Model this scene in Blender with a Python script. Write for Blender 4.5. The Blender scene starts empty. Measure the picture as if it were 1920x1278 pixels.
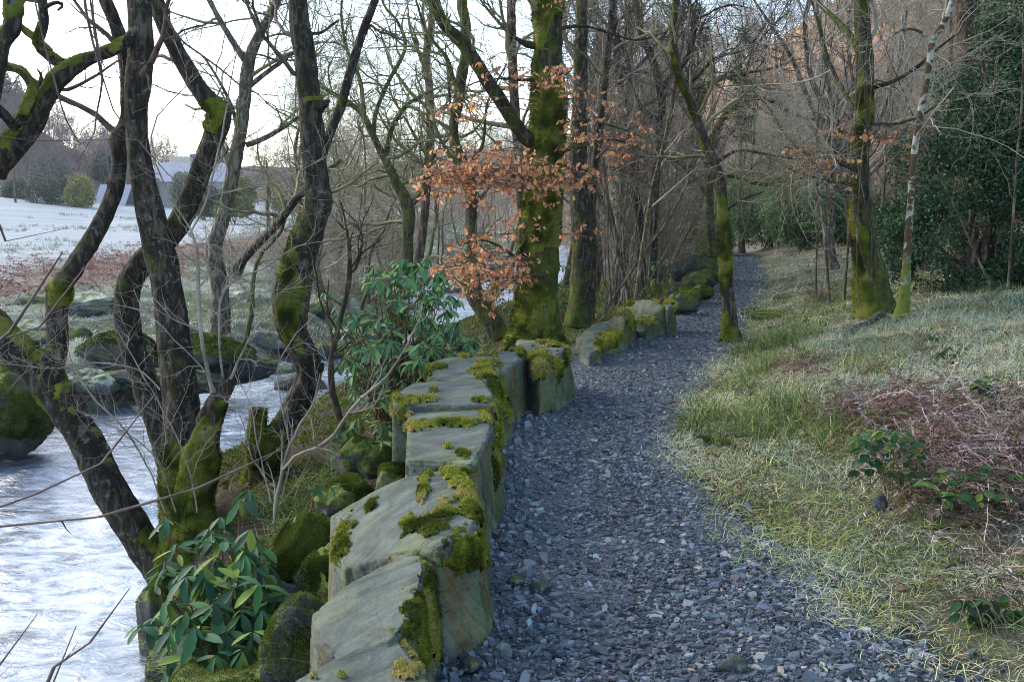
import bpy, bmesh, math
import numpy as np
from mathutils import Vector
from math import radians, sin, cos, atan, pi

# ------------------------------------------------------------------ camera
S = bpy.context.scene
C = S.collection
FPX = 1867.0
PITCH = atan(239.0 / FPX)
CAMZ = 1.6
cam_d = bpy.data.cameras.new('camera')
cam_d.sensor_width = 36.0
cam_d.lens = 36.0 * FPX / 1920.0
cam_d.clip_start = 0.05
cam_d.clip_end = 3000.0
cam_d.dof.use_dof = True
cam_d.dof.focus_distance = 9.0
cam_d.dof.aperture_fstop = 14.0
cam = bpy.data.objects.new('camera', cam_d)
cam.location = (0, 0, CAMZ)
cam.rotation_euler = (pi / 2 - PITCH, 0, 0)
C.objects.link(cam)
S.camera = cam

# ------------------------------------------------------------------ light
SUN_EL, SUN_AZ = radians(33), radians(-60)      # from the left, ahead of the camera
w = bpy.data.worlds.new('World')
S.world = w
w.use_nodes = True
wn = w.node_tree
sky = wn.nodes.new('ShaderNodeTexSky')
sky.sky_type = 'NISHITA'
sky.sun_disc = False
sky.sun_elevation = SUN_EL
sky.sun_rotation = SUN_AZ
sky.dust_density = 1.8
sky.air_density = 1.0
sky.ozone_density = 1.0
bg = [n for n in wn.nodes if n.type == 'BACKGROUND'][0]
bg.inputs['Strength'].default_value = 0.15
wn.links.new(sky.outputs[0], bg.inputs['Color'])
sd = bpy.data.lights.new('sun', 'SUN')
sd.energy = 0.6
sd.angle = radians(24)
sd.color = (1.0, 0.96, 0.90)
sun = bpy.data.objects.new('sun', sd)
sdir = Vector((sin(SUN_AZ) * cos(SUN_EL), cos(SUN_AZ) * cos(SUN_EL), sin(SUN_EL)))
sun.rotation_euler = sdir.to_track_quat('Z', 'Y').to_euler()
sun.location = sdir * 60
C.objects.link(sun)
S.view_settings.view_transform = 'Standard'
S.view_settings.look = 'None'
S.view_settings.gamma = 1.0
S.view_settings.exposure = 1.87
S.render.engine = 'CYCLES'
S.cycles.max_bounces = 6
S.cycles.diffuse_bounces = 3
S.cycles.glossy_bounces = 3
S.cycles.transmission_bounces = 3
S.cycles.transparent_max_bounces = 6
S.cycles.use_denoising = True
S.cycles.denoising_prefilter = 'NONE'
S.cycles.filter_width = 1.0
S.cycles.sample_clamp_indirect = 2.5
S.cycles.volume_bounces = 0

# ------------------------------------------------------------------ maths
A = np.array
R_ = np.random.default_rng(11)


def ray(px, py):
    u = (px - 960.0) / FPX
    v = (639.0 - py) / FPX
    return A([u, cos(PITCH) + v * sin(PITCH), -sin(PITCH) + v * cos(PITCH)])


def at(px, py, Y):
    d = ray(px, py)
    return A([0, 0, CAMZ]) + d * (Y / d[1])


def on(px, py, z=0.0):
    d = ray(px, py)
    return A([0, 0, CAMZ]) + d * ((z - CAMZ) / d[2])


def proj(P):
    x = P[:, 0]
    y = P[:, 1]
    z = P[:, 2] - CAMZ
    f = y * cos(PITCH) - z * sin(PITCH)
    up = y * sin(PITCH) + z * cos(PITCH)
    f = np.where(f < 0.05, 0.05, f)
    return 960 + FPX * x / f, 639 - FPX * up / f


def _h(i, j, k, s):
    with np.errstate(over='ignore'):
        n = (i.astype(np.uint32) * np.uint32(374761393) + j.astype(np.uint32) * np.uint32(668265263)
             + k.astype(np.uint32) * np.uint32(2246822519) + np.uint32(s * 3266489917 & 0xffffffff))
        n = (n ^ (n >> np.uint32(13))) * np.uint32(1274126177)
        n = (n ^ (n >> np.uint32(15))) * np.uint32(2246822519)
        n = n ^ (n >> np.uint32(16))
    return n.astype(np.float64) / 4294967295.0


def vn(P, s=0):
    P = np.asarray(P, float)
    I = np.floor(P)
    Fr = P - I
    Fr = Fr * Fr * (3 - 2 * Fr)
    I = I.astype(np.int64)
    x, y, z = I[:, 0], I[:, 1], I[:, 2]
    fx, fy, fz = Fr[:, 0], Fr[:, 1], Fr[:, 2]
    r = 0
    for a in (0, 1):
        for b in (0, 1):
            for c in (0, 1):
                wgt = (fx if a else 1 - fx) * (fy if b else 1 - fy) * (fz if c else 1 - fz)
                r = r + wgt * _h(x + a, y + b, z + c, s)
    return r * 2 - 1


def fbm(P, o=4, s=0):
    P = np.asarray(P, float)
    r = 0
    a = 1.0
    t = 0
    for k in range(o):
        r = r + a * vn(P * 2 ** k + 17.3 * k, s + k)
        t += a
        a *= 0.5
    return r / t


def n2(x, y, f=1.0, o=3, s=0):
    x = np.atleast_1d(np.asarray(x, float))
    y = np.atleast_1d(np.asarray(y, float))
    x, y = np.broadcast_arrays(x, y)
    sh = x.shape
    P = np.stack([x.ravel() * f, y.ravel() * f, np.full(x.size, 3.7 + s)], 1)
    return fbm(P, o, s).reshape(sh)


def sst(a, b, x):
    t = np.clip((x - a) / (b - a), 0, 1)
    return t * t * (3 - 2 * t)


def norm(v):
    return v / np.maximum(np.linalg.norm(v, axis=-1, keepdims=True), 1e-9)


# ------------------------------------------------------------------ terrain height
_pe = [(1278, 820, 1790), (1180, 828, 1650), (1100, 850, 1560), (1000, 905, 1400), (900, 940, 1300), (830, 950, 1262),
       (760, 972, 1292), (700, 1045, 1330), (640, 1130, 1372), (600, 1205, 1400), (560, 1262, 1425),
       (520, 1318, 1436), (495, 1345, 1428), (480, 1366, 1420)]
_pl = A([on(a, y)[:2] for y, a, b in _pe])
_pr = A([on(b, y)[:2] for y, a, b in _pe])
_ply = np.concatenate([[-10], _pl[:, 1], [60]])
_plx = np.concatenate([[-0.9], _pl[:, 0], [8.5]])
_pry = np.concatenate([[-10], _pr[:, 1], [60]])
_prx = np.concatenate([[1.7], _pr[:, 0], [9.3]])


def XL(y): return np.interp(y, _ply, _plx)
def XR(y): return np.interp(y, _pry, _prx)
def RE(y): return np.interp(y, [0, 4, 6, 8, 10, 15, 22, 28, 40, 56, 80, 120, 400], [-1.2, -1.75, -2.35, -2.9, -3.5, -2.9, -2.1, -0.7, 2.0, 5.5, 8, 9, 10])
def RW(y): return np.interp(y, [0, 10, 15, 19, 27, 34, 67, 80, 120, 400], [-13, -11, -8.8, -7.2, -5.2, -4.6, -4.2, -2, 3, 4])


_hp = [-2500, -600, 0, 100, 200, 300, 400, 640, 800, 1000, 1200, 1400, 1500, 1700, 1920, 3000, 5000]
_hy = [0, 60, 190, 250, 320, 330, 315, 320, 300, 270, 215, 120, 55, -60, -200, -500, -600]
_h0 = [130, 130, 135, 150, 165, 175, 180, 170, 150, 110, 70, 50, 42, 30, 20, 9, 6]
_h1 = [240, 240, 250, 260, 280, 300, 320, 320, 300, 260, 210, 170, 150, 125, 100, 70, 50]
WATER = -2.0


def H(x, y):
    x = np.asarray(x, float)
    y = np.asarray(y, float)
    xl, xr, re, rw = XL(y), XR(y), RE(y), RW(y)
    nz = n2(x, y, 0.9, 3, 5)
    nl = n2(x, y, 0.12, 3, 8)
    # right of the path
    d = np.maximum(x - xr, 0)
    right = 0.155 * d + 0.16 * sst(0.0, 1.0, d) * (0.35 + nz * 0.7) + 0.05 * n2(x, y, 2.1, 3, 9) * sst(0.1, 0.6, d) + 0.012 * np.minimum(d, 30) ** 1.8 * sst(10, 28, y)
    # near bank, between wall and river
    wb = xl - 0.45
    tb = np.clip((wb - x) / np.maximum(wb - (re + 0.35), 0.3), 0, 1)
    bank = -0.10 - 0.85 * tb ** 0.8 + nz * 0.10 * sst(0, 0.3, tb)
    dn = sst(re + 0.40, re - 0.25, x)
    left = bank * (1 - dn) + (-2.9) * dn
    z = np.where(x > xr, right, np.where(x > xl - 0.3, -0.0 + 0 * x, left))
    z = np.where((x <= xl - 0.3) & (x > wb), -0.10 * (xl - 0.3 - x) / 0.15, z)
    # far bank and the field
    dw = rw - x
    fb = -1.95 + 0.75 * sst(-0.2, 1.6, dw) + 0.40 * sst(1.5, 12, dw) + (nz * 0.30 + 0.16 * n2(x, y, 2.2, 2, 6)) * sst(0, 1.5, dw) * (1 - sst(9, 16, dw))
    fld = 0.0268 * np.maximum(y - 40, 0) + 0.085 * np.maximum(-x - 40, 0)
    fld = fld * sst(3, 14, dw)
    far = -2.9 + (fb + fld + 2.9) * sst(-0.9, 0.1, dw)
    z = np.where(x < (rw + re) / 2, far, z)
    # hills
    yy = np.maximum(y, 3.0)
    px = 960 + FPX * x / yy
    hy = np.interp(px, _hp, _hy)
    h0 = np.interp(px, _hp, _h0)
    h1 = np.interp(px, _hp, _h1)
    zt = CAMZ + (400 - hy) / FPX * h1
    t = np.clip((yy - h0) / (h1 - h0), 0, 1)
    hill = (zt - z) * (t ** 1.15) * sst(0, 0.15, t)
    hill = hill + nl * 2.5 * sst(0.05, 0.5, t)
    dpath = np.maximum(x - xr - 2.0, 0)
    side = sst(0, 6, dpath) + (x < re)*1.0 + sst(44, 62, yy)
    z = z + hill * np.clip(side, 0, 1)
    return z


def Hs(x, y):
    return float(H(A([float(x)]), A([float(y)]))[0])


def gnd(px, py, ymax=200.0):
    """first terrain hit of the ray through a photo position"""
    d = ray(px, py)
    Y = np.linspace(2.0, ymax, 4000)
    P = A([0, 0, CAMZ]) + d[None, :] * (Y / d[1])[:, None]
    k = np.nonzero(P[:, 2] < H(P[:, 0], P[:, 1]))[0]
    return P[k[0]] if len(k) else P[-1]


# ------------------------------------------------------------------ object helpers
def tag(o, label=None, cat=None, group=None, kind=None):
    if label: o['label'] = label
    if cat: o['category'] = cat
    if group: o['group'] = group
    if kind: o['kind'] = kind
    return o


def thing(name, label, cat, loc, group=None):
    o = bpy.data.objects.new(name, None)
    o.empty_display_size = 0.1
    o.location = Vector([float(v) for v in loc])
    C.objects.link(o)
    return tag(o, label, cat, group)


def mk(name, parts, mat, parent=None, smooth=True, grand=None):
    """parts: list of (V, F[, Ccol]); F is (n,3) or (n,4). One mesh object."""
    V = []
    L = []
    St = []
    Cc = []
    off = 0
    ls = 0
    anyc = any(len(p) > 2 for p in parts)
    for p in parts:
        v = np.asarray(p[0], np.float32).reshape(-1, 3)
        f = np.asarray(p[1], np.int64)
        if len(v) == 0 or len(f) == 0:
            continue
        V.append(v)
        L.append((f + off).ravel())
        k = f.shape[1]
        St.append(ls + np.arange(len(f)) * k)
        ls += len(f) * k
        off += len(v)
        if anyc:
            c = p[2] if len(p) > 2 else np.full((len(v), 3), 0.5)
            Cc.append(np.concatenate([c, np.ones((len(v), 1))], 1))
    V = np.concatenate(V)
    base = None
    if parent is not None:
        base = parent
        root = grand if grand is not None else parent
        V = V - A(root.location, dtype=np.float32)
    L = np.concatenate(L).astype(np.int32)
    St = np.concatenate(St).astype(np.int32)
    me = bpy.data.meshes.new(name)
    me.vertices.add(len(V))
    me.vertices.foreach_set('co', V.ravel().astype(np.float32))
    me.loops.add(len(L))
    me.loops.foreach_set('vertex_index', L)
    me.polygons.add(len(St))
    me.polygons.foreach_set('loop_start', St)
    me.update(calc_edges=True)
    me.polygons.foreach_set('use_smooth', np.full(len(St), smooth))
    if anyc:
        ca = me.color_attributes.new('Col', 'FLOAT_COLOR', 'POINT')
        ca.data.foreach_set('color', np.concatenate(Cc).astype(np.float32).ravel())
    me.materials.append(mat)
    o = bpy.data.objects.new(name, me)
    C.objects.link(o)
    if parent is not None:
        o.parent = parent
    return o


def copy_tree(o, parent=None):
    c = o.copy()
    C.objects.link(c)
    if parent is not None:
        c.parent = parent
    for ch in list(o.children):
        copy_tree(ch, c)
    return c


# ------------------------------------------------------------------ materials
class NT:
    def __init__(s, name):
        s.m = bpy.data.materials.new(name)
        s.m.use_nodes = True
        s.t = s.m.node_tree
        s.b = [n for n in s.t.nodes if n.type == 'BSDF_PRINCIPLED'][0]

    def n(s, ty, **kw):
        nd = s.t.nodes.new('ShaderNode' + ty)
        for k, v in kw.items():
            setattr(nd, k, v)
        return nd

    def l(s, a, b):
        s.t.links.new(a, b)

    def coord(s, scale=(1, 1, 1), which='Object'):
        tc = s.n('TexCoord')
        mp = s.n('Mapping')
        mp.inputs['Scale'].default_value = scale
        s.l(tc.outputs[which], mp.inputs[0])
        return mp.outputs[0]

    def noise(s, scale, detail=4, rough=0.55, vec=None, dist=0.0):
        nd = s.n('TexNoise')
        nd.inputs['Scale'].default_value = scale
        nd.inputs['Detail'].default_value = detail
        nd.inputs['Roughness'].default_value = rough
        nd.inputs['Distortion'].default_value = dist
        if vec is not None:
            s.l(vec, nd.inputs['Vector'])
        return nd.outputs['Fac']

    def ramp(s, fac, stops):
        r = s.n('ValToRGB')
        e = r.color_ramp.elements
        while len(e) < len(stops):
            e.new(0.5)
        for k, (p, c) in enumerate(stops):
            e[k].position = p
            e[k].color = (c, c, c, 1) if isinstance(c, (int, float)) else (*c, 1)
        s.l(fac, r.inputs[0])
        return r.outputs[0]

    def mix(s, fac, a, b, mode='MIX'):
        m = s.n('Mix', data_type='RGBA', blend_type=mode)
        if isinstance(fac, (int, float)):
            m.inputs[0].default_value = fac
        else:
            s.l(fac, m.inputs[0])
        for v, i in ((a, 6), (b, 7)):
            if isinstance(v, tuple):
                m.inputs[i].default_value = (*v, 1)
            else:
                s.l(v, m.inputs[i])
        return m.outputs[2]

    def math(s, op, a, b=None, clamp=False):
        m = s.n('Math', operation=op, use_clamp=clamp)
        for v, i in ((a, 0), (b, 1)):
            if v is None: continue
            if isinstance(v, (int, float)):
                m.inputs[i].default_value = v
            else:
                s.l(v, m.inputs[i])
        return m.outputs[0]

    def col(s):
        a = s.n('Attribute')
        a.attribute_name = 'Col'
        return a.outputs['Color']

    def bump(s, h, strength=0.5, dist=0.02, prev=None):
        b = s.n('Bump')
        b.inputs['Strength'].default_value = strength
        b.inputs['Distance'].default_value = dist
        s.l(h, b.inputs['Height'])
        if prev is not None:
            s.l(prev, b.inputs['Normal'])
        return b.outputs[0]

    def out(s, color=None, rough=0.9, normal=None, spec=0.3, **kw):
        b = s.b
        if color is not None:
            if isinstance(color, tuple):
                b.inputs['Base Color'].default_value = (*color, 1)
            else:
                s.l(color, b.inputs['Base Color'])
        if isinstance(rough, (int, float)):
            b.inputs['Roughness'].default_value = rough
        else:
            s.l(rough, b.inputs['Roughness'])
        b.inputs['Specular IOR Level'].default_value = spec
        if normal is not None:
            s.l(normal, b.inputs['Normal'])
        for k, v in kw.items():
            b.inputs[k.replace('_', ' ')].default_value = v
        return s.m


def bark(name, dark, light, moss=0.5, mossd=(0.024, 0.032, 0.006), mossl=(0.12, 0.14, 0.020), side=(-0.6, 0.0, 0.6), lichen=0.3,
         zfade=None, scale=1.0):
    t = NT(name)
    c = t.coord((1, 1, 0.28))
    g = t.coord()
    n1 = t.noise(20 * scale, 6, 0.7, c, 0.6)
    nf = t.noise(7 * scale, 4, 0.6, g)
    base = t.ramp(n1, [(0.40, tuple(x * 0.6 for x in dark)), (0.50, dark), (0.60, light)])
    base = t.mix(t.ramp(nf, [(0.35, 0.0), (0.65, 0.45)]), base, tuple(x * 0.55 for x in dark))
    li = t.ramp(t.noise(16 * scale, 5, 0.6, g), [(0.60, 0.0), (0.66, 1.0)])
    base = t.mix(t.math('MULTIPLY', li, lichen), base, (0.20, 0.235, 0.19))
    geo = t.n('NewGeometry')
    dp = t.n('VectorMath', operation='DOT_PRODUCT')
    t.l(geo.outputs['Normal'], dp.inputs[0])
    dp.inputs[1].default_value = side
    nm = t.noise(3.2 * scale, 5, 0.62, g, 0.3)
    v = t.math('MULTIPLY_ADD', dp.outputs['Value'], 0.16)
    t.t.nodes[-1].inputs[2].default_value = 0
    v = t.math('ADD', v, nm)
    plates = t.noise(9 * scale, 6, 0.7, t.coord((1, 1, 0.4)), 1.2)
    if zfade:
        sx = t.n('SeparateXYZ')
        t.l(g, sx.inputs[0])
        mr = t.n('MapRange')
        mr.inputs['From Min'].default_value = zfade[0]
        mr.inputs['From Max'].default_value = zfade[1]
        mr.inputs['To Min'].default_value = 0.15
        mr.inputs['To Max'].default_value = 0.0
        t.l(sx.outputs['Z'], mr.inputs['Value'])
        v = t.math('ADD', v, mr.outputs[0])
    e = 0.78 - 0.42 * moss
    v = t.math('ADD', v, t.math('MULTIPLY', t.math('SUBTRACT', t.noise(30 * scale, 4, 0.7, g), 0.5), 0.35))
    mask = t.ramp(v, [(e - 0.07, 0.0), (e + 0.10, 1.0)])
    mf = t.noise(60 * scale, 4, 0.7, g)
    mf2 = t.noise(9 * scale, 3, 0.6, g)
    mc = t.ramp(t.math('MULTIPLY_ADD', mf, 0.5) if False else t.math('ADD', t.math('MULTIPLY', mf, 0.5), t.math('MULTIPLY', mf2, 0.5)),
                [(0.36, mossd), (0.64, mossl)])
    col = t.mix(mask, base, mc)
    b1 = t.bump(n1, 1.0, 0.022, t.bump(plates, 0.7, 0.03))
    b2 = t.bump(t.math('MULTIPLY', mf, mask), 0.8, 0.012, b1)
    return t.out(col, 0.9, b2, 0.2)


def attrmat(name, rough=0.7, spec=0.25, bumps=None, trans=0.0, var=None):
    t = NT(name)
    c = t.col()
    if var:
        nf = t.noise(var, 4, 0.6, t.coord())
        c = t.mix(1.0, c, t.ramp(nf, [(0.25, 0.6), (0.75, 1.35)]), 'MULTIPLY')
    nrm = None
    if bumps:
        nrm = t.bump(t.noise(bumps[0], 5, 0.65, t.coord()), bumps[1], bumps[2])
    m = t.out(c, rough, nrm, spec)
    if trans:
        tr = t.n('BsdfTranslucent')
        t.l(c, tr.inputs[0])
        mx = t.n('MixShader')
        mx.inputs[0].default_value = trans
        t.l(t.b.outputs[0], mx.inputs[1])
        t.l(tr.outputs[0], mx.inputs[2])
        o = [n for n in t.t.nodes if n.type == 'OUTPUT_MATERIAL'][0]
        t.l(mx.outputs[0], o.inputs[0])
    return m


def slate_mat():
    t = NT('slate')
    g = t.coord()
    st = t.noise(5, 5, 0.6, t.coord((1, 0.35, 1.0)), 0.6)
    base = t.ramp(st, [(0.3, (0.060, 0.071, 0.064)), (0.5, (0.100, 0.116, 0.098)), (0.72, (0.142, 0.156, 0.122))])
    al = t.ramp(t.noise(3.3, 5, 0.65, g), [(0.44, 0.0), (0.66, 0.75)])
    base = t.mix(al, base, (0.105, 0.122, 0.045))
    fine = t.noise(90, 5, 0.7, g)
    base = t.mix(1.0, base, t.ramp(fine, [(0.3, 0.72), (0.7, 1.22)]), 'MULTIPLY')
    geo = t.n('NewGeometry')
    sx = t.n('SeparateXYZ')
    t.l(geo.outputs['Normal'], sx.inputs[0])
    vert = t.ramp(sx.outputs['Z'], [(0.35, 1.0), (0.75, 0.0)])
    rust = t.ramp(t.noise(4.5, 4, 0.6, t.coord((1, 1, 0.25)), 0.5), [(0.52, 0.0), (0.62, 0.75)])
    base = t.mix(t.math('MULTIPLY', rust, vert), base, (0.15, 0.085, 0.035))
    grn = t.ramp(t.noise(6, 4, 0.6, t.coord((1, 1, 0.3))), [(0.45, 0.0), (0.6, 0.6)])
    base = t.mix(t.math('MULTIPLY', grn, vert), base, (0.075, 0.095, 0.03))
    spots = t.ramp(t.noise(55, 2, 0.5, g), [(0.72, 0.0), (0.76, 0.7)])
    base = t.mix(spots, base, (0.20, 0.215, 0.19))
    rt = t.n('Mapping')
    rt.inputs['Rotation'].default_value = (0.1, 0.15, 0.95)
    t.l(g, rt.inputs[0])
    rs = t.n('Mapping')
    rs.inputs['Scale'].default_value = (9.0, 1.1, 7.0)
    t.l(rt.outputs[0], rs.inputs[0])
    ln_ = t.noise(1.6, 6, 0.65, rs.outputs[0], 0.35)
    base = t.mix(1.0, base, t.ramp(ln_, [(0.32, 0.68), (0.5, 1.0), (0.68, 1.3)]), 'MULTIPLY')
    gate = t.ramp(t.noise(2.0, 3, 0.5, g), [(0.50, 0.0), (0.62, 1.0)])
    cr0 = t.ramp(t.math('ABSOLUTE', t.math('SUBTRACT', ln_, 0.44)), [(0.0, 0.30), (0.010, 1.0)])
    cr = t.mix(gate, (1.0, 1.0, 1.0), cr0)
    base = t.mix(1.0, base, cr, 'MULTIPLY')
    stn = t.ramp(t.noise(1.7, 6, 0.7, g, 0.6), [(0.35, 0.62), (0.62, 1.25)])
    base = t.mix(1.0, base, stn, 'MULTIPLY')
    b0 = t.bump(t.math('ADD', t.math('MULTIPLY', cr, 0.6), ln_), 0.8, 0.010)
    b1 = t.bump(t.noise(14, 6, 0.65, t.coord((1, 0.5, 2.5)), 0.8), 0.55, 0.012, b0)
    b2 = t.bump(fine, 0.35, 0.006, b1)
    return t.out(base, t.ramp(fine, [(0.3, 0.75), (0.7, 0.95)]), b2, 0.12)


def boulder_mat(name, rock=(0.09, 0.095, 0.09), moss=0.6, frost=0.0):
    t = NT(name)
    g = t.coord()
    n = t.noise(4, 6, 0.65, g)
    base = t.ramp(n, [(0.3, tuple(x * 0.45 for x in rock)), (0.7, tuple(x * 1.5 for x in rock))])
    li = t.ramp(t.noise(11, 4, 0.6, g), [(0.6, 0.0), (0.66, 0.7)])
    base = t.mix(li, base, (0.22, 0.24, 0.22))
    geo = t.n('NewGeometry')
    sx = t.n('SeparateXYZ')
    t.l(geo.outputs['Normal'], sx.inputs[0])
    v = t.math('ADD', t.noise(2.2, 5, 0.65, g), t.math('MULTIPLY', sx.outputs['Z'], 0.22))
    e = 0.82 - 0.4 * moss
    mask = t.ramp(v, [(e - 0.05, 0.0), (e + 0.05, 1.0)])
    mf = t.noise(42, 4, 0.7, g)
    mc = t.ramp(t.math('ADD', t.math('MULTIPLY', mf, 0.5), t.math('MULTIPLY', t.noise(5, 3, 0.6, g), 0.5)),
                [(0.38, (0.028, 0.040, 0.006)), (0.52, (0.085, 0.11, 0.014)), (0.66, (0.19, 0.21, 0.04))])
    col = t.mix(mask, base, mc)
    if frost:
        fm = t.ramp(t.math('ADD', t.noise(3.0, 4, 0.6, g), t.math('MULTIPLY', sx.outputs['Z'], 0.25)), [(0.66, 0.0), (0.85, frost)])
        col = t.mix(fm, col, (0.42, 0.46, 0.38))
    b1 = t.bump(n, 0.8, 0.08)
    b2 = t.bump(mf, 0.8, 0.012, b1)
    return t.out(col, 0.85, b2, 0.25)


M = {}
M['oak_bark'] = bark('oak_bark', (0.030, 0.026, 0.018), (0.105, 0.090, 0.062), 0.52, side=(-0.3, -0.3, 0.2), lichen=0.35, mossl=(0.11, 0.13, 0.018), zfade=(0.2, 2.8))
M['alder_bark'] = bark('alder_bark', (0.034, 0.027, 0.020), (0.120, 0.098, 0.070), 0.14, side=(-0.3, -0.6, 0.7), lichen=0.5, zfade=(0.0, 1.1))
M['mossy_bark'] = bark('mossy_bark', (0.05, 0.045, 0.03), (0.15, 0.135, 0.095), 0.72, mossl=(0.15, 0.165, 0.035), side=(0, 0, 1.2), lichen=0.4)
M['grey_bark'] = bark('grey_bark', (0.085, 0.072, 0.052), (0.25, 0.22, 0.16), 0.25, mossl=(0.15, 0.16, 0.04), side=(-0.5, 0, 0.8), lichen=0.4, scale=0.6)
M['wood_bark'] = bark('wood_bark', (0.085, 0.066, 0.046), (0.25, 0.20, 0.14), 0.22, mossl=(0.14, 0.15, 0.04), side=(-0.4, 0, 1.0), lichen=0.25, scale=0.5)
M['brown_bark'] = bark('brown_bark', (0.05, 0.033, 0.022), (0.15, 0.105, 0.07), 0.22, side=(-0.4, 0, 0.4), lichen=0.3, zfade=(0, 1.5))
M['young_bark'] = bark('young_bark', (0.05, 0.036, 0.025), (0.16, 0.12, 0.085), 0.12, side=(-0.4, 0, 0.4), lichen=0.3)
M['twin_bark'] = bark('twin_bark', (0.035, 0.028, 0.020), (0.135, 0.110, 0.080), 0.42, side=(-0.5, -0.2, 0.3), lichen=0.6, zfade=(0.1, 1.6))
M['pale_bark'] = bark('pale_bark', (0.14, 0.115, 0.08), (0.34, 0.30, 0.22), 0.10, lichen=0.2, scale=1.5)


def flat_bark(name, c1, c2, sc=9, moss=None):
    t = NT(name)
    g = t.coord()
    col = t.ramp(t.noise(sc, 4, 0.6, g), [(0.35, c1), (0.65, c2)])
    if moss:
        col = t.mix(t.ramp(t.noise(2.5, 3, 0.6, g), [(0.5, 0.0), (0.62, moss)]), col, (0.13, 0.15, 0.045))
    return t.out(col, 0.8, None, 0.25)


M['twig'] = flat_bark('twig', (0.06, 0.040, 0.030), (0.15, 0.105, 0.080))
M['twig_pale'] = flat_bark('twig_pale', (0.16, 0.125, 0.09), (0.36, 0.31, 0.24), 5)
M['twig_wood'] = flat_bark('twig_wood', (0.12, 0.092, 0.070), (0.33, 0.265, 0.20), 3, 0.35)
M['twig_grey'] = flat_bark('twig_grey', (0.20, 0.17, 0.13), (0.50, 0.43, 0.33), 3, 0.3)
M['twig_green'] = flat_bark('twig_green', (0.10, 0.09, 0.045), (0.27, 0.26, 0.13), 4, 0.6)
M['leaf'] = attrmat('leaf', 0.55, 0.16, None, 0.22)
M['leaf_dull'] = attrmat('leaf_dull', 0.65, 0.25, None, 0.2)
M['deadleaf'] = attrmat('dead_leaf', 0.8, 0.15, None, 0.45)
M['grass'] = attrmat('grass', 0.8, 0.2, None, 0.2)
M['moss'] = attrmat('moss', 0.95, 0.1, None, 0.2)
M['stem'] = attrmat('stem', 0.85, 0.15)
M['slate'] = slate_mat()
M['chip'] = attrmat('slate_chip', 0.55, 0.4, (60, 0.3, 0.01))
M['boulder'] = boulder_mat('mossy_boulder', moss=0.62)
M['boulder_wet'] = boulder_mat('wet_boulder', (0.05, 0.055, 0.055), moss=0.35)
M['boulder_moss'] = boulder_mat('moss_boulder', (0.07, 0.07, 0.06), moss=0.72)
M['boulder_frost'] = boulder_mat('frosty_boulder', (0.14, 0.15, 0.145), moss=0.5, frost=0.75)


# ------------------------------------------------------------------ tubes and twigs
def resample(P, K):
    P = np.asarray(P, float)
    n = len(P)
    Q = np.concatenate([[2 * P[0] - P[1]], P, [2 * P[-1] - P[-2]]])
    seg = np.linalg.norm(np.diff(P[:, :3], axis=0), axis=1)
    cum = np.concatenate([[0], np.cumsum(seg)])
    t = np.interp(np.linspace(0, cum[-1], K), cum, np.arange(n))
    i = np.minimum(t.astype(int), n - 2)
    f = (t - i)[:, None]
    p0, p1, p2, p3 = Q[i], Q[i + 1], Q[i + 2], Q[i + 3]
    r = 0.5 * ((2 * p1) + (-p0 + p2) * f + (2 * p0 - 5 * p1 + 4 * p2 - p3) * f ** 2 + (-p0 + 3 * p1 - 3 * p2 + p3) * f ** 3)
    r[:, 3] = np.maximum(np.interp(t, np.arange(n), P[:, 3]), 0.001)
    return r


def tube(P, sides=16, lump=0.10, ridge=0.05, seed=0, cap=True, flare=0.0):
    """P (K,4) -> bumpy tapered limb"""
    p = P[:, :3]
    r = P[:, 3]
    K = len(P)
    T = norm(np.gradient(p, axis=0))
    U = np.zeros_like(T)
    u = np.cross(T[0], A([0.3, 1, 0.1]))
    u /= np.linalg.norm(u)
    for k in range(K):
        u = u - T[k] * np.dot(u, T[k])
        u /= np.linalg.norm(u)
        U[k] = u
    W = np.cross(T, U)
    a = np.arange(sides) * 2 * pi / sides
    D = U[:, None, :] * np.cos(a)[None, :, None] + W[:, None, :] * np.sin(a)[None, :, None]
    cum = np.concatenate([[0], np.cumsum(np.linalg.norm(np.diff(p, axis=0), axis=1))])
    rm = np.mean(r)
    q = D * r[:, None, None] / rm * 1.0
    Q = np.stack([q[..., 0] * 1.3, q[..., 1] * 1.3, q[..., 2] * 1.3], -1)
    along = cum[:, None] / rm
    N1 = fbm((Q + np.stack([along * 0.0 + 0 * a, 0 * along + 0 * a, along * 0.45 + 0 * a], -1)).reshape(-1, 3), 3, seed).reshape(K, sides)
    N2 = fbm((Q * 4.5 + np.stack([0 * along + 0 * a, 0 * along + 0 * a, along * 1.1 + 0 * a], -1)).reshape(-1, 3), 3, seed + 9).reshape(K, sides)
    rr = r[:, None] * (1 + lump * 2 * N1 + ridge * 2 * N2)
    if flare:
        fz = np.clip(1 - cum / (rm * 4), 0, 1) ** 2
        rr = rr * (1 + flare * fz[:, None] * (0.6 + 0.7 * np.sin(a * 5 + seed)[None, :] * 0.6 + 0.4))
    V = p[:, None, :] + D * rr[..., None]
    V = V.reshape(-1, 3)
    k = np.arange(K - 1)[:, None] * sides
    j = np.arange(sides)[None, :]
    j2 = (j + 1) % sides
    Fq = np.stack([k + j, k + j2, k + sides + j2, k + sides + j], -1).reshape(-1, 4)
    out = [(V, Fq)]
    if cap:
        for end, s_ in ((0, 1), (K - 1, -1)):
            cv = np.concatenate([V[end * sides:(end + 1) * sides], [p[end] - T[end] * s_ * r[end] * 0.3]])
            idx = np.arange(sides)
            ft = np.stack([idx, (idx + 1) % sides, np.full(sides, sides)], -1)
            if s_ == 1: ft = ft[:, ::-1]
            out.append((cv, ft))
    return out


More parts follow.
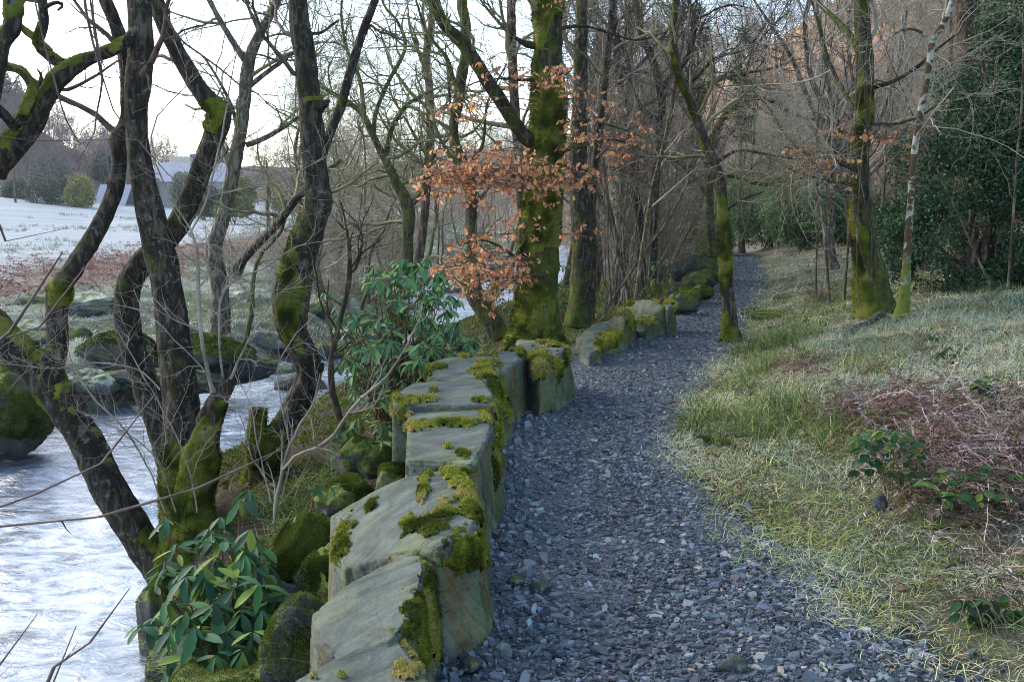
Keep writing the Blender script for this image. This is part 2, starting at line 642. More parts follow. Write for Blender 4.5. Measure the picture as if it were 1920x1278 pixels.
def tubes(P, R, sides=3):
    """P (T,K,3), R (T,K): many thin limbs at once"""
    T, K, _ = P.shape
    ch = norm(P[:, -1] - P[:, 0])
    ref = np.where(np.abs(ch[:, 2:3]) > 0.8, A([[1.0, 0, 0]]), A([[0, 0, 1.0]]))
    U = norm(np.cross(ch, ref))
    W = np.cross(ch, U)
    a = np.arange(sides) * 2 * pi / sides
    D = U[:, None, None, :] * np.cos(a)[None, None, :, None] + W[:, None, None, :] * np.sin(a)[None, None, :, None]
    V = P[:, :, None, :] + D * R[:, :, None, None]
    V = V.reshape(-1, 3)
    b = (np.arange(T) * K * sides)[:, None, None] + (np.arange(K - 1) * sides)[None, :, None]
    j = np.arange(sides)[None, None, :]
    j2 = (j + 1) % sides
    Fq = np.stack([b + j, b + j2, b + sides + j2, b + sides + j], -1).reshape(-1, 4)
    return (V, Fq)


def grow(P, Rr, n, L, ang=(0.6, 1.2), up=0.05, wig=0.15, K=5, rr=0.55, t=(0.2, 1.0), rmin=0.002, rng=R_, shorten=0.5, rmax=9, flatten=0.0):
    T, K0, _ = P.shape
    Mn = T * n
    idx = np.repeat(np.arange(T), n)
    tt = (np.tile(np.arange(n), T) + rng.uniform(0, 1, Mn)) / n
    tt = t[0] + (t[1] - t[0]) * tt
    f = tt * (K0 - 1)
    i = np.minimum(f.astype(int), K0 - 2)
    fr = (f - i)[:, None]
    p0 = P[idx, i] * (1 - fr) + P[idx, i + 1] * fr
    r0 = (Rr[idx, i] * (1 - fr[:, 0]) + Rr[idx, i + 1] * fr[:, 0])
    tn = norm(P[idx, i + 1] - P[idx, i])
    rv = rng.normal(size=(Mn, 3))
    rv[:, 2] *= (1 - flatten)
    pr = norm(rv - tn * np.sum(rv * tn, 1, keepdims=True))
    an = rng.uniform(ang[0], ang[1], Mn)[:, None]
    d = norm(np.cos(an) * tn + np.sin(an) * pr)
    ln = rng.uniform(L[0], L[1], Mn) * (1 - shorten * tt)
    Q = np.zeros((Mn, K, 3))
    Q[:, 0] = p0
    st = (ln / (K - 1))[:, None]
    for k in range(1, K):
        d = d + rng.normal(size=(Mn, 3)) * wig
        d[:, 2] += up
        d = norm(d)
        Q[:, k] = Q[:, k - 1] + d * st
    rs = np.clip(np.minimum(r0 * rr, ln * 0.025 + rmin), rmin, rmax)
    tp = np.linspace(1, 0.35, K)[None, :]
    return Q, np.maximum(rs[:, None] * tp, rmin * 0.6)


def trace(pts):
    """(px, py, Y, width px) -> (n,4) world"""
    o = []
    for px, py, Y, wd in pts:
        p = at(px, py, Y)
        o.append([*p, wd / 2.0 / FPX * Y * 0.90])
    return A(o)


def fork(*curves):
    K = 12
    c = [resample(q, K) for q in curves]
    return A([q[:, :3] for q in c]), A([q[:, 3] for q in c])


# ------------------------------------------------------------------ leaves, blades
def frame(d, nrm):
    d = norm(d)
    s = norm(np.cross(d, nrm))
    n = np.cross(s, d)
    return d, s, n


def leaves(pos, d, nrm, L, Wd, tmpl, cols, curl=0.0):
    """tmpl: (verts (k,3) [along, side, normal], faces)"""
    tv, tf = tmpl
    D, Sd, Nn = frame(d, nrm)
    N = len(pos)
    k = len(tv)
    al = tv[None, :, 0] * L[:, None]
    si = tv[None, :, 1] * Wd[:, None]
    no = tv[None, :, 2] * Wd[:, None] - (curl if np.ndim(curl) == 0 else curl[:, None]) * (tv[None, :, 0] ** 2) * L[:, None]
    V = pos[:, None, :] + D[:, None, :] * al[..., None] + Sd[:, None, :] * si[..., None] + Nn[:, None, :] * no[..., None]
    Fc = (tf[None, :, :] + (np.arange(N) * k)[:, None, None]).reshape(-1, tf.shape[1])
    Cc = np.repeat(cols, k, axis=0)
    return (V.reshape(-1, 3), Fc, Cc)


def strip_tmpl(prof, fold=0.25):
    """prof: list (t, halfwidth): leaf folded along its midrib"""
    v = []
    f = []
    for t_, h in prof:
        v += [(t_, -h, fold * h), (t_, 0, 0), (t_, h, fold * h)]
    for k in range(len(prof) - 1):
        a = k * 3
        f += [(a, a + 1, a + 4, a + 3), (a + 1, a + 2, a + 5, a + 4)]
    return A(v, dtype=float), A(f)


T_RHODO = strip_tmpl([(0, 0.06), (0.2, 0.3), (0.45, 0.5), (0.75, 0.42), (0.93, 0.18), (1.0, 0.01)], 0.3)
T_OAK = strip_tmpl([(0, 0.05), (0.15, 0.28), (0.25, 0.18), (0.42, 0.5), (0.52, 0.3), (0.7, 0.55), (0.8, 0.3), (1.0, 0.12)], 0.35)
T_SMALL = (A([(0, 0, 0), (0.4, -0.5, 0.1), (1, 0, 0), (0.4, 0.5, 0.1)], dtype=float), A([(0, 1, 2, 3)]))
T_BLADE = (A([(0, -0.5, 0), (0, 0.5, 0), (0.35, -0.42, 0), (0.35, 0.42, 0), (0.7, -0.28, 0), (0.7, 0.28, 0), (1, 0, 0)], dtype=float),
           A([(0, 1, 3, 2), (2, 3, 5, 4), (4, 5, 6, 6)]))
T_BLADE = (T_BLADE[0], A([(0, 1, 3), (0, 3, 2), (2, 3, 5), (2, 5, 4), (4, 5, 6)]))
T_TUFT = (A([(0, -0.5, 0), (0, 0.5, 0), (1, 0.0, 0)], dtype=float), A([(0, 1, 2)]))
T_BIT = (A([(0, -0.5, 0), (0, 0.5, 0), (0.55, -0.4, 0), (0.55, 0.4, 0), (1, 0, 0)], dtype=float), A([(0, 1, 3), (0, 3, 2), (2, 3, 4)]))


def colvar(base, N, v=0.2, hue=0.08, rng=R_):
    base = A(base, dtype=float)
    if base.ndim == 1: base = np.repeat(base[None], N, 0)
    k = 1 + rng.normal(size=(N, 1)) * v
    h = 1 + rng.normal(size=(N, 3)) * hue
    return np.clip(base * np.clip(k, 0.3, 2.0) * h, 0.002, 0.9)


def blades(xy, zoff, hgt, wid, lean, base, rng=R_, v=0.25, curl=0.5, flat=0.0, dirbias=None):
    N = len(xy)
    z = H(xy[:, 0], xy[:, 1]) + zoff
    pos = np.column_stack([xy, z])
    a = rng.uniform(0, 2 * pi, N)
    ln = np.abs(rng.normal(lean, lean * 0.5 + 0.05, N))
    d = np.stack([np.cos(a) * ln, np.sin(a) * ln, np.ones(N) * (1 - flat)], 1)
    if dirbias is not None: d += A(dirbias)
    d = norm(d)
    nn = np.stack([-np.cos(a), -np.sin(a), np.ones(N) * 0.6], 1) + rng.normal(size=(N, 3)) * 0.3
    return leaves(pos, d, nn, hgt, wid, T_BLADE, colvar(base, N, v), np.abs(rng.normal(curl, 0.25, N)))

# ================================================================== SETTING
def grid(xs, ys, zf, colf=None):
    X, Y = np.meshgrid(xs, ys)
    Z = zf(X.ravel(), Y.ravel())
    V = np.stack([X.ravel(), Y.ravel(), Z], 1)
    nx, ny = len(xs), len(ys)
    i = np.arange(nx - 1)[None, :]
    j = np.arange(ny - 1)[:, None] * nx
    Fq = np.stack([i + j, i + j + 1, i + j + nx + 1, i + j + nx], -1).reshape(-1, 4)
    return (V, Fq) if colf is None else (V, Fq, colf(V))


def prog(a, b, s0, g):
    o = [a]
    s = s0
    while o[-1] < b:
        o.append(o[-1] + s)
        s *= g
    return o


def ground_col(V):
    x, y = V[:, 0], V[:, 1]
    xl, xr, re, rw = XL(y), XR(y), RE(y), RW(y)
    n = n2(x, y, 1.3, 4, 21)
    m = n2(x, y, 0.35, 3, 31)
    fn = n2(x, y, 6.0, 3, 33)
    soil = A([0.055, 0.045, 0.030])
    litter = A([0.105, 0.072, 0.048])
    frostg = A([0.24, 0.27, 0.165])
    moss = A([0.085, 0.105, 0.024])
    c = np.tile(soil, (len(V), 1))
    def lay(c, col, k): return c * (1 - k[:, None]) + A(col) * k[:, None]
    d = x - xr
    c = lay(c, litter, sst(-0.1, 0.5, n) * 0.8)
    c = lay(c, moss, sst(0.0, 0.45, m + 0.4 * n) * 0.8)
    k = sst(-0.05, 0.25, d) * (1 - sst(1.6, 4.5, d + 1.2 * n)) * sst(-0.35, 0.2, n + 0.3)
    c = lay(c, frostg * 0.85, k * 0.6)
    # frosty open bank beyond
    k = sst(16, 24, y) * sst(0.1, 0.6, d) * (1 - sst(1.2 + 0.06 * y, 3.5 + 0.10 * y, d))
    c = lay(c, (0.24, 0.22, 0.175), k * sst(-0.5, 0.3, n) * 0.85)
    # far bank, mossy frosty ground then bracken then frosted field
    dw = rw - x
    kf = sst(-0.3, 0.4, dw)
    fbc = lay(np.tile(A([0.17, 0.20, 0.12]), (len(V), 1)), (0.07, 0.08, 0.03), sst(0.0, 0.5, n))
    fbc = lay(fbc, (0.38, 0.43, 0.33), sst(-0.15, 0.35, m + 0.6 * fn) * 0.9)
    br = sst(9, 11, dw + 2 * m) * (1 - sst(15, 18, dw + 2 * m))
    fbc = lay(fbc, (0.20, 0.115, 0.085), br * 0.75)
    ff = sst(13, 18, dw + 2 * m)
    fld = lay(np.tile(A([0.46, 0.50, 0.50]), (len(V), 1)), (0.36, 0.42, 0.36), sst(0.25, 0.6, n2(x, y, 0.5, 4, 41)) * 0.7)
    fbc = lay(fbc, fld.mean(0), ff * 0) * (1 - ff[:, None]) + fld * ff[:, None]
    c = c * (1 - kf[:, None]) + fbc * kf[:, None]
    # hills
    yy = np.maximum(y, 3.0)
    px = 960 + FPX * x / yy
    h0 = np.interp(px, _hp, _h0)
    h1 = np.interp(px, _hp, _h1)
    t = np.clip((yy - h0) / (h1 - h0), 0, 1)
    k = sst(0.0, 0.10, t)
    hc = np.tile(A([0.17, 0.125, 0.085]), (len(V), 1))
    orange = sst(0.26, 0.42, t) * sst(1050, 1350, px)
    hc = lay(hc, (0.70, 0.40, 0.21), orange * (0.75 + 0.25 * np.clip(m, -1, 1)))  # bracken orange with sunlight on the upper slope put into the colour
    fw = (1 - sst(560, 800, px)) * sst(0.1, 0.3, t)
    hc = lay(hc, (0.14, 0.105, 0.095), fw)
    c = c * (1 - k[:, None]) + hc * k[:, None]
    c = c * (1 + 0.28 * fn[:, None] + 0.18 * n[:, None])
    return np.clip(c, 0.005, 0.9)


tg = NT('ground')
gcx = tg.coord()
gcol = tg.mix(1.0, tg.col(), tg.ramp(tg.noise(13, 6, 0.75, gcx, 0.8), [(0.28, 0.35), (0.52, 0.85), (0.72, 1.5)]), 'MULTIPLY')
gcol = tg.mix(tg.ramp(tg.noise(34, 5, 0.7, gcx, 1.0), [(0.50, 0.0), (0.66, 0.65)]), gcol, (0.075, 0.055, 0.036))
g_mat = tg.out(gcol, 0.95, tg.bump(tg.noise(16, 7, 0.75, gcx, 0.5), 1.0, 0.07), 0.1)
xs = sorted(set([-v for v in prog(9, 420, 0.3, 1.09)] + list(np.arange(-9, 9, 0.085)) + prog(9, 420, 0.12, 1.06)))
ys = sorted(set(list(np.arange(-12, 1.5, 0.8)) + list(np.arange(1.5, 14, 0.085)) + prog(14, 430, 0.10, 1.018)))
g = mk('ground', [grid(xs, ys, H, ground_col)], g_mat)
tag(g, kind='structure')

# path: dark slate bed lying on the ground
pys = prog(-6, 44, 0.12, 1.003)
PX_ = []
pu = np.linspace(0, 1, 44)
Y2, U2 = np.meshgrid(pys, pu, indexing='ij')
wob = 0.10 * n2(Y2, U2 * 0, 1.6, 3, 50)
xl2 = XL(Y2) - 0.30
xr2 = XR(Y2) + wob + 0.04
X2 = xl2 + (xr2 - xl2) * U2
Z2 = 0.012 + 0.016 * np.sin(U2 * pi) + 0.008 * n2(X2, Y2, 3.0, 3, 51) - 0.03 * (U2 < 0.001) - 0.03 * (U2 > 0.999)
Z2 = np.maximum(Z2, H(X2.ravel(), Y2.ravel()).reshape(X2.shape) + 0.006 - 0.04 * (U2 > 0.999) - 0.03 * (U2 < 0.001))
V = np.stack([X2, Y2, Z2], -1).reshape(-1, 3)
i = np.arange(len(pu) - 1)[None, :]
j = np.arange(len(pys) - 1)[:, None] * len(pu)
Fq = np.stack([i + j, i + j + 1, i + j + len(pu) + 1, i + j + len(pu)], -1).reshape(-1, 4)
t = NT('slate_grit')
gc = t.coord()
vor = t.n('TexVoronoi')
vor.inputs['Scale'].default_value = 55
t.l(gc, vor.inputs['Vector'])
pc = t.ramp(vor.outputs['Color'], [(0.2, (0.020, 0.028, 0.033)), (0.55, (0.048, 0.061, 0.070)), (0.9, (0.10, 0.12, 0.13))])
pc = t.mix(t.ramp(t.noise(1.2, 4, 0.6, gc), [(0.5, 0.0), (0.75, 0.5)]), pc, (0.05, 0.048, 0.052))
pb = t.bump(vor.outputs['Distance'], 0.8, 0.012)
pb = t.bump(t.noise(40, 4, 0.6, gc), 0.5, 0.01, pb)
pm = mk('path', [(V, Fq)], t.out(pc, 0.7, pb, 0.35))
tag(pm, kind='structure')

# river
def wz(x, y):
    r1 = n2(x * 0.6 + 0.2 * y, y * 1.1, 1.1, 4, 61)
    r2 = n2(x * 0.8, y * 1.2, 3.4, 3, 62)
    rough = 0.45 + 0.9 * sst(12, 17, y) * (1 - sst(20, 30, y)) + 0.3 * sst(-0.1, 0.4, n2(x, y, 0.25, 2, 63))
    z = WATER + (0.075 * r1 + 0.022 * r2) * rough
    for bx, by, br in ((-6.6, 13.4, 0.5), (-4.6, 11.6, 0.4), (-4.2, 17.2, 0.7), (-6.0, 17.6, 0.6)):
        z = z + 0.16 * np.exp(-((x - bx) ** 2 + (y - by) ** 2 * 1.5) / br ** 2)
    return z


wm = NT('river_water')
wg = wm.coord((0.62, 1.15, 1))
wn1 = wm.noise(3.2, 6, 0.6, wg, 0.8)
wn2 = wm.noise(14, 5, 0.6, wg, 0.6)
wb_ = wm.bump(wn1, 0.75, 0.07)
wb_ = wm.bump(wn2, 0.45, 0.012, wb_)
foam_sheen = wm.col()
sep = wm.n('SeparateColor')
wm.l(foam_sheen, sep.inputs[0])
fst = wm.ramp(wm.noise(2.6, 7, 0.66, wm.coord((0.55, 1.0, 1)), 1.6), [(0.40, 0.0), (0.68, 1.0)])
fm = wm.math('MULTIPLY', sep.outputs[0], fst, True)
wcol = wm.mix(fm, (0.045, 0.070, 0.088), (0.58, 0.66, 0.78))  # pale blue holds foam and sky reflection painted into the water colour
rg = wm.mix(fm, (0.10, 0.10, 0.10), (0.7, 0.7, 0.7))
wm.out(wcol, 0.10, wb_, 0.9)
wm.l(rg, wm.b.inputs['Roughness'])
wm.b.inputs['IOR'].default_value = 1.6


def foam_sheen_col(V):
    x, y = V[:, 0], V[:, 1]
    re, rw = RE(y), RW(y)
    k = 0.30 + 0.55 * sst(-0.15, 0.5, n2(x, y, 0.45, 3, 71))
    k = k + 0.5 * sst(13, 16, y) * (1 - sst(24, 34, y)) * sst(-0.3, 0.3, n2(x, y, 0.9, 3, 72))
    k = k + 0.45 * (1 - sst(9, 14, y))  # near reach whitened: painted sky sheen on top of the foam
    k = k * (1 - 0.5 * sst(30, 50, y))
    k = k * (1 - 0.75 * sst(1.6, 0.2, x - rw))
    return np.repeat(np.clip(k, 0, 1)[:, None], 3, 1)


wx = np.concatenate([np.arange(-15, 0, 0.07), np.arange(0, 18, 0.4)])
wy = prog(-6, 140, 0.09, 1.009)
riv = mk('river', [grid(wx, wy, wz, foam_sheen_col)], wm.m)
tag(riv, kind='structure')

# ================================================================== STONES
def hull_block(top, bottom, vox=0.016, seed=0, amp=0.012, lam=0.014, dirty=True):
    """closed block from top and bottom outlines -> (V, F) remeshed and chipped"""
    bm = bmesh.new()
    for p in list(top) + list(bottom):
        bm.verts.new(Vector([float(a) for a in p]))
    r = bmesh.ops.convex_hull(bm, input=bm.verts)
    bmesh.ops.delete(bm, geom=[e for e in r['geom_interior'] if isinstance(e, bmesh.types.BMVert)], context='VERTS')
    bmesh.ops.bevel(bm, geom=bm.edges[:], offset=0.006, segments=1, affect='EDGES', clamp_overlap=True)
    me = bpy.data.meshes.new('tmp')
    bm.to_mesh(me)
    bm.free()
    o = bpy.data.objects.new('tmp', me)
    C.objects.link(o)
    md = o.modifiers.new('r', 'REMESH')
    md.mode = 'VOXEL'
    md.voxel_size = vox
    dg = bpy.context.evaluated_depsgraph_get()
    m2 = bpy.data.meshes.new_from_object(o.evaluated_get(dg))
    n = len(m2.vertices)
    V = np.empty(n * 3, np.float32)
    m2.vertices.foreach_get('co', V)
    V = V.reshape(-1, 3).astype(float)
    N = np.empty(n * 3, np.float32)
    m2.vertices.foreach_get('normal', N)
    N = N.reshape(-1, 3).astype(float)
    Fq = A([list(p.vertices) for p in m2.polygons if len(p.vertices) == 4])
    bpy.data.objects.remove(o)
    bpy.data.meshes.remove(me)
    bpy.data.meshes.remove(m2)
    # chips, laminations
    q = V.copy()
    d = fbm(q * 2.2, 3, seed) * amp * 0.45 + fbm(q * A([14, 8, 14]), 4, seed + 1) * 0.0028
    lay = V[:, 0] * 0.8 + V[:, 1] * 0.25 + V[:, 2] * 0.45 + fbm(q * 1.6, 3, seed + 3) * 0.07
    st = lay / 0.045
    saw = (st - np.floor(st))
    side = 1 - np.clip(np.abs(N[:, 2]), 0, 1) ** 2
    pick = sst(-0.1, 0.3, fbm(q * 2.4, 2, seed + 12))
    d += (sst(0.0, 0.12, saw) - 0.5) * lam * (side * 0.75 + 0.22 * pick)
    edge_n = fbm(q * 16, 3, seed + 7)
    sharp = 1 - np.clip(np.max(np.abs(N), 1), 0, 1)
    d -= sst(0.08, 0.3, sharp) * (0.010 + 0.014 * edge_n)
    V = V + N * d[:, None]
    return V, Fq, N


def face_data(V, Fq):
    a, b, c, d = (V[Fq[:, k]] for k in range(4))
    n = np.cross(c - a, d - b)
    ar = np.linalg.norm(n, axis=1) / 2
    return (a + b + c + d) / 4, norm(n), ar


def moss_on(V, Fq, name, parent, mask, dens=60000, h=0.008, seed=0, thick=0.012, cols=None, grand=None, maxn=40000):
    """a cushion of moss where mask(points, normals) > 0, with a fringe of tiny shoots"""
    Nn = np.zeros_like(V)
    cen, fn, ar = face_data(V, Fq)
    for k in range(4):
        np.add.at(Nn, Fq[:, k], fn)
    Nn = norm(Nn)
    mv = mask(V, Nn)
    keep = (mv[Fq] > 0.0).sum(1) >= 3
    if keep.sum() < 3:
        return None
    Fk = Fq[keep]
    th = thick * sst(0.0, 0.25, mv) * (1 + 0.6 * fbm(V * 28, 3, seed + 2)) + 0.004 * sst(0, 0.1, mv) - 0.004 * (mv <= 0.02)
    P = V + Nn * th[:, None]
    used = np.unique(Fk)
    mp = np.full(len(V), -1)
    mp[used] = np.arange(len(used))
    P2 = P[used]
    Fk2 = mp[Fk]
    cs = A([(0.045, 0.055, 0.008), (0.125, 0.145, 0.016), (0.25, 0.255, 0.035), (0.30, 0.24, 0.075)]) if cols is None else A(cols)
    cn = np.clip(fbm(P2 * 7, 3, seed + 4) * 1.3 + 0.45, 0, 0.999) * (len(cs) - 1)
    ci = cn.astype(int)
    vc = cs[ci] * (1 - (cn - ci))[:, None] + cs[np.minimum(ci + 1, len(cs) - 1)] * (cn - ci)[:, None]
    fine = 1 + 0.5 * fbm(P2 * 90, 2, seed + 8)
    parts = [(P2, Fk2, np.clip(vc * fine[:, None] * 0.8, 0.003, 0.8))]
    a2 = ar[keep]
    tot = a2.sum()
    n = int(min(maxn, tot * dens))
    rg = np.random.default_rng(seed + 77)
    fi = rg.choice(len(Fk2), n, p=a2 / tot)
    wq = rg.dirichlet([1, 1, 1, 1], n)
    pos = (P2[Fk2[fi]] * wq[..., None]).sum(1)
    nn = fn[keep][fi]
    d = norm(nn + rg.normal(size=(n, 3)) * 0.55 + A([0, 0, 0.15]))
    cc = (vc[Fk2[fi]] * wq[..., None]).sum(1) * rg.uniform(0.6, 1.6, (n, 1))
    mvf = (mv[used][Fk2[fi]] * wq).sum(1)
    hh = rg.uniform(0.5, 1.5, n) * h * (0.35 + 0.9 * sst(0, 0.4, mvf))
    parts.append(leaves(pos - nn * 0.002, d, rg.normal(size=(n, 3)), hh, hh * 0.35, T_TUFT, np.clip(cc, 0.003, 0.8)))
    return mk(name, parts, M['moss'], parent, True, grand)


def blob_mask(blobs, seed, rough=0.5, gen=None):
    """moss grows in the places listed (photo positions of the patches) plus noise gen(V,N)"""
    def f(V, N):
        px, py = proj(V)
        m = np.full(len(V), -1.0)
        for b in blobs:
            cx, cy, rx, ry = b[:4]
            a = radians(b[4]) if len(b) > 4 else 0
            dx, dy = px - cx, py - cy
            u = (dx * cos(a) + dy * sin(a)) / (rx * .9)
            v = (-dx * sin(a) + dy * cos(a)) / (ry * .9)
            m = np.maximum(m, 1 - np.sqrt(u * u + v * v))
        m = m + rough * fbm(V * 14, 4, seed) + rough * 0.75 * fbm(V * 50, 2, seed + 1) - 0.06
        if gen is not None:
            m = np.maximum(m, gen(V, N) + 0.35 * fbm(V * 11, 4, seed + 5))
        return m
    return f


edge_r = lambda k: (lambda V, N: k - 0.5 + 0.35 * (N[:, 0] > 0.3) - 0.5 * (N[:, 2] > 0.8))

# (label, top outline [(px,py,z)], base outline [(px,py,z)] or flare, moss patches, moss generator)
WALL = [
 ('pale slate wall block cut off by the bottom edge, nearest of the row', [(520, 1300, .33), (560, 1268, .34), (735, 1176, .37), (812, 1290, .37), (860, 1400, .36), (560, 1420, .33)],
  (0.03, 0.05), [(790, 1235, 20, 70, -32), (330, 1150, 10, 6), (765, 1255, 30, 25), (640, 1268, 12, 6), (590, 1270, 10, 5), (735, 1190, 10, 10)], None),
 ('smooth grey slate wall block, thick moss on its path side, second from the bottom', [(586, 1148, .30), (640, 1100, .34), (786, 1019, .36), (796, 1060, .40), (772, 1150, .40), (735, 1200, .38), (640, 1235, .33), (597, 1200, .31)],
  (0.04, 0.05), [(815, 1110, 26, 110, 0), (790, 1150, 38, 45, 0), (808, 1060, 18, 40, 0), (800, 1210, 22, 40), (775, 1180, 20, 24), (660, 1062, 22, 8, -20)], None),
 ('broad tilted slate wall block with golden moss patches, wider than its neighbours', [(622, 965, .26), (690, 925, .36), (760, 893, .42), (852, 878, .46), (880, 910, .44), (893, 965, .43), (884, 1000, .42), (822, 1026, .42), (730, 1040, .35), (650, 1062, .25), (632, 1040, .22), (640, 1000, .24)],
  (0.06, 0.05), [(795, 985, 48, 30, 0), (885, 940, 34, 75, -14), (865, 1035, 48, 42, 0), (888, 1030, 20, 40), (795, 910, 12, 40, 15), (700, 950, 10, 20, 30), (645, 1010, 16, 50, 15), (838, 960, 18, 22), (850, 885, 25, 18)], None),
 ('long flat slate wall block with one straight band of yellow moss across its top', [(762, 862, .44), (764, 815, .45), (768, 768, .46), (905, 761, .47), (922, 800, .46), (905, 840, .455), (886, 870, .45)],
  (0.03, 0.09), [(830, 795, 78, 11, -3), (775, 800, 18, 12), (912, 775, 14, 22), (868, 852, 16, 8), (860, 884, 34, 10), (840, 838, 12, 5), (765, 775, 10, 10), (928, 870, 8, 60)], None),
 ('wide clean-topped slate wall block with moss only along its rim', [(738, 760, .50), (742, 738, .50), (775, 717, .51), (906, 711, .52), (922, 735, .51), (924, 757, .50), (830, 757, .50)],
  (0.03, 0.08), [(752, 770, 16, 30), (768, 752, 30, 8), (800, 750, 30, 6), (935, 790, 14, 50, -10), (742, 735, 8, 18), (815, 733, 14, 4), (900, 752, 26, 5)], None),
 ('squarish slate wall block with a mossy shoulder draped over its path side', [(802, 700, .46), (808, 678, .47), (850, 667, .48), (925, 668, .49), (936, 690, .50), (928, 712, .48), (860, 716, .46), (815, 712, .45)],
  (0.03, 0.10), [(905, 695, 24, 22), (925, 735, 24, 42, -18), (820, 688, 22, 6), (868, 667, 22, 4), (950, 770, 10, 30, -20), (805, 700, 8, 14)], None),
 ('ivy-draped slate wall slab leaning between two larger blocks', [(912, 690, .42), (935, 660, .46), (975, 650, .48), (985, 662, .47), (965, 680, .45), (940, 700, .42)],
  (0.02, 0.12), [(925, 690, 20, 24), (975, 660, 10, 10), (960, 655, 15, 6)], None),
 ('large slate wall block at the foot of the mossy oak, golden moss on its top', [(962, 655, .42), (970, 636, .45), (1050, 640, .46), (1063, 652, .45), (1040, 668, .45), (1012, 678, .45), (985, 668, .44)],
  (0.04, 0.09), [(1010, 668, 28, 16), (1012, 690, 16, 34), (1030, 646, 26, 5, 10), (1060, 665, 6, 26), (975, 662, 12, 8), (1045, 690, 9, 26)], None),
 ('low dark slate wall stone half hidden in grass right of the oak', [(1088, 650, .17), (1094, 638, .19), (1116, 640, .20), (1124, 655, .17), (1105, 664, .15)],
  (0.03, 0.05), [(1120, 650, 8, 14)], None),
 ('low flat slate wall slab with a thick moss fringe right of the oak', [(1080, 634, .19), (1112, 606, .22), (1150, 600, .23), (1176, 612, .22), (1166, 629, .20), (1120, 643, .18)],
  (0.04, 0.08), [(1150, 632, 38, 14, -12), (1170, 618, 14, 12), (1110, 602, 22, 4), (1135, 645, 30, 10)], None),
 ('upright peaked slate wall stone like a shark fin beside the path', [(1136, 606, .24), (1163, 577, .50), (1170, 576, .52), (1180, 590, .36), (1196, 622, .08), (1168, 622, .10)],
  (0.03, 0.05), [(1180, 600, 8, 26, -20), (1162, 585, 12, 10)], None),
 ('flat mossy-rimmed slate wall slab just beyond the peaked stone', [(1192, 596, .26), (1196, 586, .27), (1226, 585, .28), (1230, 594, .27), (1212, 602, .26)],
  (0.03, 0.06), [(1215, 603, 24, 8), (1225, 588, 12, 5)], None),
 ('long low slate wall block with patchy frost beyond the flat slab', [(1172, 575, .30), (1180, 562, .40), (1215, 560, .46), (1240, 566, .44), (1250, 580, .36), (1228, 586, .32)],
  (0.03, 0.06), [(1235, 565, 22, 6, 10), (1248, 580, 8, 12), (1180, 568, 12, 8)], None),
 ('short upright slate wall block with a dark side, just before the rubble end', [(1236, 566, .42), (1242, 560, .44), (1262, 562, .44), (1266, 570, .42), (1252, 576, .40)],
  (0.02, 0.08), [(1255, 565, 16, 6), (1264, 580, 6, 12)], None),
]


def build_stone(spec, k):
    lab, top, flare, blobs, gen = spec
    T = A([on(a, b, z) for a, b, z in top])
    cen = T.mean(0)
    B = []
    for p in T:
        d = p[:2] - cen[:2]
        r = np.linalg.norm(d)
        d = d / max(r, 1e-6)
        ex = flare[0] + (flare[1] if d[0] > 0.15 else 0.0)
        zb = -0.12 if d[0] > -0.2 else -0.45
        q = p[:2] + d * ex
        B.append([q[0], q[1], zb])
    o = thing('slate_block', lab, 'wall stone', (cen[0], cen[1], 0), 'slate blocks edging the path')
    dist = cen[1]
    V, Fq, N = hull_block(T, B, vox=0.0013 * dist + 0.0030, seed=k * 7 + 1)
    mk('stone', [(V, Fq)], M['slate'], o, True)
    moss_on(V, Fq, 'moss', o, blob_mask(blobs, k * 13 + 5, 0.85, gen), dens=90000 / max(1, (dist / 4) ** 1.5), h=0.0058 + 0.0012 * dist, seed=k,
            thick=0.006 + 0.001 * dist)
    return o


for k, sp in enumerate(WALL):
    build_stone(sp, k)


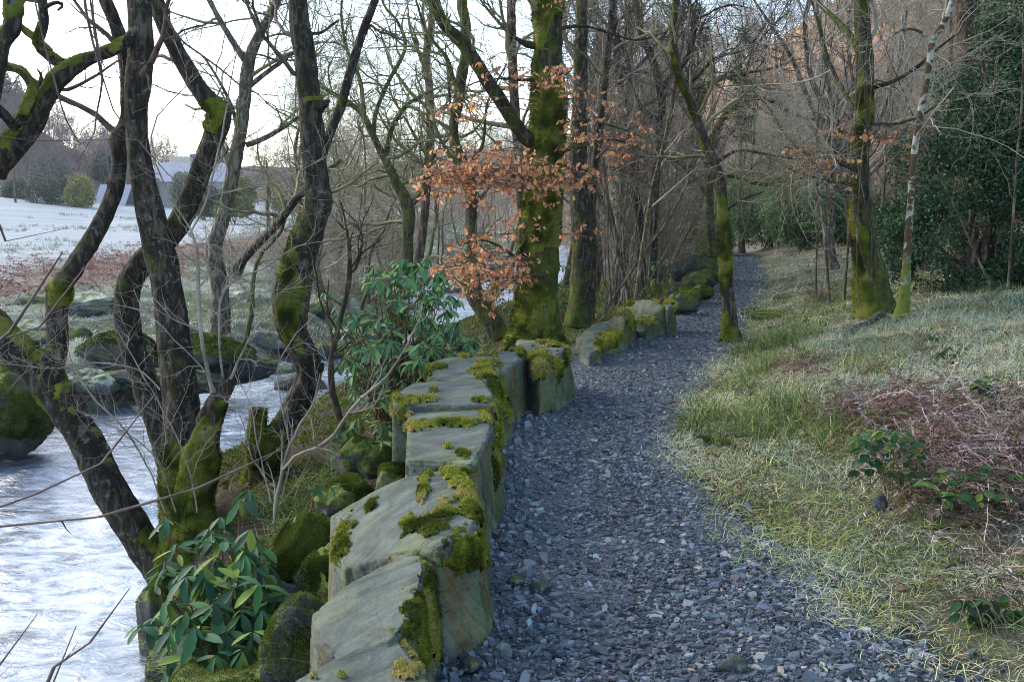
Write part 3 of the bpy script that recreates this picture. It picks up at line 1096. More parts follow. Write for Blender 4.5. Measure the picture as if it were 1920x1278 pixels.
def boulder(px, py, Y, rx, ry, rz, lab, mat, seed, mossm=None, cat='boulder', group=None, sub=5, z=None, name='boulder', tufts=None):
    p = at(px, py, Y) if z is None else A([px, py, z])
    bm = bmesh.new()
    bmesh.ops.create_icosphere(bm, subdivisions=sub, radius=1.0)
    V = A([v.co[:] for v in bm.verts])
    Ft = A([[v.index for v in f.verts] for f in bm.faces])
    bm.free()
    n1 = fbm(V * 1.1, 3, seed)
    n2_ = fbm(V * 3.4, 4, seed + 4)
    pl = norm(np.random.default_rng(seed).normal(size=(8, 3)))
    cut = np.max(V @ pl.T, 1)
    r = 1 + 0.50 * n1 + 0.16 * n2_ + 0.05 * fbm(V * 9, 3, seed + 8)
    r = np.minimum(r, 0.80 / np.maximum(cut, 0.3) * (1 + 0.05 * n2_))
    V = V * r[:, None] * A([rx, ry, rz])
    V = V + p
    o = mk(name, [(V, Ft)], M[mat], None, True)
    # recentre
    me = o.data
    me.transform(__import__('mathutils').Matrix.Translation(Vector(-p)))
    o.location = Vector(p)
    tag(o, lab, cat, group)
    if tufts:
        cen = V[Ft].mean(1)
        fn = norm(np.cross(V[Ft[:, 1]] - V[Ft[:, 0]], V[Ft[:, 2]] - V[Ft[:, 0]]))
        mval = fbm(cen * tufts[2] if len(tufts) > 2 else cen * 3, 3, seed + 3) + 0.35 * fn[:, 2] - 0.05
        kf = np.nonzero(mval > 0)[0]
        rg = np.random.default_rng(seed)
        n = tufts[0]
        fi = rg.choice(kf, n)
        wq = rg.dirichlet([1, 1, 1], n)
        pos = (V[Ft[fi]] * wq[..., None]).sum(1)
        d = norm(fn[fi] + rg.normal(size=(n, 3)) * 0.6)
        hh = rg.uniform(0.5, 1.5, n) * tufts[1]
        cs = A([(0.03, 0.045, 0.007), (0.09, 0.12, 0.015), (0.18, 0.20, 0.035)])
        cn = np.clip(fbm(pos * 5, 3, seed) + 0.4, 0, 0.99) * 2
        ci = cn.astype(int)
        cc = (cs[ci] * (1 - (cn - ci))[:, None] + cs[np.minimum(ci + 1, 2)] * (cn - ci)[:, None]) * rg.uniform(0.6, 1.5, (n, 1))
        mk('moss', [leaves(pos, d, rg.normal(size=(n, 3)), hh, hh * 0.4, T_TUFT, cc)], M['moss'], o, True)
    return o


# rubble end of the wall
rub = [(1280, 568, .30, .22, 15.6), (1272, 552, .34, .20, 17.2), (1292, 556, .28, .22, 17.0), (1300, 540, .36, .28, 18.6), (1318, 548, .24, .16, 17.6),
       (1312, 526, .42, .30, 20.2), (1330, 520, .26, .2, 21.2), (1300, 505, .5, .42, 22.6), (1322, 500, .4, .34, 24), (1338, 492, .3, .26, 26), (1344, 484, .34, .26, 28)]
rlab = ['cushion-mossed rubble stone first after the cut wall blocks', 'low rubble stone on the river side with a mossy crown', 'small bright-mossed rubble stone on the path side',
        'rounded rubble stone with yellow-green moss in the middle of the rubble run', 'little rubble stone at the path edge, half buried in frosty grass', 'flat-topped rubble stone with a dark gap beneath it',
        'pale rubble stone tucked below the tall grey one', 'tall grey domed rubble stone near the far end of the wall', 'grey rubble stone behind the young mossy trunk', 'small dark rubble stone near the far end of the wall',
        'last rubble stone of the wall where the path bends']
for k, (px, py, a, b, Y) in enumerate(rub):
    boulder(px, py, Y, a * .85, a * .9, b * .85, rlab[k], 'boulder_wet' if k % 2 else 'boulder', 300 + k, cat='wall stone', group='rubble stones ending the path wall', sub=4, name='rubble_stone', tufts=(2500, 0.022))

# near-bank boulders
boulder(572, 1045, 4.9, .19, .20, .17, 'round boulder clothed in dark green moss left of the broad tilted block', 'boulder_moss', 41, tufts=(26000, 0.009, 5))
boulder(622, 1085, 4.35, .12, .16, .16, 'narrow brown-mossed boulder wedged against the broad tilted block', 'boulder_moss', 43, tufts=(16000, 0.008, 5))
boulder(560, 1195, 3.75, .16, .20, .16, 'wet dark boulder with rusty moss left of the second block', 'boulder_wet', 44, tufts=(18000, 0.008, 4))
boulder(490, 1150, 4.6, .26, .22, .13, 'bare grey rock behind the near rhododendron leaves', 'boulder_wet', 45)
boulder(430, 1300, 3.9, .34, .26, .16, 'flat dark mossy rock at the bottom edge below the rhododendron', 'boulder_moss', 46, tufts=(20000, 0.008, 4))
boulder(680, 860, 6.7, .22, .22, .16, 'overhanging mossy boulder left of the long banded block', 'boulder_moss', 47, tufts=(20000, 0.012, 3))
boulder(650, 930, 5.9, .20, .22, .12, 'low cushion of moss over a stone above the broad tilted block', 'boulder_moss', 48, tufts=(20000, 0.010, 3))
boulder(745, 900, 5.6, .14, .16, .12, 'small mossy stone beside the long banded block', 'boulder_moss', 52, tufts=(9000, 0.010, 3))
boulder(318, 1160, 8.1, .22, .5, .55, 'mossy earth-crusted rock standing at the water edge', 'boulder_moss', 49, tufts=(9000, 0.016, 3))
boulder(360, 1230, 7.4, .35, .5, .5, 'dark mossy bank rock behind the rhododendron at the water', 'boulder_moss', 50, tufts=(9000, 0.014, 3))
# river and far-bank boulders
boulder(5, 772, 14.4, .70, .75, .72, 'huge boulder in the river at the left edge with a bright moss cap', 'boulder_moss', 61, tufts=(26000, 0.03, 1.5))
boulder(-60, 700, 16.0, .8, .7, .8, 'mossy boulder behind the huge one at the left edge', 'boulder', 62, tufts=(9000, 0.03, 1.5))
boulder(235, 655, 19.6, .75, .6, .42, 'mossy boulder between the twisted alder stems on the far bank', 'boulder_moss', 63, tufts=(14000, 0.035, 1.5))
boulder(385, 660, 19.2, .80, .6, .40, 'long bright-mossed boulder right of the main alder stem on the far bank', 'boulder_moss', 64, tufts=(14000, 0.035, 1.5))
boulder(170, 720, 18.4, .55, .5, .36, 'rounded frosted rock at the far water line', 'boulder_frost', 65)
boulder(300, 715, 18.6, 1.3, .5, .34, 'dark undercut rock ledge at the far water line', 'boulder_wet', 66)
boulder(450, 690, 19.5, .7, .5, .36, 'dark stone under the frost-tipped far bank', 'boulder_wet', 67)
boulder(175, 570, 26, .95, .6, .34, 'grey sloping slab lying on the frosty far bank', 'boulder_frost', 68)
fb = [(60, 610, 23), (120, 640, 21.5), (500, 600, 25), (560, 610, 25.5), (520, 645, 22.5), (600, 640, 25), (640, 610, 29), (590, 575, 30), (480, 560, 32),
      (60, 560, 28), (330, 600, 23), (640, 660, 25.5), (700, 640, 29), (560, 690, 20.5), (760, 590, 38), (810, 530, 52), (850, 545, 46), (740, 620, 33)]
for k, (px, py, Y) in enumerate(fb):
    s = R_.uniform(.35, .7)
    p = at(px, py, Y)
    z = max(Hs(p[0], p[1]), WATER)
    boulder(p[0], p[1], 0, s * 1.3, s, s * 0.6, ['frosty mossed rock among the many strewn along the far bank', 'dark wet rock among the many strewn along the far water line'][k % 2],
            ['boulder_frost', 'boulder_wet'][k % 2], 400 + k, z=z + 0.05, sub=4, group=['frosty rocks along the far bank', 'wet rocks along the far water line'][k % 2])

# ================================================================== GRAVEL
def chips(x, y, size, cols, rng, zoff=0.0, tilt=0.35, th=(0.10, 0.28), Z=None):
    N = len(x)
    k = 6
    a = (np.arange(k) * 2 * pi / k)[None, :] + rng.uniform(-0.35, 0.35, (N, k))
    r = rng.uniform(0.6, 1.1, (N, k)) * size[:, None] / 2
    asp = rng.uniform(0.35, 0.85, N)[:, None]
    lx, ly = r * np.cos(a), r * np.sin(a) * asp
    hh = size[:, None] * rng.uniform(th[0], th[1], N)[:, None] * rng.uniform(0.7, 1.3, (N, k)) * 0.5
    rot = rng.uniform(0, 2 * pi, N)[:, None]
    X = lx * np.cos(rot) - ly * np.sin(rot)
    Y = lx * np.sin(rot) + ly * np.cos(rot)
    tx, ty = rng.normal(0, tilt, (2, N, 1))
    zt = hh + X * tx + Y * ty
    zb = -hh + X * tx + Y * ty
    z0 = (Z if Z is not None else np.full(N, 0.02))[:, None] + zoff
    s = 0.82
    top = np.stack([x[:, None] + X * s, y[:, None] + Y * s, z0 + zt], -1)
    bot = np.stack([x[:, None] + X, y[:, None] + Y, z0 + zb], -1)
    V = np.concatenate([top, bot], 1)
    tq = A([(0, 1, 2, 3), (0, 3, 4, 5)])
    sq = A([(i + 6, (i + 1) % 6 + 6, (i + 1) % 6, i) for i in range(6)])
    f = np.concatenate([tq, sq])
    Fq = (f[None] + (np.arange(N) * 12)[:, None, None]).reshape(-1, 4)
    return V.reshape(-1, 3), Fq, np.repeat(cols, 12, 0)


def chip_cols(N, rng):
    b = rng.uniform(0, 1, N)
    base = np.where((b < 0.45)[:, None], A([0.030, 0.039, 0.046]), np.where((b < 0.88)[:, None], A([0.078, 0.096, 0.107]), A([0.170, 0.192, 0.198])))
    wv = rng.uniform(0, 1, N) < 0.025
    base = np.where(wv[:, None], A([0.22, 0.19, 0.15]), base)
    return colvar(base, N, 0.22, 0.05, rng)


gr = np.random.default_rng(5)
cp = []
for y0, y1, dens, sm in ((2.2, 4.5, 5200, 0.0195), (4.5, 7.5, 4200, 0.0175), (7.5, 12, 1900, 0.022), (12, 20, 800, 0.030), (20, 43, 300, 0.045)):
    wdt = 2.4 if y0 < 7 else 2.0
    n = int(wdt * (y1 - y0) * dens)
    y = gr.uniform(y0, y1, n)
    u = gr.uniform(-0.06, 1.12, n)
    x = XL(y) + (XR(y) - XL(y)) * u
    edge = np.clip((u - 0.93) / 0.19, 0, 1)
    keep = (gr.uniform(0, 1, n) > edge ** 0.7) & ~((n2(x, y, 1.4, 3, 90) > 0.12) & (gr.uniform(0, 1, n) < 0.55) & (u > .25) & (u < .8))
    x, y, u = x[keep], y[keep], u[keep]
    sz = np.clip(sm * np.exp(gr.normal(0, 0.58, len(x))), 0.006, 0.085)
    cl = chip_cols(len(x), gr)
    band = np.exp(-((u - 0.45) / 0.2) ** 2)
    cl = cl * (1 - 0.15 * band[:, None])
    z = np.maximum(0.012 + 0.016 * np.sin(np.clip(u, 0, 1) * pi), H(x, y) + 0.002)
    cp.append(chips(x, y, sz, cl, gr, 0.003, 0.20, Z=z))
# coarser stones by the near blocks and down the left side
n = 1500
y = gr.uniform(2.6, 8.5, n)
u = gr.beta(1.0, 4.0, n)
x = XL(y) + (XR(y) - XL(y)) * (u * 0.9 - 0.03)
sz = np.clip(0.035 * np.exp(gr.normal(0, 0.42, n)), 0.02, 0.10)
kp = gr.uniform(0, 1, n) < np.clip(1.25 - (y - 2.6) / 6, 0.15, 1)
cl = colvar((0.125, 0.145, 0.155), n, 0.3, 0.06, gr)
cp.append(chips(x[kp], y[kp], sz[kp], cl[kp], gr, 0.010, 0.25, (0.25, 0.5), Z=np.full(kp.sum(), 0.02)))
gv = mk('gravel', cp, M['chip'], None, False)
tag(gv, 'grey-blue slate chippings covering the footpath', 'gravel', kind='stuff')
del cp

ls = [(1240, 822, .085, 'pale flat slate stone at the right edge of the path by the green tussock'), (1165, 1235, .07, None)]
p = gnd(1240, 824)
V, Fq, N = hull_block([p + A([-.085, -.03, .035]), p + A([.07, -.05, .03]), p + A([.08, .05, .035]), p + A([-.05, .06, .04])],
                      [p + A([-.095, -.04, -.02]), p + A([.085, -.06, -.02]), p + A([.09, .06, -.02]), p + A([-.06, .07, -.02])], 0.01, 9, 0.004, 0.003)
o = mk('slate_stone', [(V, Fq)], M['slate'])
o.data.transform(__import__('mathutils').Matrix.Translation(Vector(-p)))
o.location = Vector(p)
tag(o, ls[0][3], 'stone')
for k, (px, py, s, lb) in enumerate([(1012, 1107, .045, 'angular grey stone lying on the gravel near the second block'), (882, 1252, .045, 'mossy-green stone at the foot of the nearest block'),
                                     (1378, 1255, .05, 'pale smooth stone lying in the gravel at the bottom of the path'), (965, 1095, .04, 'tilted slate stone on the gravel by the broad block')]):
    p = on(px, py, 0.03)
    boulder(p[0], p[1], 0, s, s * 0.8, s * 0.6, lb, 'boulder_wet', 500 + k, z=0.045, sub=3, cat='stone', name='slate_stone')

# ================================================================== TRACED TREES
MT = [(0.032, 0.040, 0.008), (0.090, 0.108, 0.014), (0.20, 0.225, 0.030), (0.22, 0.20, 0.06)]


def woody(name, label, cat, base, limbs, bmat, tmat, levels, seed=0, sides=16, group=None, seg=0.05, lump=0.10, ridge=0.05, flare=0.0, tsides=3,
          moss=None, extra_from=None, trunk_name='trunk', rng=None):
    """limbs: list of (n,4) world curves, first is the trunk; levels: list of dicts for grow()"""
    o = thing(name, label, cat, base, group)
    rng = rng or np.random.default_rng(seed)
    parts = []
    bparts = []
    cP, cR = [], []
    for k, q in enumerate(limbs):
        ln = np.linalg.norm(np.diff(q[:, :3], axis=0), axis=1).sum()
        K = int(np.clip(ln / seg, 6, 130))
        r = resample(q, K)
        big = q[:, 3].max()
        sd = int(np.clip(sides * (0.5 + big / max(limbs[0][:, 3].max(), 1e-3) * 0.5), 6, 64))
        tb_ = tube(r, sd, lump, ridge, seed + k * 3, True, flare if k == 0 else 0)
        if k == 0: parts.extend(tb_)
        else: bparts.append(tb_)
        r = resample(q, 14)
        cP.append(r[:, :3])
        cR.append(r[:, 3])
    tr = mk(trunk_name, parts, M[bmat], o)
    for bp in bparts:
        mk('limb', bp, M[bmat], o)
    P, Rr = A(cP), A(cR)
    tw = []
    for lv in levels:
        lv = dict(lv)
        sd = lv.pop('sides', tsides)
        src = lv.pop('src', None)
        if src is not None:
            P, Rr = A([cP[i] for i in src]), A([cR[i] for i in src])
        P, Rr = grow(P, Rr, rng=rng, **lv)
        tw.append(tubes(P, Rr, sd))
    if tw:
        mk('twigs', tw, M[tmat], o)
    if moss:
        V, Fq = parts[0][0], parts[0][1]
        moss_on(V, Fq, 'moss', o, moss[0], dens=moss[1], h=moss[2], seed=seed, thick=moss[3], cols=MT)
    return o, P, Rr


L3 = lambda a, b, c, K=5: [dict(n=a, L=(0.8, 2.0), ang=(0.6, 1.2), up=0.06, wig=0.18, K=8, t=(0.35, 1), rmin=0.004, sides=5),
                           dict(n=b, L=(0.35, 0.9), ang=(0.5, 1.1), up=0.04, wig=0.2, K=6, t=(0.15, 1), rmin=0.0025),
                           dict(n=c, L=(0.12, 0.4), ang=(0.4, 1.0), up=0.03, wig=0.2, K=4, t=(0.2, 1), rmin=0.0018)]

# --- oak in the middle
oak_base = gnd(1005, 640, 40)
oY = 12.7
trunk = trace([(1003, 648, oY, 100), (1004, 620, oY, 88), (1008, 560, oY, 80), (1012, 480, oY, 76), (1017, 400, oY, 70), (1023, 330, oY, 62), (1024, 290, oY, 66),
               (1028, 240, oY, 60), (1029, 160, oY, 60), (1028, 100, oY, 54), (1030, 0, oY, 54), (1036, -120, oY, 50), (1030, -260, oY, 44), (1040, -420, oY, 36), (1050, -640, oY, 22), (1052, -800, oY, 8)])
limb1 = trace([(1020, 270, oY, 34), (992, 262, oY - .1, 32), (965, 232, oY - .2, 28), (940, 190, oY - .3, 27), (912, 150, oY - .4, 27), (888, 110, oY - .5, 27),
               (862, 75, oY - .5, 25), (835, 50, oY - .6, 23), (818, 10, oY - .7, 21), (805, -50, oY - .8, 19), (770, -150, oY - 1, 14), (720, -260, oY - 1, 6)])
more = [trace([(1036, -100, oY, 24), (1120, -190, oY + .5, 19), (1240, -260, oY + 1, 13), (1380, -330, oY + 1.2, 6)]),
        trace([(1026, -160, oY, 22), (930, -260, oY + .8, 17), (840, -330, oY + 1.3, 12), (720, -420, oY + 1.5, 6)]),
        trace([(1034, -220, oY, 20), (1110, -350, oY - .8, 15), (1180, -480, oY - 1.4, 6)]),
        trace([(1040, 55, oY + .1, 9), (1100, 50, oY + .5, 6), (1190, 75, oY + 1, 4), (1250, 60, oY + 1.3, 2)]),
        trace([(1012, 88, oY, 16), (985, 82, oY - .1, 13), (965, 70, oY - .2, 7)]),
        trace([(1040, 290, oY, 9), (1085, 275, oY - .3, 6), (1150, 262, oY - .5, 4.5), (1215, 285, oY - .7, 3)]),
        trace([(1040, 240, oY, 8), (1090, 225, oY - .4, 6), (1160, 240, oY - .8, 4), (1210, 260, oY - 1, 2.5)]),
        trace([(1005, 345, oY - .3, 9), (960, 330, oY - .7, 7), (900, 320, oY - 1.1, 5), (830, 325, oY - 1.5, 3), (795, 335, oY - 1.7, 2)]),
        trace([(1015, 345, oY - .3, 8), (1060, 335, oY - .6, 5), (1110, 345, oY - .9, 3)]),
        trace([(1005, 150, oY - .3, 8), (975, 150, oY - .6, 6), (930, 148, oY - 1, 4), (880, 160, oY - 1.3, 2.5), (830, 200, oY - 1.4, 1.8)]),
        trace([(1030, 150, oY - .4, 7), (1060, 140, oY - .8, 5), (1075, 125, oY - 1, 3)]),
        trace([(985, 500, oY - .3, 8), (950, 470, oY - .6, 6), (905, 450, oY - .9, 4.5), (860, 460, oY - 1.2, 3)]),
        trace([(985, 530, oY - .3, 7), (940, 520, oY - .7, 5), (880, 535, oY - 1.0, 3.5), (850, 520, oY - 1.2, 2)])]
mm = lambda V, N: fbm(V * A([2.2, 2.2, 1.4]), 4, 33) * 1.1 + 0.20 - 0.12 * N[:, 0] + 0.25 * sst(1.2, 0.2, V[:, 2]) + 0.25 * np.exp(-((V[:, 2] - 2.5) / .5) ** 2) - 0.1 * sst(3.0, 4.2, V[:, 2])
oak, P, Rr = woody('oak_tree', 'big mossy oak with russet dead leaves standing behind the wall in the middle', 'tree', oak_base, [trunk, limb1] + more, 'oak_bark', 'twig_green',
                   [dict(n=9, L=(0.9, 2.2), ang=(0.6, 1.3), up=0.05, wig=0.22, K=9, t=(0.3, 1), rmin=0.005, sides=5, src=[0, 1, 2, 3, 4]),
                    dict(n=6, L=(0.4, 1.0), ang=(0.5, 1.1), up=0.03, wig=0.25, K=6, t=(0.15, 1), rmin=0.0035),
                    dict(n=5, L=(0.15, 0.4), ang=(0.4, 1.0), up=0.03, wig=0.2, K=4, t=(0.2, 1), rmin=0.0025)], 5, 44, lump=0.09, ridge=0.045, flare=0.28, seg=0.045,
                   moss=(mm, 9000, 0.028, 0.028))
rg = np.random.default_rng(3)


def oak_leaves(parent, regions, seed, trunk_px=1024, extra_n=0.92, L=(0.038, 0.072)):
    rg = np.random.default_rng(seed)
    tw, lp = [], []
    for (cx, cy, rx, ry, Y, n) in regions:
        n = int(n * extra_n)
        m = max(3, n // 11)
        # sprays of twigs, leaves hung along them
        sx = cx + rx * rg.uniform(-1, 1, m)
        sy = cy + ry * rg.normal(0, 0.85, m)
        P0 = A([at(a, b, Y + rg.normal(0, .25)) for a, b in zip(sx, sy)])
        d = norm(np.stack([rg.normal(0, 1, m) + np.sign(cx - 1010) * 0.6, rg.normal(0, .5, m), rg.normal(-0.15, .25, m)], 1))
        K = 6
        # a thin side branch from the trunk through the spray, and a twiglet to each bunch
        a0 = at(trunk_px, cy + rg.uniform(-6, 16), oY if trunk_px < 1300 else mY)
        sgn = 1 if cx >= trunk_px else -1
        c1 = at(cx + sgn * rx * .8, cy + ry * .2, Y)
        nb_ = max(1, int(n / 130) + 1)
        Bs = []
        for b_ in range(nb_):
            e_ = c1 + rg.normal(0, 1, 3) * A([.08, .15, ry / FPX * Y * (.1 + .5 * (b_ > 0))])
            tt_ = np.linspace(0, 1, 14)[:, None]
            B_ = a0 * (1 - tt_) + e_ * tt_
            B_[:, 2] += (np.sin(tt_[:, 0] * pi) * .06 + np.cumsum(rg.normal(0, .012, 14)))
            B_[:, 1] += np.sin(tt_[:, 0] * pi) * rg.uniform(-.15, .05) + np.cumsum(rg.normal(0, .012, 14))
            Bs.append(B_)
        tw.append(tubes(A(Bs), np.linspace(.0075, .0028, 14)[None] * np.ones((nb_, 1)), 4))
        allb = np.concatenate([b_[3:] for b_ in Bs])
        near_i = np.argmin(((P0[:, None] - allb[None]) ** 2).sum(-1), 1)
        J0 = allb[near_i]
        tt_ = np.linspace(0, 1, 5)[None, :, None]
        Jq = J0[:, None] * (1 - tt_) + P0[:, None] * tt_ + rg.normal(size=(m, 5, 3)) * .012 * np.sin(tt_ * pi)
        tw.append(tubes(Jq, np.full((m, 5), .0028), 3))
        ln = rg.uniform(.25, .6, m)
        Q = P0[:, None, :] + d[:, None, :] * (np.linspace(-0.5, .5, K)[None, :, None] * ln[:, None, None])
        Q = Q + rg.normal(size=Q.shape) * 0.012
        tw.append(tubes(Q, np.full((m, K), 0.0036), 3))
        i = rg.integers(0, m, n)
        f = rg.uniform(0, K - 1.01, n)
        k = f.astype(int)
        pos = Q[i, k] * (1 - (f - k))[:, None] + Q[i, k + 1] * (f - k)[:, None]
        dd = norm(np.stack([rg.normal(0, .55, n), rg.normal(0, .55, n), rg.normal(-0.75, .45, n)], 1))
        ll = rg.uniform(L[0], L[1], n)
        base = A([(0.54, 0.26, 0.13), (0.62, 0.36, 0.21), (0.44, 0.21, 0.13), (0.68, 0.35, 0.14)])[rg.integers(0, 4, n)]
        lp.append(leaves(pos, dd, rg.normal(size=(n, 3)), ll, ll * rg.uniform(.5, .8, n), T_OAK, colvar(base, n, .18, .07, rg), rg.normal(0.1, .35, n)))
    lo = mk('dead_leaves', lp, M['deadleaf'], parent)
    mk('leafy_twigs', tw, M['twig'], parent)


oak_leaves(oak, [(930, 322, 90, 28, oY - 1.2, 620), (870, 345, 60, 24, oY - 1.3, 300), (850, 318, 50, 16, oY - 1.4, 180), (985, 330, 60, 24, oY - .9, 330), (1075, 340, 45, 16, oY - .8, 130), (1095, 330, 20, 20, oY - .8, 70),
                 (1035, 138, 28, 12, oY - .9, 95), (960, 150, 55, 10, oY - .9, 80), (925, 130, 20, 8, oY - 1, 30), (860, 205, 40, 14, oY - 1.3, 60), (900, 195, 20, 12, oY - 1.2, 25), (1085, 205, 30, 22, oY - .6, 110), (1100, 260, 45, 14, oY - .6, 100),
                 (1165, 265, 50, 18, oY - .8, 150), (1195, 235, 25, 22, oY - .9, 60), (1140, 190, 30, 16, oY - .9, 30), (1090, 440, 22, 12, oY - .6, 35),
                 (890, 445, 35, 22, oY - 1.0, 90), (960, 425, 30, 12, oY - .8, 60), (905, 495, 60, 24, oY - 1.1, 300), (950, 510, 45, 22, oY - 1.0, 170), (860, 510, 35, 20, oY - 1.2, 130), (905, 548, 30, 14, oY - 1.1, 110),
                 (1000, 518, 18, 8, oY - .9, 22), (915, 300, 30, 14, oY - 1.2, 80), (1050, 10, 30, 10, oY - .8, 14)], 21)

# --- alder clump at the left
aY = 8.2
ab = gnd(345, 1010, 30)
A_tr = trace([(352, 1050, aY, 120), (350, 980, aY, 100), (342, 900, aY, 84), (340, 820, aY, 76), (338, 740, aY, 72), (328, 660, aY, 70), (318, 580, aY, 66), (305, 500, aY, 60), (290, 430, aY, 58), (275, 370, aY, 52),
              (262, 300, aY, 46), (256, 230, aY, 47), (258, 160, aY, 50), (264, 90, aY, 50), (262, 20, aY, 44), (258, -60, aY, 40), (275, -200, aY, 34), (300, -400, aY, 24), (310, -600, aY, 8)])
B_tr = trace([(345, 960, aY + .25, 60), (318, 860, aY + .3, 58), (292, 780, aY + .35, 54), (262, 690, aY + .4, 54), (240, 610, aY + .4, 54), (240, 540, aY + .4, 48), (268, 490, aY + .4, 44), (312, 452, aY + .4, 44), (345, 400, aY + .4, 44),
              (368, 345, aY + .4, 42), (388, 290, aY + .4, 42), (404, 245, aY + .4, 46), (412, 212, aY + .4, 50), (392, 190, aY + .4, 42), (362, 150, aY + .4, 36), (330, 90, aY + .4, 32), (305, 40, aY + .4, 30), (288, -20, aY + .4, 27), (250, -140, aY + .4, 22), (200, -320, aY + .4, 8)])
st_tr = trace([(362, 1000, aY - .25, 84), (368, 930, aY - .25, 72), (378, 850, aY - .25, 64), (392, 790, aY - .25, 54), (412, 745, aY - .2, 42), (428, 722, aY - .2, 30), (440, 708, aY - .2, 12)])
T2_tr = trace([(310, 1075, aY, 84), (278, 1035, aY, 74), (240, 975, aY, 68), (205, 915, aY, 66), (165, 835, aY, 68), (128, 770, aY, 70), (92, 720, aY, 70), (50, 670, aY, 72), (0, 625, aY, 72), (-60, 560, aY, 66), (-100, 480, aY, 60), (-80, 390, aY - .1, 56),
               (-40, 330, aY - .2, 54), (5, 295, aY - .2, 54), (30, 268, aY - .2, 50), (60, 238, aY - .2, 40), (85, 190, aY - .2, 36), (108, 150, aY - .2, 36), (140, 125, aY - .2, 32), (175, 108, aY - .2, 24), (215, 92, aY - .2, 22), (245, 70, aY - .1, 24), (262, 30, aY, 20), (300, -60, aY, 8)])
T3 = trace([(95, 730, aY, 50), (98, 690, aY - .1, 46), (108, 640, aY - .1, 42), (106, 590, aY - .1, 42), (112, 545, aY - .1, 44), (140, 500, aY - .1, 38), (168, 455, aY - .1, 36), (195, 405, aY, 34), (216, 355, aY + .1, 32), (224, 300, aY + .2, 30), (222, 262, aY + .2, 36),
            (238, 225, aY + .3, 30), (240, 150, aY + .3, 30), (225, 70, aY + .3, 28), (200, 5, aY + .3, 26), (170, -80, aY + .3, 20), (130, -200, aY + .3, 8)])
T1b = trace([(-5, 330, aY - .2, 36), (25, 250, aY - .25, 22), (45, 215, aY - .3, 20), (60, 170, aY - .3, 18), (45, 140, aY - .3, 15), (20, 128, aY - .3, 13), (-30, 120, aY - .3, 12), (-90, 110, aY - .3, 8)])
T1c = trace([(48, 190, aY - .3, 12), (68, 165, aY - .3, 9), (78, 145, aY - .3, 7), (70, 130, aY - .3, 3)])
T1d = trace([(128, 128, aY - .2, 20), (95, 108, aY - .2, 20), (72, 85, aY - .2, 17), (82, 50, aY - .2, 18), (80, 10, aY - .2, 18), (70, -60, aY - .2, 14), (60, -160, aY - .2, 5)])
T1e = trace([(95, 98, aY - .2, 12), (65, 72, aY - .2, 9), (38, 50, aY - .2, 6)])
T1f = trace([(82, 15, aY - .2, 9), (105, 5, aY - .3, 8), (118, 10, aY - .3, 7), (108, 20, aY - .3, 4)])
T0 = trace([(-50, 400, aY - .6, 40), (-30, 250, aY - .6, 38), (0, 95, aY - .6, 36), (22, 50, aY - .6, 36), (28, 0, aY - .6, 34), (32, -80, aY - .6, 26), (40, -200, aY - .6, 8)])
T0b = trace([(-30, 190, aY - .5, 26), (8, 215, aY - .45, 22), (28, 240, aY - .3, 18)])
ma = lambda V, N: fbm(V * A([2.5, 2.5, 1.6]), 4, 51) * 0.9 - 0.25 + 0.75 * sst(0.2, -1.0, V[:, 2]) - 0.1 * N[:, 0]
alder, P, Rr = woody('alder_tree', 'many-stemmed dark alder leaning over the river at the left, main stem upright', 'tree', ab,
                     [A_tr, B_tr, T2_tr, T3, T1b, T1c, T1d, T1e, T1f, T0, T0b], 'alder_bark', 'twig',
                     [dict(n=3, L=(0.8, 1.8), ang=(0.5, 1.2), up=0.04, wig=0.2, K=9, t=(0.45, 1), rmin=0.003, sides=4, src=[0, 1, 2, 3, 6]),
                      dict(n=5, L=(0.3, 0.8), ang=(0.5, 1.1), up=0.02, wig=0.2, K=6, t=(0.15, 1), rmin=0.0018),
                      dict(n=4, L=(0.1, 0.3), ang=(0.4, 1.0), up=0.02, wig=0.2, K=4, t=(0.2, 1), rmin=0.0013)], 7, 40, lump=0.10, ridge=0.06, flare=0.1, seg=0.03,
                     moss=(ma, 26000, 0.014, 0.014))
kp = resample(B_tr, 150)
V_, F_ = tube(kp[70:140], 22, 0.1, 0.05, 10, False)[0]
moss_on(V_, F_, 'moss', alder, lambda V, N: blob_mask([(398, 200, 42, 20, 20), (400, 230, 24, 30)], 8, 0.5)(V, N) + 0.3 * N[:, 2] - 0.1, 26000, 0.014, 12, 0.02, MT)
V_, F_ = tube(resample(T3, 150), 22, 0.1, 0.05, 16, False)[0]
moss_on(V_, F_, 'moss', alder, lambda V, N: blob_mask([(112, 550, 26, 26)], 9, 0.6)(V, N) + 0.1, 26000, 0.014, 13, 0.02, MT)
V_, F_ = tube(resample(T2_tr, 200), 26, 0.1, 0.06, 13, False)[0]
moss_on(V_, F_, 'moss', alder, lambda V, N: fbm(V * 3.3, 4, 61) - 0.22 + 0.25 * N[:, 2] - 0.1 * N[:, 0], 16000, 0.012, 14, 0.012, MT, maxn=60000)
MB = [(0.05, 0.062, 0.010), (0.14, 0.155, 0.028), (0.24, 0.25, 0.06)]
for q_, kk2 in ((T2_tr, 22), (T1b, 24), (T1d, 26), (T1e, 27), (T0, 28)):
    V_, F_ = tube(resample(q_, 160), 20, 0.1, 0.06, kk2, False)[0]
    def mtop(V, N):
        px, py = proj(V)
        return fbm(V * 5, 4, 62) * 1.0 + 0.45 * N[:, 2] - 0.05 - 4 * (py > 330) - 4 * (px > 250)
    moss_on(V_, F_, 'moss', alder, mtop, 15000, 0.012, kk2, 0.010, MB, maxn=30000)
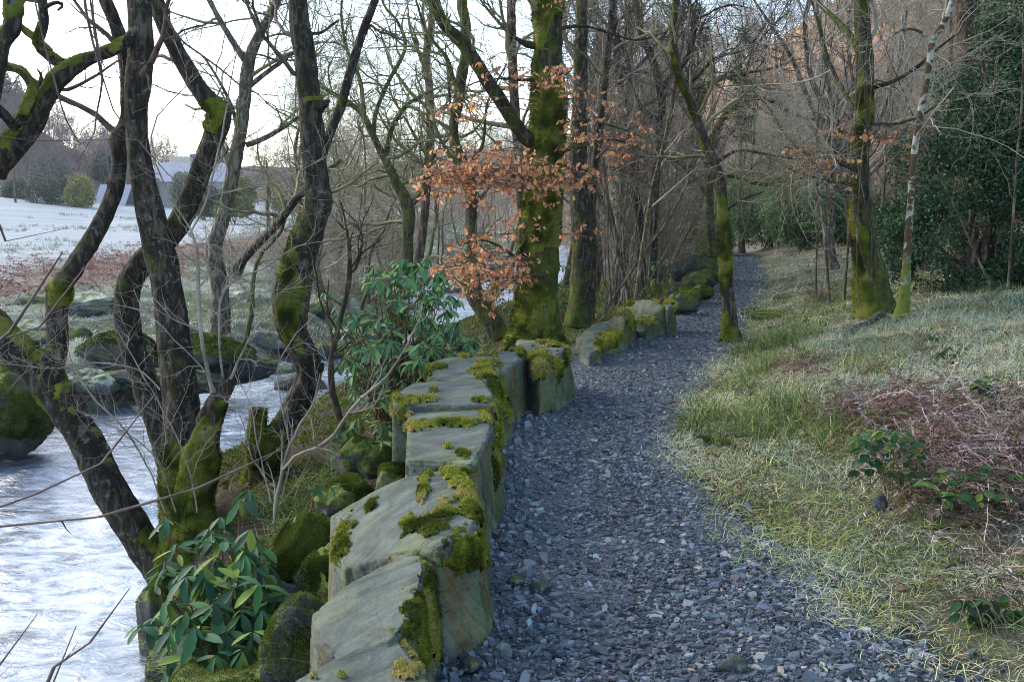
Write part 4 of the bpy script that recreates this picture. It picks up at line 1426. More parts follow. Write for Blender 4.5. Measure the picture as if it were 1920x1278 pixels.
stump, P, Rr = woody('broken_stump', 'broken brown stump with pale shoots, leaning from the main alder stem', 'stump', gnd(365, 1010, 30), [st_tr], 'brown_bark', 'twig_pale',
                     [], 9, 30, lump=0.16, ridge=0.10, seg=0.02, moss=(lambda V, N: fbm(V * 3, 3, 71) - 0.35 + 1.0 * sst(-0.15, -0.7, V[:, 2]), 26000, 0.014, 0.015))
sp = []
for k in range(9):
    a = k * 0.7
    b_ = at(428 + 12 * cos(a), 716 + 7 * sin(a), aY - .2 + .03 * sin(a * 2))
    h = 0.05 + 0.09 * ((k * 37) % 10) / 10
    sp.append(resample(A([[*b_, .022], [*(b_ + A([.01, 0, h * .5])), .014], [*(b_ + A([.02, 0, h])), .002]]), 5))
mk('splinters', [(v, f) for s_ in sp for v, f in tube(s_, 5, 0.2, 0.2, 3, False)], M['brown_bark'], stump)

# right-hand alder of the pair
cY = 8.9
C_tr = trace([(478, 940, cY, 74), (492, 880, cY, 62), (520, 815, cY, 54), (556, 760, cY, 54), (580, 700, cY, 52), (560, 645, cY, 56), (540, 600, cY, 58), (538, 555, cY, 58), (556, 500, cY, 60), (578, 440, cY, 60), (596, 380, cY, 56),
              (590, 310, cY, 50), (584, 240, cY, 46), (580, 185, cY, 46), (572, 110, cY, 42), (562, 40, cY, 40), (556, -40, cY, 36), (545, -180, cY, 30), (530, -380, cY, 20), (525, -560, cY, 7)])
C2 = trace([(600, 300, cY + .1, 22), (618, 250, cY + .15, 20), (640, 195, cY + .2, 19), (658, 130, cY + .2, 18), (680, 60, cY + .2, 17), (704, 0, cY + .2, 15), (740, -90, cY + .2, 12), (790, -220, cY + .2, 4)])
C3 = trace([(484, 900, cY - .1, 40), (482, 850, cY - .1, 36), (482, 800, cY - .1, 30), (486, 765, cY - .1, 22)])
C4 = trace([(590, 205, cY, 30), (606, 196, cY - .1, 20), (618, 188, cY - .1, 7)])
C5 = trace([(598, 350, cY + .1, 14), (560, 368, cY + .2, 15), (520, 420, cY + .6, 16), (470, 470, cY + 1.5, 18), (445, 500, cY + 2.2, 20)])
C6 = trace([(572, 60, cY, 8), (600, 62, cY, 6), (635, 38, cY, 4)])
C7 = trace([(590, 700, cY, 20), (602, 690, cY - .1, 14), (606, 680, cY - .1, 5)])
mc_ = lambda V, N: fbm(V * A([2.5, 2.5, 1.6]), 4, 81) * 0.9 - 0.22 + 0.7 * sst(0.0, -0.9, V[:, 2])
al2, P, Rr = woody('alder_tree', 'tall dark alder with a crooked trunk between the river and the wall', 'tree', gnd(490, 930, 30), [C_tr, C2, C3, C4, C5, C6, C7], 'alder_bark', 'twig',
                   [dict(n=4, L=(0.8, 1.8), ang=(0.5, 1.2), up=0.04, wig=0.2, K=9, t=(0.45, 1), rmin=0.003, sides=4, src=[0, 1]),
                    dict(n=5, L=(0.3, 0.8), ang=(0.5, 1.1), up=0.02, wig=0.2, K=6, t=(0.15, 1), rmin=0.0018),
                    dict(n=4, L=(0.1, 0.3), ang=(0.4, 1.0), up=0.02, wig=0.2, K=4, t=(0.2, 1), rmin=0.0013)], 17, 40, seg=0.03, lump=0.1, ridge=0.06,
                   moss=(mc_, 24000, 0.014, 0.014))
V_, F_ = tube(resample(C_tr, 200)[100:180], 24, 0.1, 0.06, 17, False)[0]
moss_on(V_, F_, 'moss', al2, lambda V, N: blob_mask([(592, 186, 24, 12)], 8, 0.5)(V, N) + 0.2 * N[:, 2], 26000, 0.014, 15, 0.02, MT)
V_, F_ = tube(resample(C3, 40), 20, 0.1, 0.06, 17, False)[0]
moss_on(V_, F_, 'moss', al2, lambda V, N: fbm(V * 4, 3, 9) + 0.3, 24000, 0.014, 16, 0.015, MT)

# far-bank forked tree
dY = 20
D_tr = trace([(412, 622, dY, 44), (414, 570, dY, 38), (410, 520, dY, 36), (400, 470, dY, 36), (412, 430, dY, 30), (425, 385, dY, 28), (438, 320, dY, 28), (450, 250, dY, 27), (458, 190, dY, 26), (462, 150, dY, 26), (467, 112, dY, 24), (482, 75, dY, 20),
              (500, 40, dY, 17), (520, 0, dY, 15), (560, -90, dY, 10), (590, -200, dY, 4)])
D2 = trace([(462, 115, dY, 16), (445, 92, dY, 13), (425, 60, dY, 12), (408, 30, dY, 11), (390, -5, dY, 10), (350, -90, dY, 5)])
D3 = trace([(464, 165, dY, 11), (495, 140, dY, 10), (525, 118, dY, 9), (550, 100, dY, 7), (600, 80, dY, 3)])
D4 = trace([(462, 272, dY, 12), (490, 262, dY, 11), (530, 240, dY, 9), (560, 220, dY, 7), (610, 200, dY, 3)])
D5 = trace([(440, 520, dY, 22), (460, 480, dY, 19), (490, 450, dY, 18), (520, 420, dY, 17), (550, 380, dY, 16), (575, 350, dY, 14), (640, 300, dY, 8)])
D6 = trace([(488, 65, dY, 9), (478, 40, dY, 8), (466, 15, dY, 6), (455, -20, dY, 5)])
D7 = trace([(446, 250, dY + .2, 9), (436, 205, dY + .2, 8), (415, 160, dY + .2, 6), (385, 110, dY + .2, 4)])
woody('alder_tree', 'slim grey forked alder on the far bank, seen between the two dark near stems', 'tree', gnd(412, 622, 60), [D_tr, D2, D3, D4, D5, D6, D7], 'grey_bark', 'twig_green',
      [dict(n=8, L=(1.2, 3.0), ang=(0.6, 1.3), up=0.04, wig=0.2, K=9, t=(0.3, 1), rmin=0.006, sides=4),
       dict(n=6, L=(0.5, 1.3), ang=(0.5, 1.1), up=0.02, wig=0.22, K=6, t=(0.15, 1), rmin=0.004),
       dict(n=5, L=(0.2, 0.6), ang=(0.4, 1.0), up=0.02, wig=0.2, K=4, t=(0.2, 1), rmin=0.0035)], 23, 20, seg=0.12)

# mossy curved alder left of the oak
gY = 13.6
G_tr = trace([(938, 632, gY, 46), (922, 600, gY, 42), (900, 572, gY, 36), (880, 540, gY, 28), (868, 505, gY + .3, 20), (866, 480, gY + .6, 18)])
G2 = trace([(912, 590, gY, 28), (892, 540, gY + .1, 26), (884, 480, gY + .2, 24), (884, 420, gY + .2, 24), (882, 360, gY + .2, 26), (872, 318, gY + .2, 28), (856, 280, gY + .2, 22), (850, 235, gY + .2, 20), (860, 190, gY + .2, 22), (866, 140, gY + .2, 22),
            (874, 90, gY + .2, 20), (872, 40, gY + .2, 22), (866, 0, gY + .2, 20), (872, -80, gY + .2, 16), (880, -220, gY + .2, 6)])
G3 = trace([(868, 180, gY, 12), (850, 150, gY, 10), (838, 110, gY, 8), (800, 60, gY, 6), (780, 0, gY, 4)])
G4 = trace([(885, 300, gY, 8), (905, 270, gY - .1, 7), (915, 190, gY - .1, 5), (950, 120, gY, 3)])
G5 = trace([(852, 250, gY, 6), (845, 200, gY, 5), (838, 120, gY, 4), (835, 85, gY, 2.5)])
woody('alder_tree', 'bright mossy curved tree just left of the big oak, leaning base over the water', 'tree', gnd(938, 636, 40), [G_tr, G2, G3, G4, G5], 'mossy_bark', 'twig_green',
      [dict(n=10, L=(0.8, 2.0), ang=(0.6, 1.3), up=0.03, wig=0.2, K=8, t=(0.2, 1), rmin=0.004, sides=4),
       dict(n=6, L=(0.3, 0.9), ang=(0.5, 1.1), up=0.02, wig=0.22, K=6, t=(0.15, 1), rmin=0.0028),
       dict(n=4, L=(0.15, 0.4), ang=(0.4, 1.0), up=0.02, wig=0.2, K=4, t=(0.2, 1), rmin=0.0022)], 29, 26, seg=0.06)

# straight trees behind the oak
fY = 15.0
F_tr = trace([(1082, 610, fY, 56), (1086, 570, fY, 44), (1090, 500, fY, 42), (1090, 430, fY, 40), (1086, 360, fY, 40), (1084, 280, fY, 36), (1086, 200, fY, 30), (1089, 120, fY, 28), (1090, 40, fY, 26), (1091, -60, fY, 24), (1094, -250, fY, 18), (1096, -460, fY, 6)])
F2 = trace([(1104, 600, fY + .2, 24), (1110, 520, fY + .2, 18), (1110, 430, fY + .2, 16), (1112, 340, fY + .2, 16), (1122, 260, fY + .2, 15), (1130, 190, fY + .2, 14), (1138, 110, fY + .2, 14), (1146, 30, fY + .2, 13), (1152, -60, fY + .2, 10), (1160, -200, fY + .2, 4)])
woody('tree', 'straight twin-stemmed brown tree right behind the big oak', 'tree', gnd(1085, 612, 40), [F_tr, F2], 'twin_bark', 'twig_wood',
      [dict(n=12, L=(0.8, 2.4), ang=(0.7, 1.4), up=0.04, wig=0.2, K=8, t=(0.35, 1), rmin=0.004, sides=4),
       dict(n=7, L=(0.3, 1.0), ang=(0.5, 1.1), up=0.02, wig=0.22, K=6, t=(0.15, 1), rmin=0.003),
       dict(n=5, L=(0.15, 0.5), ang=(0.4, 1.0), up=0.02, wig=0.2, K=4, t=(0.2, 1), rmin=0.0025)], 31, 24, seg=0.07)
hY = 24
H_tr = trace([(985, 560, hY, 22), (985, 480, hY, 22), (978, 380, hY, 20), (974, 300, hY, 20), (966, 220, hY, 20), (962, 140, hY, 20), (959, 60, hY, 19), (958, -20, hY, 18), (955, -200, hY, 12), (950, -330, hY, 5)])
I_tr = trace([(782, 500, hY + 2, 20), (792, 440, hY + 2, 18), (800, 350, hY + 2, 17), (806, 260, hY + 2, 17), (806, 180, hY + 2, 17), (800, 100, hY + 2, 16), (810, 40, hY + 2, 12), (806, -60, hY + 2, 10), (800, -200, hY + 2, 5)])
for nm, q, lb, sd, bt in (('tree', H_tr, 'straight dark red-brown trunk seen between the mossy limb and the big oak', 37, 'brown_bark'), ('tree', I_tr, 'upright dark trunk rising left of the bright mossy curved tree', 41, 'wood_bark')):
    woody(nm, lb, 'tree', [q[0][0], q[0][1], Hs(q[0][0], q[0][1])], [q], bt, 'twig_green',
          [dict(n=26, L=(1.0, 3.4), ang=(0.7, 1.4), up=0.05, wig=0.2, K=8, t=(0.25, 1), rmin=0.006, sides=4),
           dict(n=7, L=(0.5, 1.3), ang=(0.5, 1.1), up=0.02, wig=0.22, K=6, t=(0.15, 1), rmin=0.0045),
           dict(n=5, L=(0.2, 0.6), ang=(0.4, 1.0), up=0.02, wig=0.2, K=4, t=(0.2, 1), rmin=0.004)], sd, 16, seg=0.15)
jY = 21
J_tr = trace([(762, 520, jY, 26), (764, 450, jY, 24), (765, 390, jY, 28), (745, 345, jY, 20), (722, 300, jY, 17), (700, 255, jY, 14), (680, 215, jY, 12), (650, 190, jY, 10), (600, 160, jY, 7), (560, 120, jY, 3)])
J2 = trace([(768, 385, jY, 14), (792, 360, jY, 12), (800, 325, jY, 9), (815, 290, jY, 7), (850, 250, jY, 4)])
J3 = trace([(722, 300, jY, 12), (735, 240, jY, 10), (760, 200, jY, 8), (790, 180, jY, 7), (830, 160, jY, 3)])
J4 = trace([(700, 255, jY, 10), (705, 210, jY, 9), (730, 150, jY, 8), (760, 90, jY, 8), (745, 40, jY, 6), (720, 10, jY, 5), (700, -60, jY, 3)])
J5 = trace([(683, 220, jY, 10), (675, 150, jY, 8), (650, 90, jY, 6), (640, 20, jY, 5), (650, -60, jY, 3)])
woody('alder_tree', 'gnarled mossy tree of contorted limbs over the river, right of the crooked alder', 'tree', [J_tr[0][0], J_tr[0][1], Hs(J_tr[0][0], J_tr[0][1])], [J_tr, J2, J3, J4, J5], 'mossy_bark', 'twig_green',
      [dict(n=14, L=(0.8, 2.4), ang=(0.6, 1.4), up=0.03, wig=0.3, K=9, t=(0.2, 1), rmin=0.006, sides=4),
       dict(n=6, L=(0.4, 1.1), ang=(0.5, 1.2), up=0.02, wig=0.3, K=6, t=(0.15, 1), rmin=0.0045),
       dict(n=4, L=(0.2, 0.5), ang=(0.4, 1.0), up=0.02, wig=0.2, K=4, t=(0.2, 1), rmin=0.004)], 43, 16, seg=0.12)

# young tree at the path edge
kY = 12.3
K_tr = trace([(1374, 652, kY, 52), (1372, 630, kY, 36), (1368, 590, kY, 28), (1364, 540, kY, 25), (1361, 480, kY, 24), (1360, 430, kY, 23), (1354, 380, kY, 22), (1347, 330, kY, 23), (1330, 285, kY, 22), (1312, 240, kY, 17), (1296, 190, kY, 15),
              (1278, 150, kY, 14), (1268, 110, kY, 15), (1262, 60, kY, 13), (1268, 10, kY, 13), (1272, -50, kY, 12), (1270, -160, kY, 8), (1275, -300, kY, 3)])
K2 = trace([(1270, 130, kY, 10), (1262, 180, kY + .3, 9), (1252, 240, kY + .6, 9), (1240, 290, kY + .9, 9), (1225, 350, kY + 1.2, 10), (1212, 420, kY + 1.5, 9), (1200, 500, kY + 1.7, 9), (1192, 560, kY + 1.8, 9)])
K3 = trace([(1350, 300, kY, 8), (1385, 282, kY + .2, 6), (1440, 290, kY + .5, 5), (1500, 300, kY + .8, 3)])
K4 = trace([(1355, 400, kY, 6), (1390, 375, kY - .2, 5), (1430, 360, kY - .3, 3)])
woody('young_tree', 'slender crooked tree with a mossy foot standing on the right edge of the path', 'tree', gnd(1374, 652, 40), [K_tr, K3, K4], 'young_bark', 'twig_green',
      [dict(n=13, L=(0.6, 1.9), ang=(0.6, 1.3), up=0.02, wig=0.2, K=8, t=(0.35, 1), rmin=0.003, sides=4),
       dict(n=6, L=(0.3, 0.9), ang=(0.5, 1.1), up=0.02, wig=0.2, K=6, t=(0.15, 1), rmin=0.0025),
       dict(n=4, L=(0.15, 0.4), ang=(0.4, 1.0), up=0.02, wig=0.2, K=4, t=(0.2, 1), rmin=0.002)], 47, 22, seg=0.05, flare=0.25,
      moss=(lambda V, N: fbm(V * A([3, 3, 2]), 3, 91) + 0.35 * sst(1.8, 0.3, V[:, 2]) - 0.22 - 0.3 * N[:, 0], 7000, 0.02, 0.012))
woody('young_tree', 'pale smooth leaning stem crossing behind the slender crooked tree', 'tree', gnd(1190, 570, 40), [K2[::-1]], 'pale_bark', 'twig_wood',
      [dict(n=9, L=(0.5, 1.6), ang=(0.5, 1.1), up=0.06, wig=0.15, K=8, t=(0.35, 1), rmin=0.003, sides=4),
       dict(n=5, L=(0.3, 0.9), ang=(0.5, 1.1), up=0.02, wig=0.2, K=6, t=(0.15, 1), rmin=0.0025)], 48, 14, seg=0.08)

# right: ivy-bound mossy tree and banded stem
mY = 12.2
M_tr = trace([(1648, 605, mY, 96), (1642, 570, mY, 76), (1636, 530, mY, 62), (1630, 490, mY, 52), (1620, 440, mY, 42), (1612, 380, mY, 37), (1610, 310, mY, 36), (1616, 250, mY, 36), (1622, 190, mY, 34), (1622, 120, mY, 32), (1618, 50, mY, 31),
              (1616, -30, mY, 30), (1622, -180, mY, 24), (1630, -380, mY, 14), (1635, -520, mY, 5)])
M2 = trace([(1612, 100, mY, 14), (1590, 60, mY + .3, 11), (1560, 30, mY + .6, 10), (1530, 0, mY + 1, 9), (1480, -80, mY + 1.2, 4)])
M3 = trace([(1636, 165, mY, 9), (1680, 150, mY - .2, 8), (1720, 125, mY - .4, 7), (1760, 90, mY - .6, 5), (1800, 60, mY - .8, 3)])
M4 = trace([(1602, 205, mY, 9), (1570, 150, mY + .3, 8), (1545, 90, mY + .5, 7), (1530, 30, mY + .7, 5), (1510, -40, mY + .9, 3)])
M5 = trace([(1604, 320, mY, 6), (1560, 300, mY - .2, 5), (1520, 290, mY - .4, 4), (1470, 275, mY - .6, 3)])
M6 = trace([(1634, 232, mY, 7), (1680, 232, mY - .2, 6), (1730, 215, mY - .3, 4), (1790, 170, mY - .5, 2)])
M7 = trace([(1606, 345, mY, 5), (1560, 340, mY - .3, 4), (1500, 325, mY - .6, 2.5), (1480, 318, mY - .7, 2)])
mmr = lambda V, N: fbm(V * A([2.6, 2.6, 1.4]), 4, 95) * 1.0 - 0.20 + 0.3 * sst(2.6, 1.2, V[:, 2]) - 0.3 * N[:, 0] * 0 + 0.12 * (-N[:, 0]) - 0.25 * sst(2.6, 3.6, V[:, 2])
mt, P, Rr = woody('oak_tree', 'mossy tree with a swollen foot on the right bank, ivy stems up its side', 'tree', gnd(1645, 600, 40), [M_tr, M2, M3, M4, M5, M6, M7], 'oak_bark', 'twig_grey',
                  [dict(n=8, L=(0.9, 2.4), ang=(0.5, 1.2), up=0.03, wig=0.2, K=9, t=(0.25, 1), rmin=0.004, sides=4),
                   dict(n=6, L=(0.4, 1.2), ang=(0.5, 1.1), up=0.02, wig=0.2, K=6, t=(0.15, 1), rmin=0.0028),
                   dict(n=5, L=(0.15, 0.5), ang=(0.4, 1.0), up=0.02, wig=0.2, K=4, t=(0.2, 1), rmin=0.0022)], 53, 30, seg=0.05, flare=0.22,
                  moss=(mmr, 8000, 0.026, 0.022))
oak_leaves(mt, [(1495, 283, 22, 8, mY - .6, 30), (1545, 300, 38, 18, mY - .5, 85), (1570, 262, 30, 14, mY - .4, 40), (1655, 260, 35, 12, mY - .3, 55), (1665, 245, 14, 10, mY - .3, 20), (1545, 318, 20, 8, mY - .5, 20), (1495, 318, 14, 6, mY - .6, 12), (1588, 325, 10, 6, mY - .3, 8), (1560, 350, 6, 5, mY - .3, 4)], 27, trunk_px=1612)
iv = []
for k in range(5):
    pts = []
    for s_ in range(14):
        y_ = 560 - s_ * 46
        base_x = np.interp(y_, [-60, 120, 300, 440, 560], [1616, 1622, 1611, 1622, 1640])
        hw = np.interp(y_, [-60, 120, 300, 440, 560], [15, 16, 18, 22, 34])
        pts.append((base_x + hw * sin(k * 1.5 + s_ * 0.35) * 0.9, y_, mY - 0.11 - 0.08 * abs(cos(k * 1.5 + s_ * .35)), 3.2 - s_ * 0.1))
    iv.append(resample(trace(pts), 70))
mk('ivy_stems', [(v, f) for q in iv for v, f in tube(q, 6, 0.2, 0.1, 4)], M['wood_bark'], mt)
# root running over the ground from the foot
rt = []
for px, py in ((1655, 585), (1640, 600), (1625, 612), (1600, 622), (1585, 636)):
    p = gnd(px, py, 40)
    rt.append([p[0], p[1], p[2] + 0.03, 0.035])
mk('root', tube(resample(A(rt), 30), 10, 0.2, 0.1, 8), M['wood_bark'], mt)

nY = 11.4
N_tr = trace([(1690, 598, nY, 34), (1694, 570, nY, 26), (1698, 520, nY, 19), (1701, 470, nY, 16), (1706, 400, nY, 15), (1711, 330, nY, 14), (1718, 260, nY, 13), (1728, 200, nY, 13), (1736, 160, nY, 12), (1744, 110, nY, 13), (1748, 80, nY, 14), (1760, 60, nY, 13),
              (1776, 30, nY, 12), (1786, 0, nY, 11), (1800, -60, nY, 9), (1815, -180, nY, 4)])
N2_ = trace([(1746, 82, nY, 7), (1730, 62, nY, 6), (1705, 55, nY, 5), (1680, 62, nY - .1, 4), (1650, 85, nY - .2, 3), (1600, 105, nY - .3, 2)])
tb = NT('banded_bark')
gcc = tb.coord((1.5, 1.5, 1.6))
bm_ = tb.ramp(tb.noise(3.4, 5, 0.6, gcc, 1.2), [(0.43, 0.0), (0.50, 1.0)])
sx = tb.n('SeparateXYZ')
tb.l(tb.coord(), sx.inputs[0])
low = tb.ramp(sx.outputs['Z'], [(0.45, 1.0), (0.8, 0.0)])
cc_ = tb.mix(bm_, (0.32, 0.33, 0.26), (0.070, 0.046, 0.026))
cc_ = tb.mix(tb.math('MULTIPLY', low, tb.ramp(tb.noise(6, 4, 0.6, tb.coord()), [(0.35, 0.0), (0.5, 1.0)])), cc_, (0.12, 0.15, 0.02))
M['banded'] = tb.out(cc_, 0.85, tb.bump(tb.noise(30, 5, 0.6, tb.coord()), 0.5, 0.01), 0.2)
woody('young_tree', 'thin stem with brown and white lichen bands in front of the holly', 'tree', gnd(1690, 600, 40), [N_tr, N2_], 'banded', 'twig_grey',
      [dict(n=3, L=(0.5, 1.3), ang=(0.5, 1.2), up=0.0, wig=0.2, K=8, t=(0.3, 1), rmin=0.003, sides=4),
       dict(n=5, L=(0.3, 0.8), ang=(0.5, 1.1), up=0.02, wig=0.2, K=6, t=(0.15, 1), rmin=0.002)], 59, 16, seg=0.05)
O_tr = trace([(1805, 560, 16, 60), (1812, 400, 16, 50), (1815, 250, 16, 44), (1816, 120, 16, 42), (1815, 0, 16, 42), (1812, -150, 16, 36), (1810, -350, 16, 14)])
woody('tree', 'broad ribbed brown trunk rising behind the holly at the upper right', 'tree', [O_tr[0][0], O_tr[0][1], Hs(O_tr[0][0], O_tr[0][1])], [O_tr], 'brown_bark', 'twig_wood',
      [dict(n=4, L=(0.8, 2.0), ang=(0.4, .9), up=0.10, wig=0.2, K=8, t=(0.75, 1), rmin=0.004, sides=4),
       dict(n=6, L=(0.4, 1.2), ang=(0.5, 1.1), up=0.02, wig=0.2, K=6, t=(0.15, 1), rmin=0.003)], 61, 26, seg=0.08, ridge=0.10)

qY = 21
woody('oak_tree', 'black contorted tree forking against the sky above the pale leaning stem', 'tree', gnd(1228, 520, 60),
      [trace([(1222, 520, qY, 22), (1226, 420, qY, 18), (1230, 330, qY, 17), (1238, 250, qY, 16), (1240, 180, qY, 16), (1222, 110, qY, 15), (1202, 60, qY, 13), (1192, 0, qY, 12), (1180, -80, qY, 8), (1190, -200, qY, 3)]),
       trace([(1240, 170, qY, 14), (1262, 140, qY, 13), (1290, 105, qY, 11), (1302, 50, qY, 10), (1292, -10, qY, 8), (1310, -90, qY, 4)]),
       trace([(1238, 230, qY, 11), (1205, 205, qY, 10), (1184, 165, qY, 9), (1176, 110, qY, 8), (1150, 60, qY, 7), (1110, 20, qY, 4)]),
       trace([(1262, 140, qY, 8), (1300, 150, qY, 7), (1340, 110, qY, 6), (1400, 90, qY, 5), (1440, 40, qY, 3)])], 'alder_bark', 'twig',
      [dict(n=14, L=(1.0, 2.6), ang=(0.6, 1.3), up=0.04, wig=0.28, K=9, t=(0.2, 1), rmin=0.006, sides=4), dict(n=7, L=(0.5, 1.3), ang=(0.5, 1.1), up=0.02, wig=0.25, K=6, t=(0.15, 1), rmin=0.0045),
       dict(n=5, L=(0.2, 0.6), ang=(0.4, 1.0), up=0.02, wig=0.2, K=4, t=(0.2, 1), rmin=0.004)], 211, 14, seg=.12)
qY = 24
woody('oak_tree', 'dark tree with long arching limbs behind the slender crooked tree', 'tree', gnd(1338, 470, 60),
      [trace([(1336, 480, qY, 20), (1332, 420, qY, 17), (1330, 350, qY, 16), (1334, 280, qY, 15), (1345, 240, qY, 13), (1370, 205, qY, 12), (1410, 185, qY, 10), (1450, 190, qY, 9), (1490, 215, qY, 8), (1540, 225, qY, 5), (1580, 215, qY, 3)]),
       trace([(1334, 300, qY, 12), (1318, 250, qY, 11), (1312, 200, qY, 10), (1330, 160, qY, 9), (1380, 140, qY, 8), (1440, 130, qY, 6), (1500, 110, qY, 3)]),
       trace([(1332, 340, qY, 9), (1370, 330, qY, 8), (1420, 345, qY, 7), (1470, 340, qY, 5), (1530, 330, qY, 3)]),
       trace([(1330, 370, qY, 9), (1300, 330, qY, 8), (1262, 300, qY, 7), (1225, 300, qY, 5), (1190, 330, qY, 3)]),
       trace([(1318, 250, qY, 9), (1280, 200, qY, 7), (1260, 140, qY, 6), (1270, 60, qY, 4), (1290, -20, qY, 2)]),
       trace([(1410, 185, qY, 7), (1400, 130, qY, 6), (1430, 70, qY, 5), (1480, 20, qY, 3)])], 'mossy_bark', 'twig',
      [dict(n=12, L=(1.0, 2.8), ang=(0.6, 1.3), up=0.03, wig=0.28, K=9, t=(0.2, 1), rmin=0.006, sides=4), dict(n=7, L=(0.5, 1.3), ang=(0.5, 1.1), up=0.02, wig=0.25, K=6, t=(0.15, 1), rmin=0.0045),
       dict(n=5, L=(0.2, 0.6), ang=(0.4, 1.0), up=0.02, wig=0.2, K=4, t=(0.2, 1), rmin=0.004)], 213, 14, seg=.12)
qY = 19
woody('tree', 'silvery fan-branched tree behind the mossy trunk on the right bank', 'tree', gnd(1612, 490, 60),
      [trace([(1612, 500, qY, 20), (1608, 420, qY, 17), (1600, 350, qY, 15), (1570, 290, qY, 12), (1535, 230, qY, 11), (1505, 160, qY, 9), (1480, 100, qY, 8), (1440, 40, qY, 6), (1400, -20, qY, 3)]),
       trace([(1602, 355, qY, 11), (1580, 260, qY, 9), (1555, 170, qY, 8), (1545, 90, qY, 7), (1530, 0, qY, 5), (1520, -80, qY, 3)]),
       trace([(1605, 380, qY, 9), (1560, 345, qY, 8), (1520, 300, qY, 7), (1470, 250, qY, 6), (1440, 200, qY, 4), (1400, 160, qY, 2)]),
       trace([(1604, 370, qY, 9), (1625, 290, qY, 8), (1660, 200, qY, 7), (1690, 110, qY, 5), (1700, 20, qY, 3)]),
       trace([(1600, 350, qY, 8), (1650, 310, qY, 7), (1700, 240, qY, 5), (1760, 190, qY, 3)])], 'grey_bark', 'twig_grey',
      [dict(n=8, L=(0.9, 2.4), ang=(0.5, 1.1), up=0.05, wig=0.18, K=9, t=(0.2, 1), rmin=0.005, sides=4), dict(n=7, L=(0.5, 1.3), ang=(0.5, 1.1), up=0.02, wig=0.2, K=6, t=(0.15, 1), rmin=0.004),
       dict(n=5, L=(0.2, 0.6), ang=(0.4, 1.0), up=0.02, wig=0.2, K=4, t=(0.2, 1), rmin=0.0035)], 217, 14, seg=.12)

# ================================================================== BACKGROUND WOODS
def wood_tree(seed, height, r, style, bmat, tmat, name='woodland_tree', label='', group=None, rmin=0.005):
    rng = np.random.default_rng(seed)
    K = 16
    t_ = np.linspace(0, 1, K)
    wv = {'straight': 0.9, 'crooked': 2.2, 'oak': 1.5}[style]
    x = np.cumsum(rng.normal(0, wv / K, K)) + rng.normal(0, 1.1) * t_ + wv * .25 * np.sin(t_ * rng.uniform(4, 8) + seed)
    y = np.cumsum(rng.normal(0, wv / K, K)) + rng.normal(0, 1.1) * t_
    x -= x[0]; y -= y[0]
    rad = r * (1 - 0.93 * t_ ** 1.15)
    q = np.stack([x, y, t_ * height - 0.25, np.maximum(rad, 0.012)], 1)
    q[0, 3] *= 1.5
    o = thing(name, label, 'tree', (0, 0, 0), group)
    tp = tube(resample(q, 26), 9, 0.12, 0.06, seed, True)
    mk('trunk', tp, M[bmat], o)
    P, Rr = q[None, :, :3], q[None, :, 3]
    out = []
    lo = {'straight': 0.30, 'crooked': 0.16, 'oak': 0.22}[style]
    n1 = {'straight': 26, 'crooked': 18, 'oak': 20}[style]
    Ln = {'straight': (1.3, 3.4), 'crooked': (2.0, 4.2), 'oak': (2.5, 5.0)}[style]
    a, b = grow(P, Rr, n1, Ln, (0.6, 1.25), 0.06, 0.2, 9, 0.5, (lo, 1), rmin * 1.6, rng, 0.55)
    out.append(tubes(a, b, 4))
    a, b = grow(a, b, 6, (0.8, 2.0), (0.5, 1.1), 0.04, 0.22, 7, 0.55, (0.2, 1), rmin * 1.2, rng)
    out.append(tubes(a, b, 3))
    a, b = grow(a, b, 5, (0.35, 1.0), (0.45, 1.0), 0.03, 0.2, 5, 0.6, (0.15, 1), rmin, rng)
    out.append(tubes(a, b, 3))
    a, b = grow(a, b, 4, (0.2, 0.6), (0.4, 0.9), 0.02, 0.15, 3, 0.7, (0.2, 1), rmin * .8, rng)
    out.append(tubes(a, b, 3))
    mk('crown', out, M[tmat], o)
    return o


G_R = 'bare trees crowding the right hillside'
G_N = 'bare trees along the near river bank'
G_F = 'bare trees along the far river bank'
protos = []
for sd, hh_, r_, st_, bm1, tm1 in ((1, 12, .085, 'crooked', 'wood_bark', 'twig_wood'), (2, 10.5, .085, 'crooked', 'grey_bark', 'twig_grey'), (3, 13, .12, 'oak', 'alder_bark', 'twig'),
                                   (4, 9, .075, 'crooked', 'mossy_bark', 'twig_green'), (5, 11, .07, 'straight', 'grey_bark', 'twig_grey'), (6, 12, .11, 'oak', 'mossy_bark', 'twig_green'),
                                   (7, 8, .05, 'straight', 'wood_bark', 'twig_wood')):
    protos.append([wood_tree(100 + sd, hh_, r_, st_, bm1, tm1), False])
wr = np.random.default_rng(91)


def plant(k, x, y, label, group, scale=1.0, rot=None):
    pr = protos[k]
    if not pr[1]:
        o = pr[0]
        pr[1] = True
    else:
        o = copy_tree(pr[0])
    o.location = (float(x), float(y), Hs(x, y) - 0.05)
    o.rotation_euler = (0, 0, wr.uniform(0, 6.28) if rot is None else rot)
    o.scale = (scale, scale, scale)
    tag(o, label, 'tree', group)
    return o


def clear(x, y):
    if XL(y) - 0.8 < x < XR(y) + 1.2 and y < 46: return False
    if RW(y) - 0.2 < x < RE(y) + 0.3 and y < 130: return False
    px = 960 + FPX * x / y
    if y < 19 and px > 1420: return False
    return True


cnt = 0
